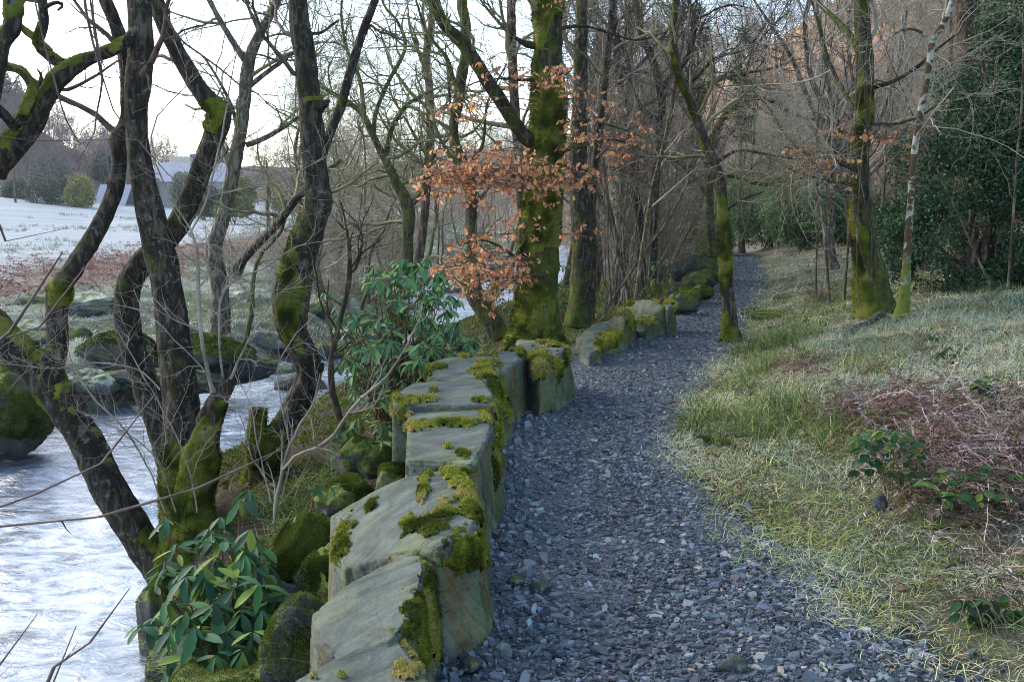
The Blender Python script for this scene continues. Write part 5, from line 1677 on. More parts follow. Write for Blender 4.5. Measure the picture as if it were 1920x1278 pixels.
# far bank: trees over the river
for px, y in ((640, 24), (665, 30), (700, 27), (720, 36), (745, 42), (780, 34), (800, 47), (835, 40), (850, 56), (820, 62), (880, 66), (760, 58), (690, 50), (900, 80), (860, 90), (930, 95), (640, 44), (620, 60), (710, 75), (790, 85), (600, 36), (585, 70)):
    x = (px - 960) / FPX * y
    if not clear(x, y):
        x = RW(y) - 0.6
    plant([3, 1, 5, 4, 0, 3][cnt % 6], x, y, 'bare mossy tree among those lining the far bank of the river', G_F, wr.uniform(.75, 1.05))
    cnt += 1
# near bank between river and path
for px, y in ((1130, 21), (1165, 24), (1185, 19.5), (1215, 22), (1235, 26), (1150, 30), (1190, 34), (1225, 32), (1260, 29), (1285, 36), (1060, 34), (1090, 44), (1120, 50), (1170, 48), (1215, 46), (1255, 52), (1300, 46), (1040, 62), (1000, 74),
              (1100, 66), (1160, 70), (1230, 72), (1290, 64), (1340, 56)):
    x = (px - 960) / FPX * y
    if not clear(x, y): continue
    plant([0, 1, 4, 6, 2, 1, 0][cnt % 7], x, y, 'bare tree among those between the river and the path', G_N, wr.uniform(.75, 1.1))
    cnt += 1
# right hillside
for row, (y0, y1, n) in enumerate(((20, 30, 9), (30, 44, 18), (44, 62, 20), (62, 90, 14), (90, 130, 9))):
    for k in range(n):
        px = 1340 + (2150 - 1340) * (k + wr.uniform(0, 1)) / n - (260 if row > 2 else 0)
        y = wr.uniform(y0, y1)
        x = (px - 960) / FPX * y
        if not clear(x, y) or (y < 44 and x < XR(min(y, 43)) + 1.6): continue
        plant([0, 1, 4, 2, 6, 1, 4, 0][(cnt * 5 + row) % 8], x, y, 'bare tree in the dense leafless wood climbing the right hillside', G_R, wr.uniform(.8, 1.15))
        cnt += 1
for o, used in protos:
    assert used

# low bare shrubs filling the understorey
shp = []
for sd in (1, 2, 3):
    rg_ = np.random.default_rng(700 + sd)
    o = thing('bare_shrub', '', 'shrub', (0, 0, 0))
    m_ = 16
    t_ = np.linspace(0, 1, 8)
    a_ = rg_.uniform(0, 6.28, m_)
    ln_ = rg_.uniform(2.0, 4.5, m_)
    sp_ = rg_.uniform(.15, .6, m_)
    P = np.zeros((m_, 8, 3))
    P[..., 0] = (np.cos(a_) * sp_ * ln_)[:, None] * t_ ** 1.4 + rg_.normal(0, .06, (m_, 8))
    P[..., 1] = (np.sin(a_) * sp_ * ln_)[:, None] * t_ ** 1.4 + rg_.normal(0, .06, (m_, 8))
    P[..., 2] = ln_[:, None] * t_ - .1
    Rr = .022 * (1 - .75 * t_)[None] * rg_.uniform(.6, 1.3, (m_, 1))
    mk('stems', [tubes(P, Rr, 5)], M['twig_grey' if sd != 2 else 'twig_wood'], o)
    tw_ = []
    a2, b2_ = grow(P, Rr, 8, (.5, 1.6), (.4, 1.1), .04, .2, 6, .5, (.15, 1), .005, rg_)
    tw_.append(tubes(a2, b2_, 3))
    a2, b2_ = grow(a2, b2_, 6, (.25, .9), (.4, 1.0), .03, .2, 5, .6, (.15, 1), .004, rg_)
    tw_.append(tubes(a2, b2_, 3))
    a2, b2_ = grow(a2, b2_, 3, (.15, .45), (.4, 1.0), .02, .2, 3, .6, (.15, 1), .0035, rg_)
    tw_.append(tubes(a2, b2_, 3))
    mk('twigs', tw_, M['twig_wood' if sd != 3 else 'twig_grey'], o)
    shp.append([o, False])
kk_ = 0
def shrub(x, y, lab, grp, sc=1.0):
    global kk_
    pr = shp[kk_ % 3]
    kk_ += 1
    o = pr[0] if not pr[1] else copy_tree(pr[0])
    pr[1] = True
    o.location = (float(x), float(y), Hs(x, y))
    o.rotation_euler = (0, 0, wr.uniform(0, 6.28))
    o.scale = (sc, sc, sc)
    tag(o, lab, 'shrub', grp)
for px, y in ((1175, 23), (1235, 24), (1260, 27), (1280, 33), (1110, 34), (1310, 40), (1180, 40), (1060, 40), (1130, 56)):
    x = (px - 960) / FPX * y
    if clear(x, y): shrub(x, y, 'twiggy bare shrub in the undergrowth between the river and the path', 'bare shrubs between the river and the path', wr.uniform(.7, 1.1))
for px, y in ((610, 27), (650, 33), (690, 31), (730, 39), (770, 44), (820, 50), (600, 44), (560, 38), (680, 46), (860, 70), (900, 100), (760, 66), (640, 56)):
    x = (px - 960) / FPX * y
    if not clear(x, y): x = RW(y) - .8
    shrub(x, y, 'twiggy bare shrub among the trees of the far bank', 'bare shrubs on the far bank', wr.uniform(.6, 1.0))
for k in range(54):
    y = wr.uniform(24, 70)
    px = wr.uniform(1380, 2000)
    x = (px - 960) / FPX * y
    if not clear(x, y) or (y < 44 and x < XR(min(y, 43)) + (4.0 if y < 32 else 2.0)) or (px < 1620 and y < 41): continue
    shrub(x, y, 'twiggy bare shrub in the tangle covering the right hillside', 'bare shrubs on the right hillside', wr.uniform(.8, 1.4))

# far woods on the hills: one mass
def far_wood(name, label, boxes, seed, hgt, mat, ntw, rmin):
    rng = np.random.default_rng(seed)
    xs_, ys_ = [], []
    for (px0, px1, y0, y1, n) in boxes:
        yy_ = rng.uniform(y0, y1, n)
        xs_.append((rng.uniform(px0, px1, n) - 960) / FPX * yy_)
        ys_.append(yy_)
    x, y = np.concatenate(xs_), np.concatenate(ys_)
    z = H(x, y)
    n = len(x)
    K = 6
    hh = rng.uniform(hgt[0], hgt[1], n)
    t_ = np.linspace(0, 1, K)
    P = np.zeros((n, K, 3))
    P[:, :, 0] = x[:, None] + np.cumsum(rng.normal(0, .25, (n, K)), 1)
    P[:, :, 1] = y[:, None] + np.cumsum(rng.normal(0, .25, (n, K)), 1)
    P[:, :, 2] = z[:, None] + t_ * hh[:, None] - .2
    P[:, :, 0] += rng.normal(0, 1.2, (n, 1)) * t_ + rng.normal(0, .8, (n, 1)) * np.sin(t_ * 4)
    Rr = 0.085 * (1 - .9 * t_)[None, :] * np.ones((n, 1))
    out = [tubes(P, Rr, 4)]
    a, b = grow(P, Rr, ntw[0], (2.0, 4.0), (.5, 1.1), .08, .2, 5, .5, (.2, 1), rmin * 1.5, rng)
    out.append(tubes(a, b, 3))
    a, b = grow(a, b, ntw[1], (.9, 2.2), (.4, 1.0), .05, .2, 4, .6, (.15, 1), rmin, rng)
    out.append(tubes(a, b, 3))
    a, b = grow(a, b, ntw[2], (.5, 1.2), (.4, 1.0), .05, .2, 3, .7, (.15, 1), rmin * .8, rng)
    out.append(tubes(a, b, 3))
    o = mk(name, out, mat)
    return tag(o, label, 'woodland', kind='stuff')


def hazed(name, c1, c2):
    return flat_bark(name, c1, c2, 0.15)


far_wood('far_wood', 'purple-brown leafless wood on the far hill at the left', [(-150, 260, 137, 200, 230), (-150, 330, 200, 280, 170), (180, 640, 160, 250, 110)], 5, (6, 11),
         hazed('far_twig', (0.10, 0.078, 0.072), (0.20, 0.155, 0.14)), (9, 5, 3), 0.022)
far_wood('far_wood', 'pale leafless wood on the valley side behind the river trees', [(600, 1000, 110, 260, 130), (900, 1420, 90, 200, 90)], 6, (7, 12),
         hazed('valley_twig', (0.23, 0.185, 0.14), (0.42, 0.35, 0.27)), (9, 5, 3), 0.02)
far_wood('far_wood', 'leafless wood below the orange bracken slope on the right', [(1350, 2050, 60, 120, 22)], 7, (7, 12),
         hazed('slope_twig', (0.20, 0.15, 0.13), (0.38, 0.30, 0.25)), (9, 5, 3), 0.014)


# ================================================================== EVERGREENS
def crown_leaves(ells, n, L, ratio, cols, seed, droop=0.3, shell=0.55, tm=T_SMALL, parts=True, gap=0.0, gf=1.0):
    rng = np.random.default_rng(seed)
    vol = A([e[3] * e[4] * e[5] for e in ells]) ** 0.8
    ei = rng.choice(len(ells), n, p=vol / vol.sum())
    E = A(ells)[ei]
    u = norm(rng.normal(size=(n, 3)))
    r = (shell + (1 - shell) * rng.uniform(0, 1, n)) * (1 + 0.22 * vn(u * 3.1 + ei[:, None], seed))
    pos = E[:, :3] + u * r[:, None] * E[:, 3:6]
    if gap:
        kp_ = fbm(pos * gf, 3, seed + 2) > gap
        pos, u = pos[kp_], u[kp_]
    n = len(pos)
    d = norm(u * 0.6 + rng.normal(size=(n, 3)) * 0.7 + A([0, 0, -droop]))
    ll = rng.uniform(L[0], L[1], n)
    cb = A(cols)[rng.integers(0, len(cols), n)]
    lum = 1 + 0.35 * fbm(pos * 1.6, 2, seed + 9)[:, None]
    return leaves(pos, d, u + rng.normal(size=(n, 3)) * .5 + A([0, 0, .4]), ll, ll * ratio, tm, colvar(cb * lum, n, .2, .08, rng), 0.15)


def evergreen(name, label, base, ells, n, L, ratio, cols, seed, group=None, cat='bush', tm=T_SMALL, stems=10, gap=0.0, droop=.3, shell=.55, mat='leaf', gf=1.0, stemr=0.03):
    o = thing(name, label, cat, base, group)
    mk('foliage', [crown_leaves(ells, n, L, ratio, cols, seed, droop, shell, tm, gap=gap, gf=gf)], M[mat], o)
    rng = np.random.default_rng(seed + 1)
    m = stems
    E = A(ells)[rng.integers(0, len(ells), m)]
    tgt = E[:, :3] + rng.normal(size=(m, 3)) * E[:, 3:6] * 0.35
    b = A(base)[None] + rng.normal(size=(m, 3)) * A([.15, .15, 0])
    t_ = np.linspace(0, 1, 8)[None, :, None]
    P = b[:, None] * (1 - t_) + tgt[:, None] * t_ + rng.normal(size=(m, 8, 3)) * 0.05
    P[:, :, 2] += np.sin(t_[..., 0] * pi) * .2
    Rr = stemr * (1 - .7 * t_[..., 0]) * np.ones((m, 1))
    a, c = grow(P, Rr, 6, (.4, 1.2), (.4, 1.0), .02, .2, 5, .5, (.3, 1), .004, rng)
    mk('stems', [tubes(P, Rr, 6), tubes(a, c, 3)], M['wood_bark'], o)
    return o


def ell(px, py, Y, rx, ry, rz):
    p = at(px, py, Y)
    return [p[0], p[1], p[2], rx, ry, rz]


HOL = [(0.026, 0.064, 0.028), (0.044, 0.100, 0.042), (0.018, 0.044, 0.020), (0.085, 0.15, 0.07)]
b0 = gnd(1830, 555, 60)
hy = 14.0
evergreen('holly_tree', 'large dark holly filling the right edge behind the banded stem', (at(1830, 560, hy)[0], hy, Hs(at(1830, 560, hy)[0], hy)),
          [ell(1780, 440, hy, .85, .8, .75), ell(1860, 420, hy + .3, 1.0, .9, .9), ell(1790, 320, hy, .6, .7, .6), ell(1850, 300, hy, .8, .8, .8), ell(1920, 330, hy, 1.0, .9, 1.2), ell(1875, 200, hy + .2, .55, .6, .7),
           ell(1900, 100, hy + .2, .55, .6, .8), ell(1960, 200, hy, .9, .8, 1.5), ell(1750, 400, hy - .2, .5, .5, .5), ell(1720, 460, hy - .3, .35, .4, .35), ell(1860, 60, hy, .3, .3, .3), ell(1940, 460, hy - .3, .9, .8, .6), ell(1735, 285, hy, .35, .35, .35), ell(1695, 400, hy, .45, .5, .55), ell(1690, 480, hy + .3, .45, .5, .45), ell(1770, 500, hy, .6, .6, .45), ell(1780, 190, hy + .2, .35, .4, .6), ell(1850, 500, hy, .8, .7, .45), ell(1900, -40, hy, .6, .6, .8)],
          115000, (0.035, 0.065), .55, HOL, 71, cat='tree', stems=16, gap=-0.20, shell=.35, droop=.2, gf=1.6, stemr=.05)
evergreen('holly_tree', 'second holly further back above the banded stem, yellower sprigs', (at(1740, 480, 18)[0], 18, Hs(at(1740, 480, 18)[0], 18)),
          [ell(1750, 350, 18, .6, .6, .9), ell(1725, 420, 18, .6, .6, .6), ell(1700, 300, 18, .35, .4, .5), ell(1660, 420, 19, .5, .5, .5)], 14000, (0.04, 0.075), .55, HOL[:2] + [(0.09, 0.12, 0.03)], 72, cat='tree', stems=8, gap=-0.1, gf=2)
RH = [(0.070, 0.15, 0.055), (0.10, 0.20, 0.07), (0.045, 0.10, 0.042), (0.15, 0.24, 0.10)]
for k, (px, py, y, rx, rz, lb) in enumerate(((1440, 380, 40, 2.0, 1.35, 'dark rhododendron thicket where the path bends away'), (1510, 385, 36, 1.6, 1.15, 'dark rhododendron right of the one at the path bend'), (1575, 380, 33, 1.3, 1.1, 'rhododendron against the mossy trunk at the right'),
                                              (1325, 440, 38, .9, .9, 'brighter green laurel at the far end of the wall'), (1395, 355, 46, 1.8, 1.5, 'shaded rhododendron furthest up the path'))):
    c_ = at(px, py, y)
    zg = Hs(c_[0], y)
    evergreen('rhododendron', lb, (c_[0], y, zg), [[c_[0], y, c_[2], rx, 1.0, rz], [c_[0] - rx * .5, y - .4, c_[2] - .3, rx * .6, .8, rz * .7], [c_[0] + rx * .5, y - .3, c_[2] - .25, rx * .6, .8, rz * .7], [c_[0], y - .3, (zg + c_[2]) / 2, rx * .9, .8, max((c_[2] - zg) * .5, .4)]],
              9000, (0.10, 0.19), .3, RH if k != 3 else [(0.07, 0.13, 0.03), (0.10, 0.17, 0.05)], 80 + k, stems=8, gap=-.25, gf=1.2)
IVC = [(0.03, 0.07, 0.02), (0.05, 0.10, 0.03)]
for k, (px, py, y, rx, rz) in enumerate(((1185, 330, 30, 1.0, 2.6), (1170, 150, 32, 1.1, 2.6), (1295, 60, 34, 1.2, 2.4), (1395, 130, 40, 1.0, 2.2), (1240, 260, 36, 1.3, 2.6), (1310, 300, 40, 1.5, 2.2), (1120, 90, 28, .6, 1.8), (1270, 420, 31, 1.1, 1.0), (1560, 240, 42, 1.0, 1.8))):
    c_ = at(px, py, y)
    evergreen('ivy_clad_tree', ['ivy-green trunk behind the twin-stemmed tree', 'ivy crown high behind the twin-stemmed tree', 'ivy-clad tree above the pale leaning stem', 'ivy-clad tree at the top centre-right of the wood', 'ivy-green tree directly left of the slender crooked tree', 'dense ivy mass behind the slender crooked tree', 'thin ivy-clad stem just right of the big oak', 'low ivy and laurel mass above the rubble end of the wall', 'ivy-clad tree behind the mossy trunk on the right'][k], (c_[0], y, Hs(c_[0], y)),
              [[c_[0], y, c_[2], rx * .5, rx * .5, rz], [c_[0] + .2, y, c_[2] - 1.5, rx * .4, .4, rz * .7]], 6500, (.07, .13), .7, IVC, 90 + k, cat='tree', stems=3, gap=-.1, gf=1.5, stemr=.10)
# far left: dark bush, yellow bush, evergreens
fY_ = 125
DK = [(0.045, 0.075, 0.05), (0.06, 0.095, 0.06), (0.035, 0.055, 0.04)]
for k, (px, py, y, rx, rz, cols, lb) in enumerate(((95, 340, 122, 3.0, 2.9, DK, 'big dark green domed bush at the top of the frosted field'), (150, 355, 120, 1.6, 1.9, [(0.26, 0.24, 0.06), (0.20, 0.20, 0.07)], 'yellow-green bush beside the dark domed bush'),
                                                   (30, 355, 128, 1.6, 1.4, DK, 'low dark bush left of the domed bush at the field edge'), (195, 310, 140, 1.8, 2.2, DK, 'dark green bush between the bent stems left of the cottage'),
                                                   (440, 385, 92, 1.6, .9, [(0.10, 0.15, 0.06), (0.07, 0.11, 0.05)], 'rounded green bush at the field edge right of the cottage'), (385, 375, 104, 2.0, 1.6, DK, 'dark bush in front of the cottage'),
                                                   (450, 355, 110, 1.6, 1.6, [(0.22, 0.21, 0.06), (0.12, 0.14, 0.05)], 'olive bush right of the cottage'), (555, 375, 90, 1.8, 1.0, [(0.09, 0.13, 0.06)], 'green bush at the field edge behind the crooked alder'),
                                                   (345, 350, 116, 1.5, 1.8, [(0.12, 0.15, 0.10), (0.16, 0.18, 0.11)], 'grey-green shrub hiding the cottage wall'))):
    c_ = at(px, py, y)
    zg = Hs(c_[0], y)
    evergreen('bush', lb, (c_[0], y, zg), [[c_[0], y, c_[2], rx, rx, rz], [c_[0] - rx * .4, y - .3, max(c_[2] - rz * .5, zg + .3), rx * .8, rx * .7, rz * .6], [c_[0] + rx * .4, y - .3, max(c_[2] - rz * .5, zg + .3), rx * .8, rx * .7, rz * .6]],
              6500, (.16, .34), .5, cols, 120 + k, stems=3, mat='leaf_dull', gap=-.5, gf=.6, stemr=.06)
# conifers on the left skyline and right of the cottage
for k, (px, y, hh, lb) in enumerate(((8, 190, 13, 'tall dark conifer on the left hill at the picture edge'), (-25, 180, 14, 'conifer outside the left edge of the hill'), (425, 175, 12, 'bluish conifer rising right of the cottage'), (30, 215, 11, 'conifer on the left hill beside the tall one'), (55, 230, 10, 'small conifer on the left skyline'), (408, 195, 11, 'smaller bluish conifer behind the cottage'))):
    x = (px - 960) / FPX * y
    zg = Hs(x, y)
    es = [[x, y, zg + hh * f, (1 - f) * 3.2 + .3, (1 - f) * 3.2 + .3, hh * .13] for f in np.linspace(.15, .97, 7)]
    evergreen('conifer', lb, (x, y, zg), es, 6000, (.35, .7), .35, [(0.05, 0.085, 0.065), (0.07, 0.11, 0.08)], 150 + k, cat='tree', stems=1, mat='leaf_dull', stemr=.2)

# ================================================================== COTTAGE
hb_y = 138.0
hc = at(330, 400, hb_y)
hx = hc[0]
gz = Hs(hx, hb_y)
sc_ = hb_y / FPX
def Zp(py): return at(330, py, hb_y)[2]
def Xp(px): return at(px, 350, hb_y)[0]
cot = thing('cottage', 'stone cottage with blue-grey slate roofs at the far edge of the frosted field', 'cottage', (hx, hb_y, gz))


def box(x0, x1, y0, y1, z0, z1):
    V = A([[x, y, z] for z in (z0, z1) for y in (y0, y1) for x in (x0, x1)], dtype=float)
    F_ = A([(0, 2, 3, 1), (4, 5, 7, 6), (0, 1, 5, 4), (2, 6, 7, 3), (0, 4, 6, 2), (1, 3, 7, 5)])
    return V, F_


def gable_roof(x0, x1, y0, y1, ze, zr, th=.18, hip=0.0):
    ym = (y0 + y1) / 2
    V = A([[x0, y0, ze], [x1, y0, ze], [x1 - hip, ym, zr], [x0 + hip, ym, zr], [x0, y1, ze], [x1, y1, ze]])
    V = np.concatenate([V, V + A([0, 0, th])])
    F4 = A([(6, 7, 8, 9), (9, 8, 11, 10), (0, 3, 2, 1), (3, 4, 5, 2), (0, 1, 7, 6), (4, 10, 11, 5)])
    F3 = [(0, 6, 9), (0, 9, 3), (3, 9, 10), (3, 10, 4), (1, 2, 8), (1, 8, 7), (2, 5, 11), (2, 11, 8)]
    return [(V, F4), (V, A(F3))]


ts = NT('cottage_stone')
br_ = ts.n('TexBrick')
br_.inputs['Scale'].default_value = 1.6
br_.inputs['Color1'].default_value = (0.26, 0.25, 0.22, 1)
br_.inputs['Color2'].default_value = (0.17, 0.17, 0.155, 1)
br_.inputs['Mortar'].default_value = (0.33, 0.32, 0.29, 1)
ts.l(ts.coord((1, 1, 1)), br_.inputs['Vector'])
ms_ = ts.out(ts.mix(ts.ramp(ts.noise(1.5, 4, .6, ts.coord()), [(.3, 0.), (.7, .5)]), br_.outputs[0], (0.3, 0.3, 0.27)), .9)
tr_ = NT('cottage_roof')
mr_ = tr_.out(tr_.ramp(tr_.noise(3, 5, .7, tr_.coord((1, 1, 3))), [(.3, (0.19, 0.205, 0.235)), (.7, (0.29, 0.31, 0.35))]), .6, None, .4)
eav, rdg = Zp(342), Zp(305)
y0, y1 = hb_y, hb_y + 7
x0, x1 = Xp(284), Xp(430)
Vw, Fw = box(x0, x1, y0, y1, gz - .8, eav)
Vg = A([[x0, y0, eav], [x0, y1, eav], [x0, (y0 + y1) / 2, rdg], [x1, y0, eav], [x1, y1, eav], [x1, (y0 + y1) / 2, rdg]])
mk('wall', [(Vw, Fw), (Vg, A([(0, 2, 1), (3, 4, 5)]))], ms_, cot, False)
roof = mk('roof', gable_roof(x0 - .3, x1 + .3, y0 - .35, y1 + .35, eav - .05, rdg), mr_, cot, False)
ch = mk('chimney', [box(Xp(346), Xp(370), (y0 + y1) / 2 - .5, (y0 + y1) / 2 + .5, rdg - .4, Zp(289)), box(Xp(345), Xp(371), (y0 + y1) / 2 - .6, (y0 + y1) / 2 + .6, Zp(289), Zp(286))], mr_, roof, False, cot)
# pale rendered taller part behind
cream = NT('cottage_render').out((0.52, 0.47, 0.38), .9)
mk('rear_wing', [box(Xp(288), Xp(347), y1 + .1, y1 + 6, gz, Zp(288))], cream, cot, False)
# left lean-to with a steep slate roof
lx0, lx1 = Xp(212), Xp(262)
lt = thing('outbuilding', 'low slate-roofed outbuilding left of the cottage', 'shed', (lx0, hb_y - 4, Hs(lx0, hb_y - 4)))
le, lr_ = Zp(388), Zp(350)
Vw, Fw = box(lx0, lx1, hb_y - 6, hb_y - 1, Hs(lx0, hb_y - 4) - .6, le)
mk('wall', [(Vw, Fw)], ms_, lt, False)
mk('roof', gable_roof(lx0 - .3, lx1 + .3, hb_y - 6.3, hb_y - .7, le, lr_), mr_, lt, False)
# front porch gable and windows
wf = NT('white_frame').out((0.72, 0.73, 0.74), .5)
gl = NT('window_glass').out((0.04, 0.05, 0.06), .08, None, .6)
for (px, py, wd, ht) in ((323, 362, 9, 16), (348, 362, 8, 16), (300, 385, 10, 12), (345, 388, 10, 12)):
    wx0, wx1, wz0, wz1 = Xp(px - wd / 2), Xp(px + wd / 2), Zp(py + ht / 2), Zp(py - ht / 2)
    fr_ = mk('window', [box(wx0, wx0 + .1, y0 - .06, y0 + .05, wz0, wz1), box(wx1 - .1, wx1, y0 - .06, y0 + .05, wz0, wz1), box(wx0 + .1, wx1 - .1, y0 - .06, y0 + .05, wz1 - .1, wz1), box(wx0 + .1, wx1 - .1, y0 - .06, y0 + .05, wz0, wz0 + .1),
                        box((wx0 + wx1) / 2 - .03, (wx0 + wx1) / 2 + .03, y0 - .055, y0 + .05, wz0 + .1, wz1 - .1)], wf, cot, False)
    mk('pane', [box(wx0 + .09, wx1 - .09, y0 - .03, y0 + .02, wz0 + .09, wz1 - .09)], gl, fr_, False, cot)
mk('chimney', [box(Xp(289), Xp(299), y0 - 1.2, y0 - .02, gz - .5, Zp(334)), box(Xp(291), Xp(294), y0 - .8, y0 - .4, Zp(334), Zp(329))], ms_, cot, False)

# wooden pole in the field
p = at(26, 330, 118)
tag(mk('pole', tube(resample(A([[p[0], 118, Hs(p[0], 118) - .2, .14], [p[0], 118, p[2] + 1, .11]]), 6), 8, .02, .02, 2), M['wood_bark']), 'short wooden pole with a yellow cap at the left edge of the field', 'pole')

# ================================================================== RHODODENDRONS (near)
def whorl(pos, axis, n, L, rng, cols, droop=0.85):
    """leaves spread round the tips: pos (m,3), axis (m,3)"""
    m = len(pos)
    a = (np.arange(n)[None, :] * 2.399 + rng.uniform(0, 6.28, (m, 1)))
    ref = norm(np.cross(axis, A([0.31, 0.9, 0.2])))
    w2 = np.cross(axis, ref)
    out = ref[:, None] * np.cos(a)[..., None] + w2[:, None] * np.sin(a)[..., None]
    up = rng.uniform(0.0, 0.9, (m, n, 1)) - droop * rng.uniform(0.2, 1.4, (m, 1, 1))
    d = norm(out + axis[:, None] * up + A([0, 0, -0.25]) * droop * 1.5)
    d = d.reshape(-1, 3)
    N = m * n
    nr = np.repeat(axis, n, 0) + A([0, 0, .5]) + rng.normal(size=(N, 3)) * .25
    ll = rng.uniform(L[0] * .7, L[1], N)
    P = np.repeat(pos, n, 0) + d * 0.008 + np.repeat(axis, n, 0) * rng.uniform(-.025, .01, (N, 1))
    cb = A(cols)[rng.integers(0, len(cols), N)]
    return leaves(P, d, nr, ll, ll * rng.uniform(.26, .42, N), T_RHODO, colvar(cb, N, .18, .06, rng), rng.uniform(0.0, .35, N))


RC = [(0.045, 0.110, 0.030), (0.065, 0.145, 0.035), (0.032, 0.075, 0.030), (0.14, 0.20, 0.03), (0.050, 0.110, 0.045)]


def rhodo(label, base, tips, seed, L=(.07, .12), stemr=.007, nl=(6, 10), extra=2, redstem=True, side=0.10, name='rhododendron', cols=RC, droop=0.85):
    rng = np.random.default_rng(seed)
    o = thing(name, label, 'shrub', base)
    tips = A(tips)
    m = len(tips)
    K = 9
    t_ = np.linspace(0, 1, K)
    b = A(base)[None] + rng.normal(size=(m, 3)) * A([.07, .07, .01])
    mid = b * .55 + tips * .45 + rng.normal(size=(m, 3)) * .07 + A([0, 0, -.04])
    P = ((1 - t_) ** 2)[None, :, None] * b[:, None] + (2 * t_ * (1 - t_))[None, :, None] * mid[:, None] + (t_ ** 2)[None, :, None] * tips[:, None]
    P[:, 1:-1] += rng.normal(size=(m, K - 2, 3)) * .008
    Rr = stemr * (1 - .65 * t_)[None, :] * np.ones((m, 1))
    st = [tubes(P, Rr, 6)]
    pos, ax = [P[:, -1]], [norm(P[:, -1] - P[:, -2])]
    if extra:
        a, c = grow(P, Rr, extra, (side, side * 2.4), (.5, 1.1), .06, .1, 5, .6, (.35, .95), .0022, rng, .2)
        st.append(tubes(a, c, 4))
        pos.append(a[:, -1])
        ax.append(norm(a[:, -1] - a[:, -2]))
    pos, ax = np.concatenate(pos), np.concatenate(ax)
    N_ = sum(len(s_[0]) for s_ in st)
    st = [(v, f, np.repeat(A([[0.15, 0.07, 0.04] if redstem else [0.14, .12, .08]]), len(v), 0)) for v, f in st]
    mk('stems', st, M['stem'], o)
    lf = [whorl(pos, norm(ax * .6 + A([0, 0, .5])), nl[1], L, rng, cols, droop)]
    k = rng.uniform(size=len(pos)) < .6
    lf.append(whorl(pos[k] - ax[k] * .04, norm(ax[k] + A([0, 0, .3])), max(3, nl[0] // 2), L, rng, cols, .7))
    mk('leaves', lf, M['leaf'], o)
    return o


# near one at bottom left
rt_ = []
rg = np.random.default_rng(12)
for px, py, Y in ((310, 962, 4.9), (392, 990, 4.6), (440, 945, 4.7), (470, 925, 4.9), (420, 1000, 4.5), (470, 990, 4.5), (495, 1010, 4.6), (335, 1010, 4.7), (360, 1050, 4.5), (405, 1040, 4.4), (455, 1035, 4.35), (500, 1050, 4.4),
                  (315, 1065, 4.6), (345, 1090, 4.4), (390, 1085, 4.3), (440, 1085, 4.2), (485, 1095, 4.2), (310, 1120, 4.4), (350, 1140, 4.2), (395, 1130, 4.1), (445, 1135, 4.1), (490, 1140, 4.1), (330, 1175, 4.2), (375, 1185, 4.0),
                  (425, 1180, 4.0), (470, 1190, 4.0), (350, 1225, 4.0), (400, 1235, 3.9), (450, 1225, 3.9), (480, 1240, 3.9), (365, 1262, 3.9), (425, 1268, 3.8), (500, 1170, 4.2), (545, 1120, 4.2), (415, 965, 4.8), (300, 1150, 4.6)):
    rt_.append(at(px + rg.normal(0, 6), py + rg.normal(0, 6), Y))
    if py > 1050: rt_.append(at(px + rg.normal(0, 22), py + rg.normal(0, 22), Y + .25))
bb = at(455, 1265, 4.35)
rhodo('leafy rhododendron at the bottom left between the river and the wall', (bb[0], bb[1], Hs(bb[0], bb[1])), rt_, 31, (.085, .15), .008, (5, 7), 1, side=.07, cols=[(0.036, .100, .036), (.055, .140, .042), (.028, .072, .034), (.045, .115, .055), (.14, .21, .03)], droop=1.0)
# single whorl sprouts
for k, (px, py, Y, lb) in enumerate(((542, 1108, 4.25, 'drooping single rhododendron sprout left of the second block'), (608, 905, 5.4, 'drooping three-leaved sprout beside the pale stem'))):
    p = at(px, py, Y)
    rhodo(lb, (p[0], p[1] + .04, p[2] - .22), [p], 60 + k, (.09, .12), .004, (4, 6), 0, name='rhododendron_sprout')
# middle one beyond the wall
rt_ = []
for k in range(92):
    a = rg.uniform(0, 6.28)
    r = rg.uniform(0, 1) ** .5
    px, py = 745 + cos(a) * r * 118, 600 + sin(a) * r * 118 - 0.25 * (cos(a) * r * 60)
    if py > 720 and px < 660: continue
    rt_.append(at(px, py, 8.6 + rg.normal(0, .45)))
for px, py in ((865, 625), (880, 640), (895, 630), (850, 610), (835, 640), (700, 500), (800, 480), (770, 490), (640, 560), (625, 590), (690, 690), (720, 720), (650, 705), (610, 545), (860, 560)):
    rt_.append(at(px, py, 8.5 + rg.normal(0, .3)))
bb = (at(745, 800, 8.6)[0], 8.6)
rhodo('tall airy rhododendron between the river and the square wall blocks', (bb[0], bb[1], Hs(*bb)), rt_, 33, (.08, .14), .010, (5, 8), 2, side=.10, cols=[(0.085, .19, .075), (.12, .24, .10), (.06, .14, .06), (.19, .29, .07)])
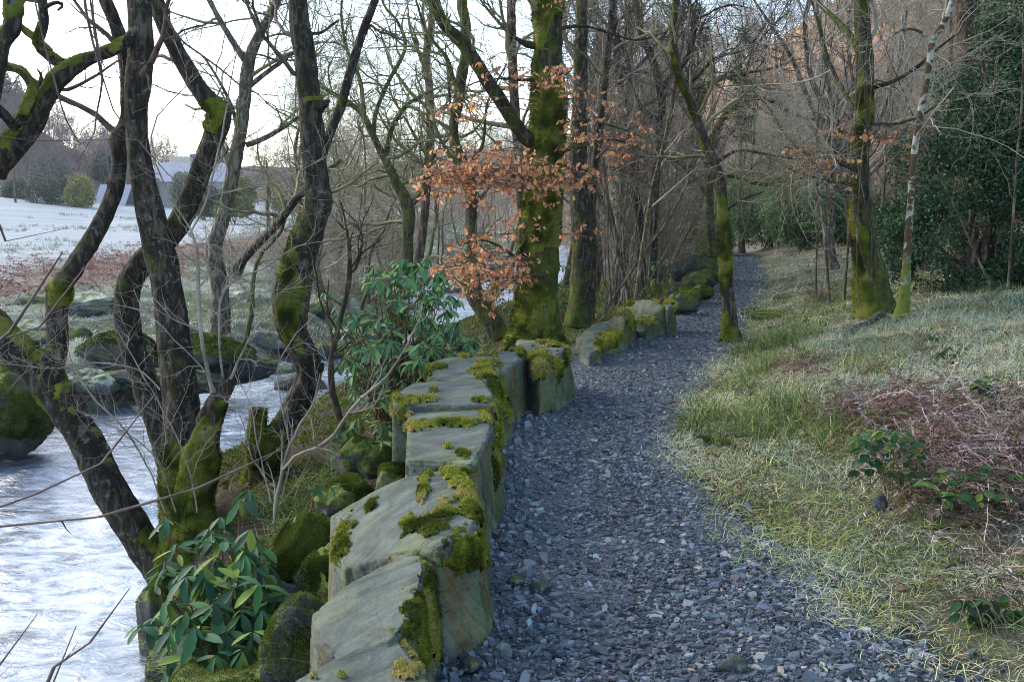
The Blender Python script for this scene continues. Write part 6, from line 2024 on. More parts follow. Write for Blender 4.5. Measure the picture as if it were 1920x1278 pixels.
for k, (px, py, Y, rx, ry, n, lb) in enumerate(((980, 560, 15.5, 30, 50, 12, 'rhododendron sprigs showing left of the oak foot'), (1055, 530, 16.5, 12, 60, 12, 'rhododendron sprigs between the oak and the twin-stemmed tree'),
                                                (935, 470, 19, 35, 40, 14, 'rhododendron over the river behind the orange leaves'), (1120, 560, 17, 25, 30, 10, 'low rhododendron right of the twin-stemmed tree'),
                                                (1225, 520, 19, 30, 35, 14, 'green laurel shoots behind the long low wall block'), (1315, 455, 26, 30, 35, 26, 'yellow-green laurel beside the rubble end'),
                                                (655, 810, 7.2, 30, 30, 8, 'yellow-green sprouting shrub over the mossy stones'), (720, 800, 6.9, 20, 55, 10, 'thin bramble and laurel shoots left of the banded block'))):
    tp = [at(px + rg.uniform(-rx, rx), py + rg.uniform(-ry, ry), Y + rg.normal(0, .3)) for _ in range(n)]
    bx, by = at(px, py, Y)[0], Y
    rhodo(lb, (bx, by, Hs(bx, by)), tp, 35 + k, (.07, .12), .006, (5, 7), 1, name='laurel_shrub' if k > 3 else 'rhododendron', cols=RC if k < 4 else [(0.09, .16, .04), (.13, .19, .05), (.06, .11, .04)])

# ================================================================== BARE SHRUBS, SHOOTS, NEAR TWIGS
def shoots(name, label, cat, base, curves, mat, levels, seed, sides=6, group=None):
    o = thing(name, label, cat, base, group)
    rng = np.random.default_rng(seed)
    P = A([resample(q, 16)[:, :3] for q in curves])
    Rr = A([resample(q, 16)[:, 3] for q in curves])
    P[:, 1:-1] += rng.normal(size=P[:, 1:-1].shape) * 0.003
    if name == 'pale_shoots': Rr = Rr * 0.72
    mk('stems', [tubes(P, Rr, sides)], M[mat], o)
    out = []
    for lv in levels:
        P, Rr = grow(P, Rr, rng=rng, **lv)
        out.append(tubes(P, Rr, 4))
    if out:
        mk('twigs', out, M[mat], o)
    return o


sY = 7.9
pale = [[(398, 735, sY, 13), (388, 690, sY, 12), (378, 640, sY, 12), (372, 580, sY, 12), (372, 520, sY, 11), (368, 460, sY, 9), (358, 430, sY - .1, 7), (340, 400, sY - .1, 5), (300, 330, sY - .2, 5), (284, 240, sY - .2, 5), (330, 180, sY - .3, 4), (395, 120, sY - .3, 3)],
        [(418, 705, sY, 10), (412, 650, sY, 9), (412, 590, sY, 9), (420, 545, sY, 9), (450, 520, sY, 7), (500, 500, sY, 5), (560, 460, sY, 4), (640, 450, sY, 2)],
        [(420, 550, sY, 7), (430, 510, sY, 5), (426, 480, sY, 3)],
        [(432, 710, sY, 10), (450, 670, sY, 8), (470, 630, sY, 6), (500, 580, sY, 6), (512, 540, sY, 5), (520, 480, sY, 3)],
        [(372, 600, sY, 6), (400, 590, sY, 4), (450, 560, sY, 4), (480, 548, sY, 3), (600, 535, sY, 2), (700, 520, sY, 1.5)],
        [(405, 735, sY, 6), (380, 690, sY - .1, 5), (330, 640, sY - .2, 4), (280, 590, sY - .3, 4), (240, 575, sY - .3, 3), (150, 570, sY - .4, 3), (60, 600, sY - .5, 2)],
        [(300, 730, sY - .2, 7), (270, 700, sY - .2, 6), (230, 685, sY - .3, 5), (170, 680, sY - .3, 4), (100, 690, sY - .4, 3), (0, 680, sY - .5, 2)],
        [(310, 960, sY - .2, 5), (280, 880, sY - .2, 5), (230, 800, sY - .3, 5), (180, 750, sY - .3, 5), (140, 690, sY - .3, 4), (125, 640, sY - .3, 2)],
        [(330, 960, sY - .2, 5), (300, 870, sY - .3, 5), (250, 820, sY - .3, 4), (190, 790, sY - .3, 3), (150, 770, sY - .3, 2)],
        [(370, 960, sY - .2, 5), (350, 860, sY - .3, 4), (300, 760, sY - .3, 4), (260, 690, sY - .4, 3), (220, 620, sY - .4, 2)],
        [(355, 440, sY, 6), (385, 380, sY + .1, 6), (405, 300, sY + .1, 6), (425, 210, sY + .1, 5), (440, 120, sY + .1, 3), (470, 30, sY, 2)],
        [(385, 370, sY, 4), (450, 355, sY, 4), (520, 340, sY, 3), (600, 300, sY, 2)], ]
shoots('pale_shoots', 'web of pale bare shoots springing round the broken stump', 'shoots', gnd(380, 1000, 30), [trace(q) for q in pale], 'twig_pale',
       [dict(n=10, L=(.3, .9), ang=(.4, 1.2), up=.05, wig=.26, K=8, t=(.15, 1), rmin=.0020), dict(n=5, L=(.12, .45), ang=(.5, 1.1), up=.03, wig=.2, K=5, t=(.15, 1), rmin=.0016)], 81)
pY = 7.4
pale2 = [[(512, 995, pY, 14), (520, 930, pY, 13), (535, 860, pY, 11), (560, 800, pY, 8), (585, 760, pY, 5), (600, 700, pY, 3)],
         [(508, 940, pY, 6), (495, 880, pY, 5), (480, 820, pY, 4), (470, 760, pY, 3), (440, 700, pY, 2)],
         [(530, 930, pY, 6), (545, 850, pY, 5), (530, 770, pY, 5), (520, 700, pY, 4), (545, 640, pY, 3), (590, 590, pY, 2)],
         [(530, 880, pY - .3, 8), (560, 850, pY - .5, 10), (600, 835, pY - .6, 12), (630, 815, pY - .7, 12), (650, 775, pY - .7, 10), (690, 735, pY - .8, 8), (730, 700, pY - .8, 6), (760, 650, pY - .8, 4), (790, 590, pY - .8, 2)],
         [(650, 775, pY - .7, 6), (700, 760, pY - .8, 4), (720, 720, pY - .8, 3)],
         [(500, 900, pY, 5), (470, 850, pY, 4), (455, 790, pY, 3), (430, 740, pY, 2)],
         [(520, 950, pY, 4), (560, 900, pY, 3), (590, 830, pY, 3), (620, 720, pY, 3), (600, 640, pY, 2)]]
shoots('pale_shoots', 'pale grey stem and side shoots standing at the foot of the crooked alder', 'shoots', gnd(512, 1000, 30), [trace(q) for q in pale2], 'twig_pale',
       [dict(n=7, L=(.25, .7), ang=(.4, 1.1), up=.06, wig=.2, K=7, t=(.15, 1), rmin=.002), dict(n=4, L=(.1, .35), ang=(.5, 1.1), up=.03, wig=.2, K=5, t=(.15, 1), rmin=.0015)], 82)
brn = [[(650, 905, pY, 16), (648, 850, pY, 15), (640, 790, pY, 15), (625, 745, pY, 15), (620, 700, pY, 14), (628, 640, pY, 12), (645, 570, pY, 11), (655, 520, pY, 11), (655, 470, pY, 8), (650, 430, pY, 5), (640, 380, pY, 3)],
       [(655, 520, pY, 7), (675, 480, pY, 6), (678, 440, pY, 6), (668, 420, pY, 4)], [(628, 640, pY, 5), (600, 560, pY, 4), (590, 500, pY, 3), (560, 400, pY, 2)]]
shoots('bare_shrub', 'thin red-brown stem with a forked top rising left of the airy rhododendron', 'shrub', gnd(650, 905, 30), [trace(q) for q in brn], 'brown_bark',
       [dict(n=7, L=(.25, .8), ang=(.5, 1.1), up=.06, wig=.2, K=7, t=(.3, 1), rmin=.002), dict(n=4, L=(.1, .4), ang=(.5, 1.1), up=.03, wig=.2, K=5, t=(.15, 1), rmin=.0015)], 83)
# long twigs reaching in from a shrub that roots beside the camera, on the near bank
nb = (-2.0, 2.3)
nz_ = Hs(*nb)
def from_root(*pts):
    q = trace(pts)
    return np.concatenate([A([[nb[0], nb[1], nz_, .011], [nb[0] - .05, nb[1] + .05, nz_ + .45 * (q[0, 2] - nz_), .009]]), q])
near = [from_root((-120, 1050, 2.5, 16), (0, 1014, 2.6, 13), (90, 995, 2.7, 12), (180, 970, 2.8, 12), (260, 948, 2.9, 14), (310, 935, 2.9, 12), (380, 910, 3.0, 10), (450, 873, 3.1, 7), (530, 840, 3.2, 4)),
        from_root((-120, 980, 2.7, 12), (0, 946, 2.8, 10), (70, 925, 2.9, 8), (110, 905, 3.0, 7), (160, 880, 3.1, 6), (205, 852, 3.2, 5), (290, 740, 3.4, 3)),
        from_root((-120, 720, 2.6, 11), (0, 645, 2.8, 9), (60, 560, 2.9, 7), (100, 500, 3.0, 5), (118, 472, 3.0, 3)),
        from_root((-100, 700, 3.1, 10), (0, 648, 3.2, 8), (60, 615, 3.3, 6), (110, 598, 3.4, 5), (140, 560, 3.4, 5), (160, 500, 3.5, 3)),
        from_root((60, 1350, 2.9, 9), (90, 1278, 3.0, 8), (145, 1230, 3.1, 7), (180, 1190, 3.1, 6), (215, 1150, 3.2, 4), (243, 1102, 3.2, 2)),
        from_root((-60, 1330, 2.9, 6), (0, 1250, 3.0, 5), (40, 1190, 3.1, 4), (70, 1150, 3.1, 2)),
        from_root((-90, 460, 2.6, 7), (0, 250, 3.3, 6), (60, 262, 3.6, 5), (120, 278, 3.7, 5), (190, 282, 3.8, 4), (236, 262, 3.9, 2)),
        from_root((-90, 480, 2.6, 7), (0, 452, 3.3, 5), (60, 458, 3.5, 4), (90, 452, 3.6, 4), (125, 428, 3.7, 2)),
        from_root((90, 1330, 3.0, 5), (100, 1278, 3.1, 4), (120, 1220, 3.1, 3), (143, 1172, 3.2, 2))]
shoots('bare_branch', 'thin out-of-focus bare twigs reaching in over the water from the left edge', 'branch', (nb[0], nb[1], nz_), near, 'twig',
       [dict(n=4, L=(.05, .22), ang=(.5, 1.0), up=.08, wig=.08, K=5, t=(.35, .95), rmin=.0009, rr=.35)], 84)
# hanging twig of the overhead tree and thin crossing twigs
hang = [[(150, -120, 5.5, 8), (160, 0, 5.5, 6), (172, 60, 5.5, 6), (182, 110, 5.5, 5), (193, 150, 5.5, 5), (184, 195, 5.5, 4), (175, 255, 5.5, 3), (145, 305, 5.5, 2)],
        [(193, 150, 5.5, 3), (230, 230, 5.6, 3), (265, 268, 5.8, 3), (300, 310, 5.9, 2), (345, 350, 6, 1.5)],
        [(183, 105, 5.5, 3), (210, 115, 5.5, 2), (232, 170, 5.6, 1.5)],
        [(275, -40, 6, 5), (330, 66, 6.2, 4), (395, 115, 6.3, 4), (430, 145, 6.4, 3), (470, 172, 6.5, 3), (520, 180, 6.6, 2)],
        [(60, -60, 6, 4), (130, 240, 6, 3), (185, 265, 6.1, 2)]]
shoots('bare_branch', 'thin twig hanging down from above in front of the white sky at the upper left', 'branch', at(150, -200, 5.5), [np.concatenate([[[*at(150, -200, 5.5), .006]], trace(q)]) for q in hang], 'twig',
       [dict(n=4, L=(.08, .3), ang=(.4, 1.0), up=-.02, wig=.12, K=5, t=(.3, 1), rmin=.0014)], 85)
# hazel coppice beyond the twin-stemmed tree
hz = np.random.default_rng(77)
for k, (px, py, Y, n, lb) in enumerate(((1180, 555, 20, 13, 'cluster of pale upright hazel rods right of the twin-stemmed tree'), (1240, 530, 24, 11, 'hazel rods further along, left of the slender crooked tree'), (1130, 575, 17.5, 6, 'thin hazel stems leaning over the shark-fin stone'),
                                         (1350, 470, 27, 4, 'grey hazel rods just left of the slender crooked tree foot'), (1590, 520, 15, 5, 'slim brown stems left of the swollen mossy foot'), (1850, 560, 13, 2, 'thin bare stems at the foot of the big holly'))):
    b = at(px, py, Y)
    b[2] = Hs(b[0], Y)
    cv = []
    for j in range(n):
        tp = b + A([hz.normal(.25, .9), hz.normal(0, .7), hz.uniform(4, 7)]) * (1.0 if k != 4 else .8)
        st = b + A([hz.normal(0, .25), hz.normal(0, .25), -.05])
        mid = (st + tp) / 2 + hz.normal(size=3) * A([.25, .25, .1])
        r = hz.uniform(.012, .028)
        cv.append(A([[*st, r], [*((st + mid) / 2), r * .85], [*mid, r * .7], [*tp, r * .25]]))
    shoots('hazel_coppice', lb, 'shrub', b, cv, 'pale_bark' if k in (0, 1, 3) else 'wood_bark',
           [dict(n=7, L=(.6, 1.8), ang=(.35, .9), up=.05, wig=.14, K=7, t=(.25, 1), rmin=.0035), dict(n=4, L=(.25, .8), ang=(.4, .9), up=.03, wig=.15, K=5, t=(.2, 1), rmin=.003)], 200 + k)

# ================================================================== GROUND COVER
gq = np.random.default_rng(2024)


def scatter(x0, x1, y0, y1, dens, f):
    n = int((x1 - x0) * (y1 - y0) * dens)
    x = gq.uniform(x0, x1, n)
    y = gq.uniform(y0, y1, n)
    k = gq.uniform(0, 1, n) < f(x, y)
    return np.stack([x[k], y[k]], 1)


def wblobs(lst):
    """photo positions -> ground discs (x, y, radius)"""
    o = []
    for px, py, r in lst:
        p = gnd(px, py, 60)
        o.append((p[0], p[1], r))
    return o


def inb(x, y, bl, soft=0.35):
    m = np.zeros_like(x)
    for bx, by, r in bl:
        d = np.sqrt((x - bx) ** 2 + (y - by) ** 2) / r
        m = np.maximum(m, 1 - sst(1 - soft, 1 + soft, d + 0.25 * n2(x, y, 3.0, 2, 7)))
    return m


BRK = wblobs([(1590, 775, .25), (1650, 770, .33), (1720, 775, .33), (1690, 850, .25), (1760, 840, .36), (1850, 835, .42), (1905, 890, .42), (1810, 900, .32), (1880, 950, .34), (1900, 1010, .26), (1890, 770, .25), (1510, 695, .15), (1475, 562, .22), (1520, 540, .25),
              (1420, 638, .14), (1700, 955, .12), (1480, 600, .2), (1530, 470, .45), (1905, 1110, .18)])
BRK = [(a, b, r * .82) for a, b, r in BRK]
TUS = wblobs([(1300, 790, .26), (1350, 800, .30), (1400, 810, .30), (1460, 800, .32), (1520, 800, .32), (1560, 810, .28), (1440, 760, .25), (1500, 770, .25), (1490, 680, .25), (1420, 700, .2), (1465, 640, .4), (1530, 590, .5), (1560, 560, .45), (1580, 545, .4), (1410, 660, .2),
              (1600, 690, .25), (1650, 700, .2), (1380, 730, .18), (1440, 600, .35), (1290, 760, .15), (1590, 840, .2)])
FRG = wblobs([(1640, 720, .3), (1700, 690, .3), (1560, 650, .3), (1610, 660, .3), (1490, 720, .2), (1680, 620, .35), (1860, 650, .4), (1910, 600, .4), (1650, 740, .2), (1400, 860, .12), (1460, 880, .15), (1530, 900, .14),(1790, 700, .3), (1850, 690, .35), (1880, 670, .3), (1750, 720, .25), (1830, 730, .3), (1900, 700, .3), (1680, 650, .3), (1870, 610, .35), (1760, 600, .35), (1820, 570, .4), (1900, 570, .4), (1740, 640, .3)])


def dedge(x, y): return x - XR(y)


parts = []
# short matted straw and frost-pale grass
def f_mat(x, y):
    d = dedge(x, y)
    n = n2(x, y, 1.7, 3, 11)
    m = sst(-.30, .22, d + .30 * n2(x, y, 2.5, 3, 12)) * (0.35 + 0.65 * sst(-.35, .25, n)) * (1 - .5 * inb(x, y, BRK))
    return m * (1 - .55 * sst(2.5, 4.5, d) * (y < 16))


for y0, y1, x0, x1, dn, hh in ((2.2, 4.5, .8, 3.2, 9000, .055), (4.5, 7, .8, 4.6, 6500, .065), (7, 11, .9, 7, 3000, .08), (11, 18, 1.6, 11, 800, .11), (18, 34, 4, 19, 240, .18)):
    xy = scatter(x0, x1, y0, y1, dn, f_mat)
    N = len(xy)
    n = n2(xy[:, 0], xy[:, 1], 1.1, 3, 13)
    m = n2(xy[:, 0], xy[:, 1], 4.0, 2, 14)
    base = np.where((n > 0.10)[:, None], A([0.29, 0.34, 0.09]), A([0.52, 0.51, 0.27]))
    base = np.where((gq.uniform(size=N) < .3)[:, None], A([0.46, 0.41, 0.25]), base)
    fr = sst(.0, .35, m + .5 * n2(xy[:, 0], xy[:, 1], .7, 2, 15))[:, None]
    base = base * (1 - .55 * fr) + A([0.42, 0.48, 0.38]) * .55 * fr
    h = hh * gq.uniform(.5, 1.6, N)
    w_ = np.maximum(h * gq.uniform(.025, .05, N), .0010 * (1 + y0 * .09))
    parts.append(blades(xy, np.where(dedge(xy[:, 0], xy[:, 1]) < .12, .022, 0.0), h, w_, 1.3, base, gq, .25, .7, .3))
o = mk('grass', parts, M['grass'])
tag(o, 'short matted frost-touched grass on the verge right of the path', 'grass', kind='stuff')
# moss pads between
parts = []
def f_moss(x, y): return sst(.05, .3, n2(x, y, 1.6, 4, 17)) * sst(-.1, .2, dedge(x, y)) * (1 - inb(x, y, BRK) * .8)
for y0, y1, x0, x1, dn, hh in ((2.2, 5, 1.0, 3.4, 7000, .010), (5, 9, .9, 5.0, 2600, .014), (9, 16, 1.5, 9, 700, .022)):
    xy = scatter(x0, x1, y0, y1, dn, f_moss)
    N = len(xy)
    a = gq.uniform(0, 6.28, N)
    d = norm(np.stack([np.cos(a) * .7, np.sin(a) * .7, np.full(N, 1.0)], 1))
    pos = np.column_stack([xy, H(xy[:, 0], xy[:, 1]) + .003])
    h = hh * gq.uniform(.6, 1.8, N)
    base = A([(0.07, .10, .012), (.14, .17, .025), (.20, .22, .06)])[gq.integers(0, 3, N)]
    parts.append(leaves(pos, d, gq.normal(size=(N, 3)), h, h * .6, T_TUFT, colvar(base, N, .25, .08, gq)))
o = mk('ground_moss', parts, M['moss'])
tag(o, 'low green moss spreading between the grass right of the path', 'moss', kind='stuff')
# green tussocks
parts = []
for (x0, x1, y0, y1, dn, bl, hh, wd, cols) in ((.8, 6, 3, 12, 1900, TUS, .19, .0085, [(0.085, .135, .034), (.15, .20, .050), (.36, .34, .12)]), (3, 9, 9, 20, 420, TUS, .20, .010, [(0.09, .17, .035), (.15, .22, .05), (.28, .27, .09)]),
                                               (1.5, 8, 4, 15, 1100, FRG, .15, .0055, [(0.24, .33, .22), (.33, .40, .30), (.36, .34, .22)])):
    xy = scatter(x0, x1, y0, y1, dn, lambda x, y: inb(x, y, bl) * sst(-.05, .1, dedge(x, y)) * sst(-.35, .1, n2(x, y, 3.5, 2, 19)))
    N = len(xy)
    parts.append(blades(xy, -.005, hh * gq.uniform(.5, 1.5, N), wd * gq.uniform(.6, 1.2, N), .65, A(cols)[gq.integers(0, 3, N) if bl is FRG else gq.choice(3, N, p=[.40, .38, .22])], gq, .2, .6))
o = mk('woodrush', parts, M['grass'])
tag(o, 'green and frosted strap-leaved tussocks on the right bank', 'grass', kind='stuff')
# dry tall stems
xy = scatter(2.2, 8, 5, 14, 9, lambda x, y: .25 + .75 * inb(x, y, FRG, .8))
xy = xy[dedge(xy[:, 0], xy[:, 1]) > .6]
N = len(xy)
o = mk('dry_stems', [blades(xy, 0, gq.uniform(.25, .6, N), np.full(N, .003), .7, (0.42, .37, .24), gq, .2, .4)], M['grass'])
tag(o, 'tall dry straw stems standing on the right bank', 'grass', kind='stuff')


# dead bracken: arching stems with collapsed fronds
def bracken(name, label, xy, hgt, ln, rng, cols, leaf=.028, lw=.35, nl=26, rr=.0022, up=.5, heap=None):
    N = len(xy)
    K = 7
    a = rng.uniform(0, 6.28, N)
    b = np.column_stack([xy, H(xy[:, 0], xy[:, 1]) + rng.uniform(0, 1, N) ** 1.2 * hgt * (1 if heap is None else heap(xy[:, 0], xy[:, 1]))])
    L_ = rng.uniform(ln[0], ln[1], N)
    d = norm(np.stack([np.cos(a), np.sin(a), rng.uniform(-.1, up, N)], 1))
    P = np.zeros((N, K, 3))
    P[:, 0] = b
    for k in range(1, K):
        d = norm(d + rng.normal(size=(N, 3)) * .22 + A([0, 0, -.15]))
        P[:, k] = P[:, k - 1] + d * (L_ / (K - 1))[:, None]
    g_ = H(P[..., 0].ravel(), P[..., 1].ravel()).reshape(N, K)
    P[..., 2] = np.maximum(P[..., 2], g_ + .008)
    v, f = tubes(P, np.linspace(1, .4, K)[None] * rr * rng.uniform(.7, 1.3, (N, 1)), 3)
    cb = A(cols)[rng.integers(0, len(cols), N)]
    c1 = np.repeat(colvar(cb * 1.5, N, .25, .06, rng), K * 3, 0)
    n = N * nl
    i = rng.integers(0, N, n)
    t_ = rng.uniform(.3, 1, n) * (K - 1.01)
    k = t_.astype(int)
    fr = (t_ - k)[:, None]
    pos = P[i, k] * (1 - fr) + P[i, k + 1] * fr
    ax = norm(P[i, k + 1] - P[i, k])
    sdv = norm(np.cross(ax, A([0, 0, 1.0]))) * rng.choice([-1, 1], (n, 1))
    dd = norm(sdv + ax * .4 + rng.normal(size=(n, 3)) * .4 + A([0, 0, -.15]))
    ll = leaf * rng.uniform(.4, 1.3, n)
    lf = leaves(pos, dd, A([0, 0, 1.0]) + rng.normal(size=(n, 3)) * .8, ll, ll * lw, T_BIT, colvar(cb[i], n, .3, .08, rng), rng.normal(.1, .5, n))
    o = mk(name, [(v, f, c1), lf], M['leaf_dull'])
    return tag(o, label, 'bracken', kind='stuff')


xy = scatter(1.2, 9, 3.0, 16, 360, lambda x, y: inb(x, y, BRK) * sst(.1, .3, dedge(x, y)) * (1 - .75 * sst(8, 14, y)))
RB = [(0.15, .095, .072), (0.23, .165, .14), (0.10, .064, .048), (.33, .27, .25)]
bracken('dead_bracken', 'heaps of collapsed red-brown bracken on the right bank', xy, .20, (.15, .55), gq, RB, .028, .26, 22, .0023, heap=lambda x, y: .25 + 1.9 * inb(x, y, BRK, .9) ** 2 * sst(-.5, .3, n2(x, y, 1.8, 2, 58)))
xy = scatter(4, 16, 16, 34, 6, lambda x, y: (.25 + inb(x, y, BRK)) * sst(.5, 1.5, dedge(x, y)))
bracken('dead_bracken', 'scattered brown bracken on the far frosty slope above the path', xy, .08, (.3, .7), gq, RB, .07, .3, 20, .004)
HP = wblobs([(1610, 790, .22), (1670, 785, .26), (1730, 790, .28), (1700, 800, .2), (1780, 870, .22), (1880, 860, .26), (1505, 705, .14), (1540, 560, .2), (1840, 930, .2)])
xy = scatter(1.5, 9, 4, 16, 520, lambda x, y: inb(x, y, HP, .5))
bracken('bracken_fronds', 'rusty clumps of drooping dead bracken fronds standing above the litter on the right bank', xy, .14, (.18, .38), gq, [(.16, .090, .065), (.22, .135, .10), (.11, .062, .046), (.28, .20, .165)], .034, .22, 30, .0022, .9, heap=lambda x, y: 1 + 0 * x)
# fallen straws and small twigs everywhere on the verge
def f_tw(x, y): return .35 + .65 * sst(.5, 2, dedge(x, y))
xy = scatter(.9, 6.5, 2.4, 12, 75, f_tw)
xy = xy[dedge(xy[:, 0], xy[:, 1]) > -.05]
bracken('plant_litter', 'loose straws and broken bits of stalk lying on the right verge', xy, .03, (.08, .32), gq, [(.20, .15, .10), (.28, .22, .15), (.13, .09, .06)], .016, .4, 3, .0016, .2)


# fallen leaves
def litter(name, label, xy, size, cols, rng, zoff=.012):
    N = len(xy)
    z = H(xy[:, 0], xy[:, 1]) + zoff
    z = np.where((xy[:, 0] > XL(xy[:, 1]) - .2) & (xy[:, 0] < XR(xy[:, 1])), np.maximum(z, .045), z)
    a = rng.uniform(0, 6.28, N)
    d = norm(np.stack([np.cos(a), np.sin(a), rng.normal(0, .2, N)], 1))
    nn = A([0, 0, 1.0]) + rng.normal(size=(N, 3)) * .45
    ll = size * rng.uniform(.6, 1.4, N)
    cb = A(cols)[rng.integers(0, len(cols), N)]
    o = mk(name, [leaves(np.column_stack([xy, z]), d, nn, ll, ll * .6, T_OAK, colvar(cb, N, .2, .08, rng), rng.normal(-.1, .3, N))], M['leaf_dull'])
    return tag(o, label, 'leaves', kind='stuff')


LC = [(.20, .095, .05), (.14, .075, .045), (.26, .15, .08), (.10, .055, .035)]
xy = np.concatenate([scatter(.8, 7, 2.5, 14, 10, lambda x, y: (dedge(x, y) > 0) * .8), scatter(4, 14, 14, 30, 5, lambda x, y: (dedge(x, y) > 0) * 1.0)])
litter('fallen_leaves', 'brown fallen leaves scattered on the right bank', xy, .06, LC, gq)
xy = scatter(-.8, 6, 2.4, 24, 5, lambda x, y: ((x > XL(y) - .05) & (x < XR(y))) * (.15 + .85 * np.exp(-((x - XL(y)) / .25) ** 2)))
litter('fallen_leaves', 'few small rust-coloured leaf scraps on the gravel', xy, .028, [(.26, .11, .06), (.16, .09, .05), (.20, .20, .07)], gq)
def f_nb(x, y): return ((x < XL(y) - .35) & (x > RE(y) + .1)) * 1.0
xy = scatter(-3.4, 2.2, 2.6, 20, 60, lambda x, y: f_nb(x, y) * sst(-.2, .3, n2(x, y, 1.5, 2, 44)))
litter('fallen_leaves', 'rusty leaf litter on the bank between the wall and the river', xy, .07, LC, gq, .02)
# near bank: moss, grass, ivy
parts, pm_ = [], []
for y0, y1, dn in ((2.6, 9, 700), (9, 16, 260), (16, 32, 80)):
    xy = scatter(-3.6, 6, y0, y1, dn, lambda x, y: f_nb(x, y) * sst(-.15, .35, n2(x, y, 1.2, 3, 45)))
    N = len(xy)
    base = A([(0.10, .15, .035), (.17, .20, .06), (.30, .25, .12), (.07, .11, .03)])[gq.integers(0, 4, N)]
    parts.append(blades(xy, -.005, gq.uniform(.05, .20, N) * (1 + y0 * .02), .004 * (1 + y0 * .06) * gq.uniform(.6, 1.3, N), .7, base, gq, .2, .6))
    xy = scatter(-3.6, 6, y0, y1, dn * 9, lambda x, y: f_nb(x, y) * sst(-.25, .1, n2(x, y, 1.9, 3, 46)))
    N = len(xy)
    a = gq.uniform(0, 6.28, N)
    d = norm(np.stack([np.cos(a) * .8, np.sin(a) * .8, np.full(N, 1.0)], 1))
    h = (.014 + .0012 * y0) * gq.uniform(.6, 1.8, N)
    base = A([(0.05, .07, .010), (.11, .135, .02), (.17, .185, .05)])[gq.integers(0, 3, N)]
    pm_.append(leaves(np.column_stack([xy, H(xy[:, 0], xy[:, 1]) + .002]), d, gq.normal(size=(N, 3)), h, h * .6, T_TUFT, colvar(base, N, .25, .08, gq)))
# weeds at the foot of the blocks and long tufts by the oak
xy = scatter(-.6, 7, 4.5, 26, 220, lambda x, y: np.exp(-((x - XL(y) + .05) / .09) ** 2) * sst(-.1, .25, n2(x, y, .9, 2, 47)))
N = len(xy)
parts.append(blades(xy, 0, gq.uniform(.04, .13, N), .004 * gq.uniform(.6, 1.5, N), .8, A([(.25, .23, .11), (.12, .17, .04)])[gq.integers(0, 2, N)], gq, .2, .6))
OT = [(*gnd(px, py, 40)[:2], r) for px, py, r in ((1085, 665, .28), (1075, 640, .25), (1100, 670, .2), (900, 660, .35), (870, 670, .3), (935, 655, .2), (1095, 610, .3), (640, 880, .3), (590, 930, .35), (560, 985, .3), (430, 1278, .35), (370, 1278, .3), (480, 1278, .3), (350, 1200, .25), (400, 1180, .25))]
xy = scatter(-3.2, 3, 3, 16, 1100, lambda x, y: inb(x, y, OT))
N = len(xy)
parts.append(blades(xy, -.05, gq.uniform(.12, .34, N), .006 * gq.uniform(.6, 1.3, N), .8, A([(.13, .21, .045), (.20, .25, .07), (.34, .28, .13)])[gq.choice(3, N, p=[.5, .35, .15])], gq, .2, .75))
tag(mk('bank_grass', parts, M['grass']), 'loose grass on the bank between the wall and the river', 'grass', kind='stuff')
tag(mk('bank_moss', pm_, M['moss']), 'dark moss covering the bank between the wall and the river', 'moss', kind='stuff')

# far bank: frosted hummocks, bracken band, rushes in the field
parts = []
def f_fb(x, y): return (x < RW(y) - .1) * sst(-.3, .2, n2(x, y, .8, 3, 48))
for x0, x1, y0, y1, dn in ((-16, -4, 12, 34, 260), (-34, -4, 34, 60, 40)):
    xy = scatter(x0, x1, y0, y1, dn, f_fb)
    N = len(xy)
    m = n2(xy[:, 0], xy[:, 1], .9, 2, 49)
    base = np.where((m > -.1)[:, None], A([.48, .54, .44]), A([.20, .235, .10]))
    parts.append(blades(xy, -.01, gq.uniform(.05, .16, N) * (1 + y0 * .01), .012 * (1 + y0 * .012) * gq.uniform(.6, 1.3, N), .9, base, gq, .2, .7))
xy = scatter(-70, -14, 36, 110, .8, lambda x, y: sst(.1, .35, n2(x, y, .22, 2, 50)))
cl = np.repeat(xy, 14, 0) + gq.normal(size=(len(xy) * 14, 2)) * .12
N = len(cl)
parts.append(blades(cl, 0, gq.uniform(.15, .38, N), .03 * gq.uniform(.6, 1.3, N), .4, (.26, .31, .22), gq, .2, .3))
tag(mk('frosted_grass', parts, M['grass']), 'frosted rough grass and rush tufts on the far bank and field', 'grass', kind='stuff')
xy = scatter(-34, -6, 24, 60, 7.5, lambda x, y: (lambda q: sst(7, 10, q) * (1 - sst(16, 20, q)))(RW(y) - x + 2.5 * n2(x, y, .25, 2, 51)) * sst(-.4, .1, n2(x, y, .5, 2, 52)))
bracken('dead_bracken', 'band of pinkish red bracken between the far bank rocks and the frosted field', xy, .25, (.4, .9), gq, [(.26, .13, .10), (.33, .19, .155), (.19, .10, .08)], .11, .3, 16, .006)
xy = scatter(-14, -7, 17, 30, 8, lambda x, y: sst(.1, .4, n2(x, y, .4, 2, 53)) * (x < RW(y) - 1))
bracken('dead_bracken', 'small brown bracken clumps at the left of the far bank', xy, .15, (.3, .7), gq, RB, .06, .3, 18, .004)


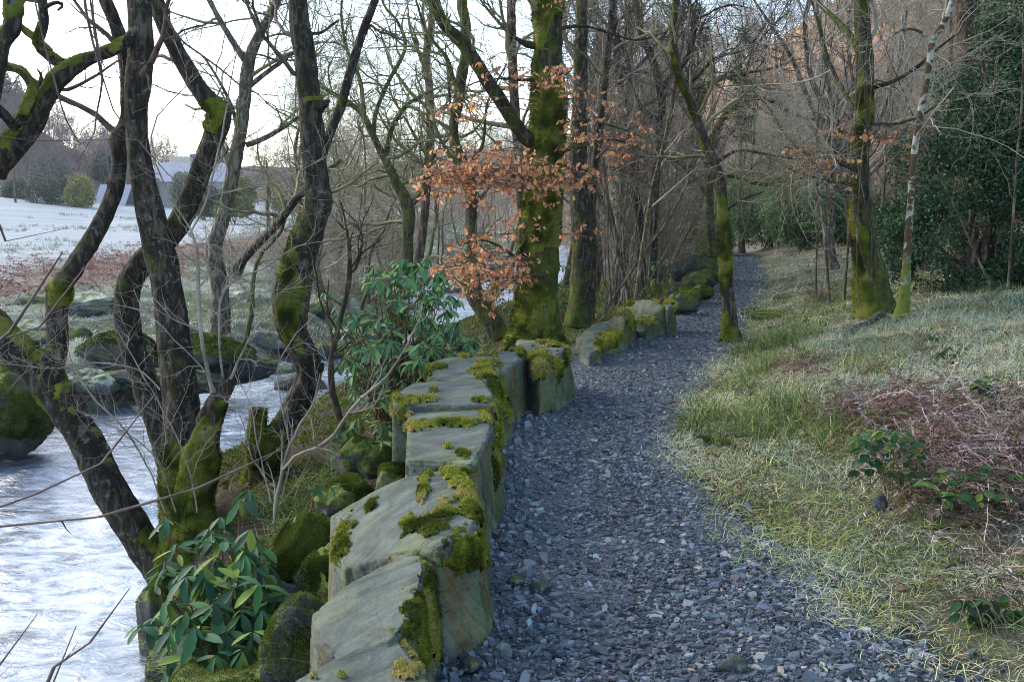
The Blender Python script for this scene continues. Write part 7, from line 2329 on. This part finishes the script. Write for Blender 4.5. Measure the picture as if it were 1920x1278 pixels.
# brambles, ferns, sticks on the right
def bramble(label, pts, seed, base):
    rng = np.random.default_rng(seed)
    o = thing('bramble', label, 'bramble', base)
    P0 = A([at(px, py, Y) for px, py, Y in pts])
    m = len(P0)
    t_ = np.linspace(0, 1, 8)[None, :, None]
    b = A(base)[None] + rng.normal(size=(m, 3)) * A([.1, .1, 0])
    P = b[:, None] * (1 - t_) + P0[:, None] * t_
    P[..., 2] += np.sin(t_[..., 0] * pi) * .07
    v, f = tubes(P, np.full((m, 8), .0022), 4)
    mk('stems', [(v, f, np.repeat(A([[.12, .09, .05]]), len(v), 0))], M['stem'], o)
    lf = []
    for a in (-1.0, 0, 1.0):
        d = norm(np.stack([rng.normal(0, .6, m) + a * .8, rng.normal(-.3, .5, m), rng.normal(-.35, .25, m)], 1))
        ll = rng.uniform(.035, .062, m)
        lf.append(leaves(P0 + d * .008, d, A([0, -.5, 1.0]) + rng.normal(size=(m, 3)) * .4, ll, ll * .62, T_RHODO, colvar(A([(.025, .065, .022), (.04, .09, .028), (.02, .05, .022), (.09, .13, .025)])[rng.integers(0, 4, m)], m, .15, .06, rng), .15))
    mk('leaves', lf, M['leaf'], o)


def gz_(px, py):
    return gnd(px, py, 60)


g1 = gz_(1690, 925)
bramble('dark green bramble leaves in front of the bracken heap', [(1600 + gq.uniform(0, 130), 835 + gq.uniform(-30, 55), g1[1] - .15 + gq.uniform(-.15, .2)) for _ in range(42)], 3, g1)
g1 = gz_(1830, 960)
bramble('bramble leaves over the bracken at the lower right', [(1750 + gq.uniform(0, 150), 900 + gq.uniform(-25, 45), g1[1] - .1 + gq.uniform(-.15, .2)) for _ in range(20)], 4, g1)
g1 = gz_(1780, 690)
bramble('bramble sprig among the frosted grass', [(1760 + gq.uniform(-20, 50), 655 + gq.uniform(-25, 30), g1[1] - .1) for _ in range(14)], 5, g1)
g1 = gz_(1860, 790)
bramble('bramble sprig hanging over the bracken near the right edge', [(1845 + gq.uniform(-20, 30), 730 + gq.uniform(-20, 30), g1[1] - .1) for _ in range(10)], 6, g1)
g1 = gz_(1402, 592)
bramble('little leafy sprig on the path edge behind the slender crooked tree', [(1402 + gq.uniform(-12, 14), 583 + gq.uniform(-8, 10), g1[1]) for _ in range(14)], 7, g1)
g1 = gz_(1840, 1160)
bramble('low weeds at the bottom right corner', [(1790 + gq.uniform(0, 120), 1150 + gq.uniform(-35, 35), g1[1] - .05) for _ in range(26)], 8, g1)


def fern(label, px, py, n, ln, seed, cols=((.09, .20, .03), (.13, .25, .04))):
    rng = np.random.default_rng(seed)
    p = gz_(px, py)
    o = thing('fern', label, 'fern', p)
    for k in range(n):
        a = rng.uniform(0, 6.28)
        L_ = ln * rng.uniform(.7, 1.2)
        K = 22
        t_ = np.linspace(0, 1, K)
        q = p + np.stack([cos(a) * t_ * L_ * .75, sin(a) * t_ * L_ * .75, np.sin(t_ * 2.0) * L_ * .55], 1)
        ax = norm(np.gradient(q, axis=0))
        sd_ = norm(np.cross(ax, A([0, 0, 1.])))
        lf = []
        for s_ in (-1, 1):
            kk = np.arange(3, K)
            ll = L_ * .26 * np.sin(np.clip((kk - 1) / (K - 1), 0, 1) ** .7 * pi) + .006
            lf.append(leaves(q[kk], norm(sd_[kk] * s_ + ax[kk] * .35 + A([0, 0, -.1])), np.tile(A([0, 0, 1.]), (len(kk), 1)), ll, np.full(len(kk), L_ * .045), T_BIT, colvar(A(cols[rng.integers(0, 2)]), len(kk), .12, .05, rng), .2))
        mk('frond', lf + [(*tubes(q[None], np.full((1, K), .0014), 3), np.repeat(A([[.12, .10, .04]]), K * 3, 0))], M['leaf'], o)


fern('bright green fern frond beside the bramble at the lower right', 1790, 960, 5, .24, 1)
fern('small bright fern below the right-hand bracken', 1850, 925, 4, .18, 2)
fern('fern at the shaded foot of the holly', 1850, 570, 7, .5, 3, ((.05, .10, .03), (.07, .13, .04)))
fern('green woodrush-like fern tuft inside the bracken heap', 1720, 800, 5, .16, 4)


def stick(label, pts, wd, mat, seed, kids=0):
    q = []
    for k, (px, py, up) in enumerate(pts):
        p = gz_(px, py)
        q.append([p[0], p[1], p[2] + up, wd * (1 - .5 * k / len(pts)) / 2])
    o = mk('fallen_stick', tube(resample(A(q), 24), 8, .15, .1, seed), M[mat])
    p = A(q[0][:3])
    o.data.transform(__import__('mathutils').Matrix.Translation(Vector(-p)))
    o.location = Vector(p)
    tag(o, label, 'stick')


stick('dark rotten stick lying under the bracken at the lower right', [(1750, 995, .02), (1790, 993, .02), (1850, 985, .03), (1920, 955, .05), (1960, 940, .05)], .022, 'alder_bark', 1)
stick('mossy grey stick poking up out of the bracken at the right', [(1795, 755, .12), (1812, 785, .08), (1835, 800, .04)], .03, 'grey_bark', 2)
stick('white-lichened twig lying right of the mossy grey stick', [(1850, 778, .05), (1875, 785, .06), (1890, 812, .02)], .016, 'pale_bark', 3)
stick('grey stick on the moss at the lower right', [(1770, 1068, .01), (1800, 1060, .015), (1835, 1052, .02)], .012, 'grey_bark', 4)
stick('long pale curved bramble runner at the bottom right', [(1820, 1005, .05), (1850, 1040, .04), (1880, 1065, .03), (1930, 1085, .02)], .009, 'pale_bark', 5)
stick('brown runner curving down from the bracken', [(1905, 870, .2), (1890, 910, .12), (1862, 960, .06), (1845, 975, .02)], .007, 'brown_bark', 6)
stick('pale forked twig on the verge below the bramble', [(1575, 925, .01), (1600, 912, .02), (1622, 900, .03)], .008, 'pale_bark', 7)
stick('dark thin twig bent over the verge by the tussocks', [(1535, 835, .01), (1548, 820, .05), (1580, 822, .04), (1610, 820, .01)], .007, 'alder_bark', 8)
p = gz_(1650, 955)
boulder(p[0], p[1], 0, .035, .03, .06, 'brown cone-shaped lump of wood on the verge under the brambles', 'boulder_wet', 611, z=p[2] + .03, sub=3, cat='wood', name='wood_stub')
for k, (px, py, s, lb) in enumerate(((1325, 832, .06, 'frost-whitened moss cushion at the path edge by the tussocks'), (1355, 835, .05, 'small round moss-capped stone beside the frosted cushion'), (1440, 595, .28, 'thin mossy slab lying on the verge beyond the young tree'),
                                     (1470, 560, .13, 'dark clod of upturned earth on the slope'))):
    p = gz_(px, py)
    boulder(p[0], p[1], 0, s * 1.3, s, s * (.7 if k != 2 else .25), lb, ['boulder_frost', 'boulder_moss', 'boulder_moss', 'boulder_wet'][k], 620 + k, z=p[2] + s * .15, sub=4, name='mossy_stone', cat='stone', tufts=(2500, .012, 4) if k != 3 else None)

# ================================================================== HAZE
hm = bpy.data.materials.new('haze')
hm.use_nodes = True
hn = hm.node_tree
hn.nodes.clear()
ho = hn.nodes.new('ShaderNodeOutputMaterial')
hv = hn.nodes.new('ShaderNodeVolumePrincipled')
hv.inputs['Color'].default_value = (0.92, 0.94, 0.97, 1)
hv.inputs['Density'].default_value = 0.0003
hv.inputs['Anisotropy'].default_value = 0.2
hn.links.new(hv.outputs[0], ho.inputs['Volume'])
vb, fb_ = box(-460, 460, -40, 470, -5.0, 95.0)
tag(mk('haze', [(vb, fb_)], hm, None, False), kind='stuff')
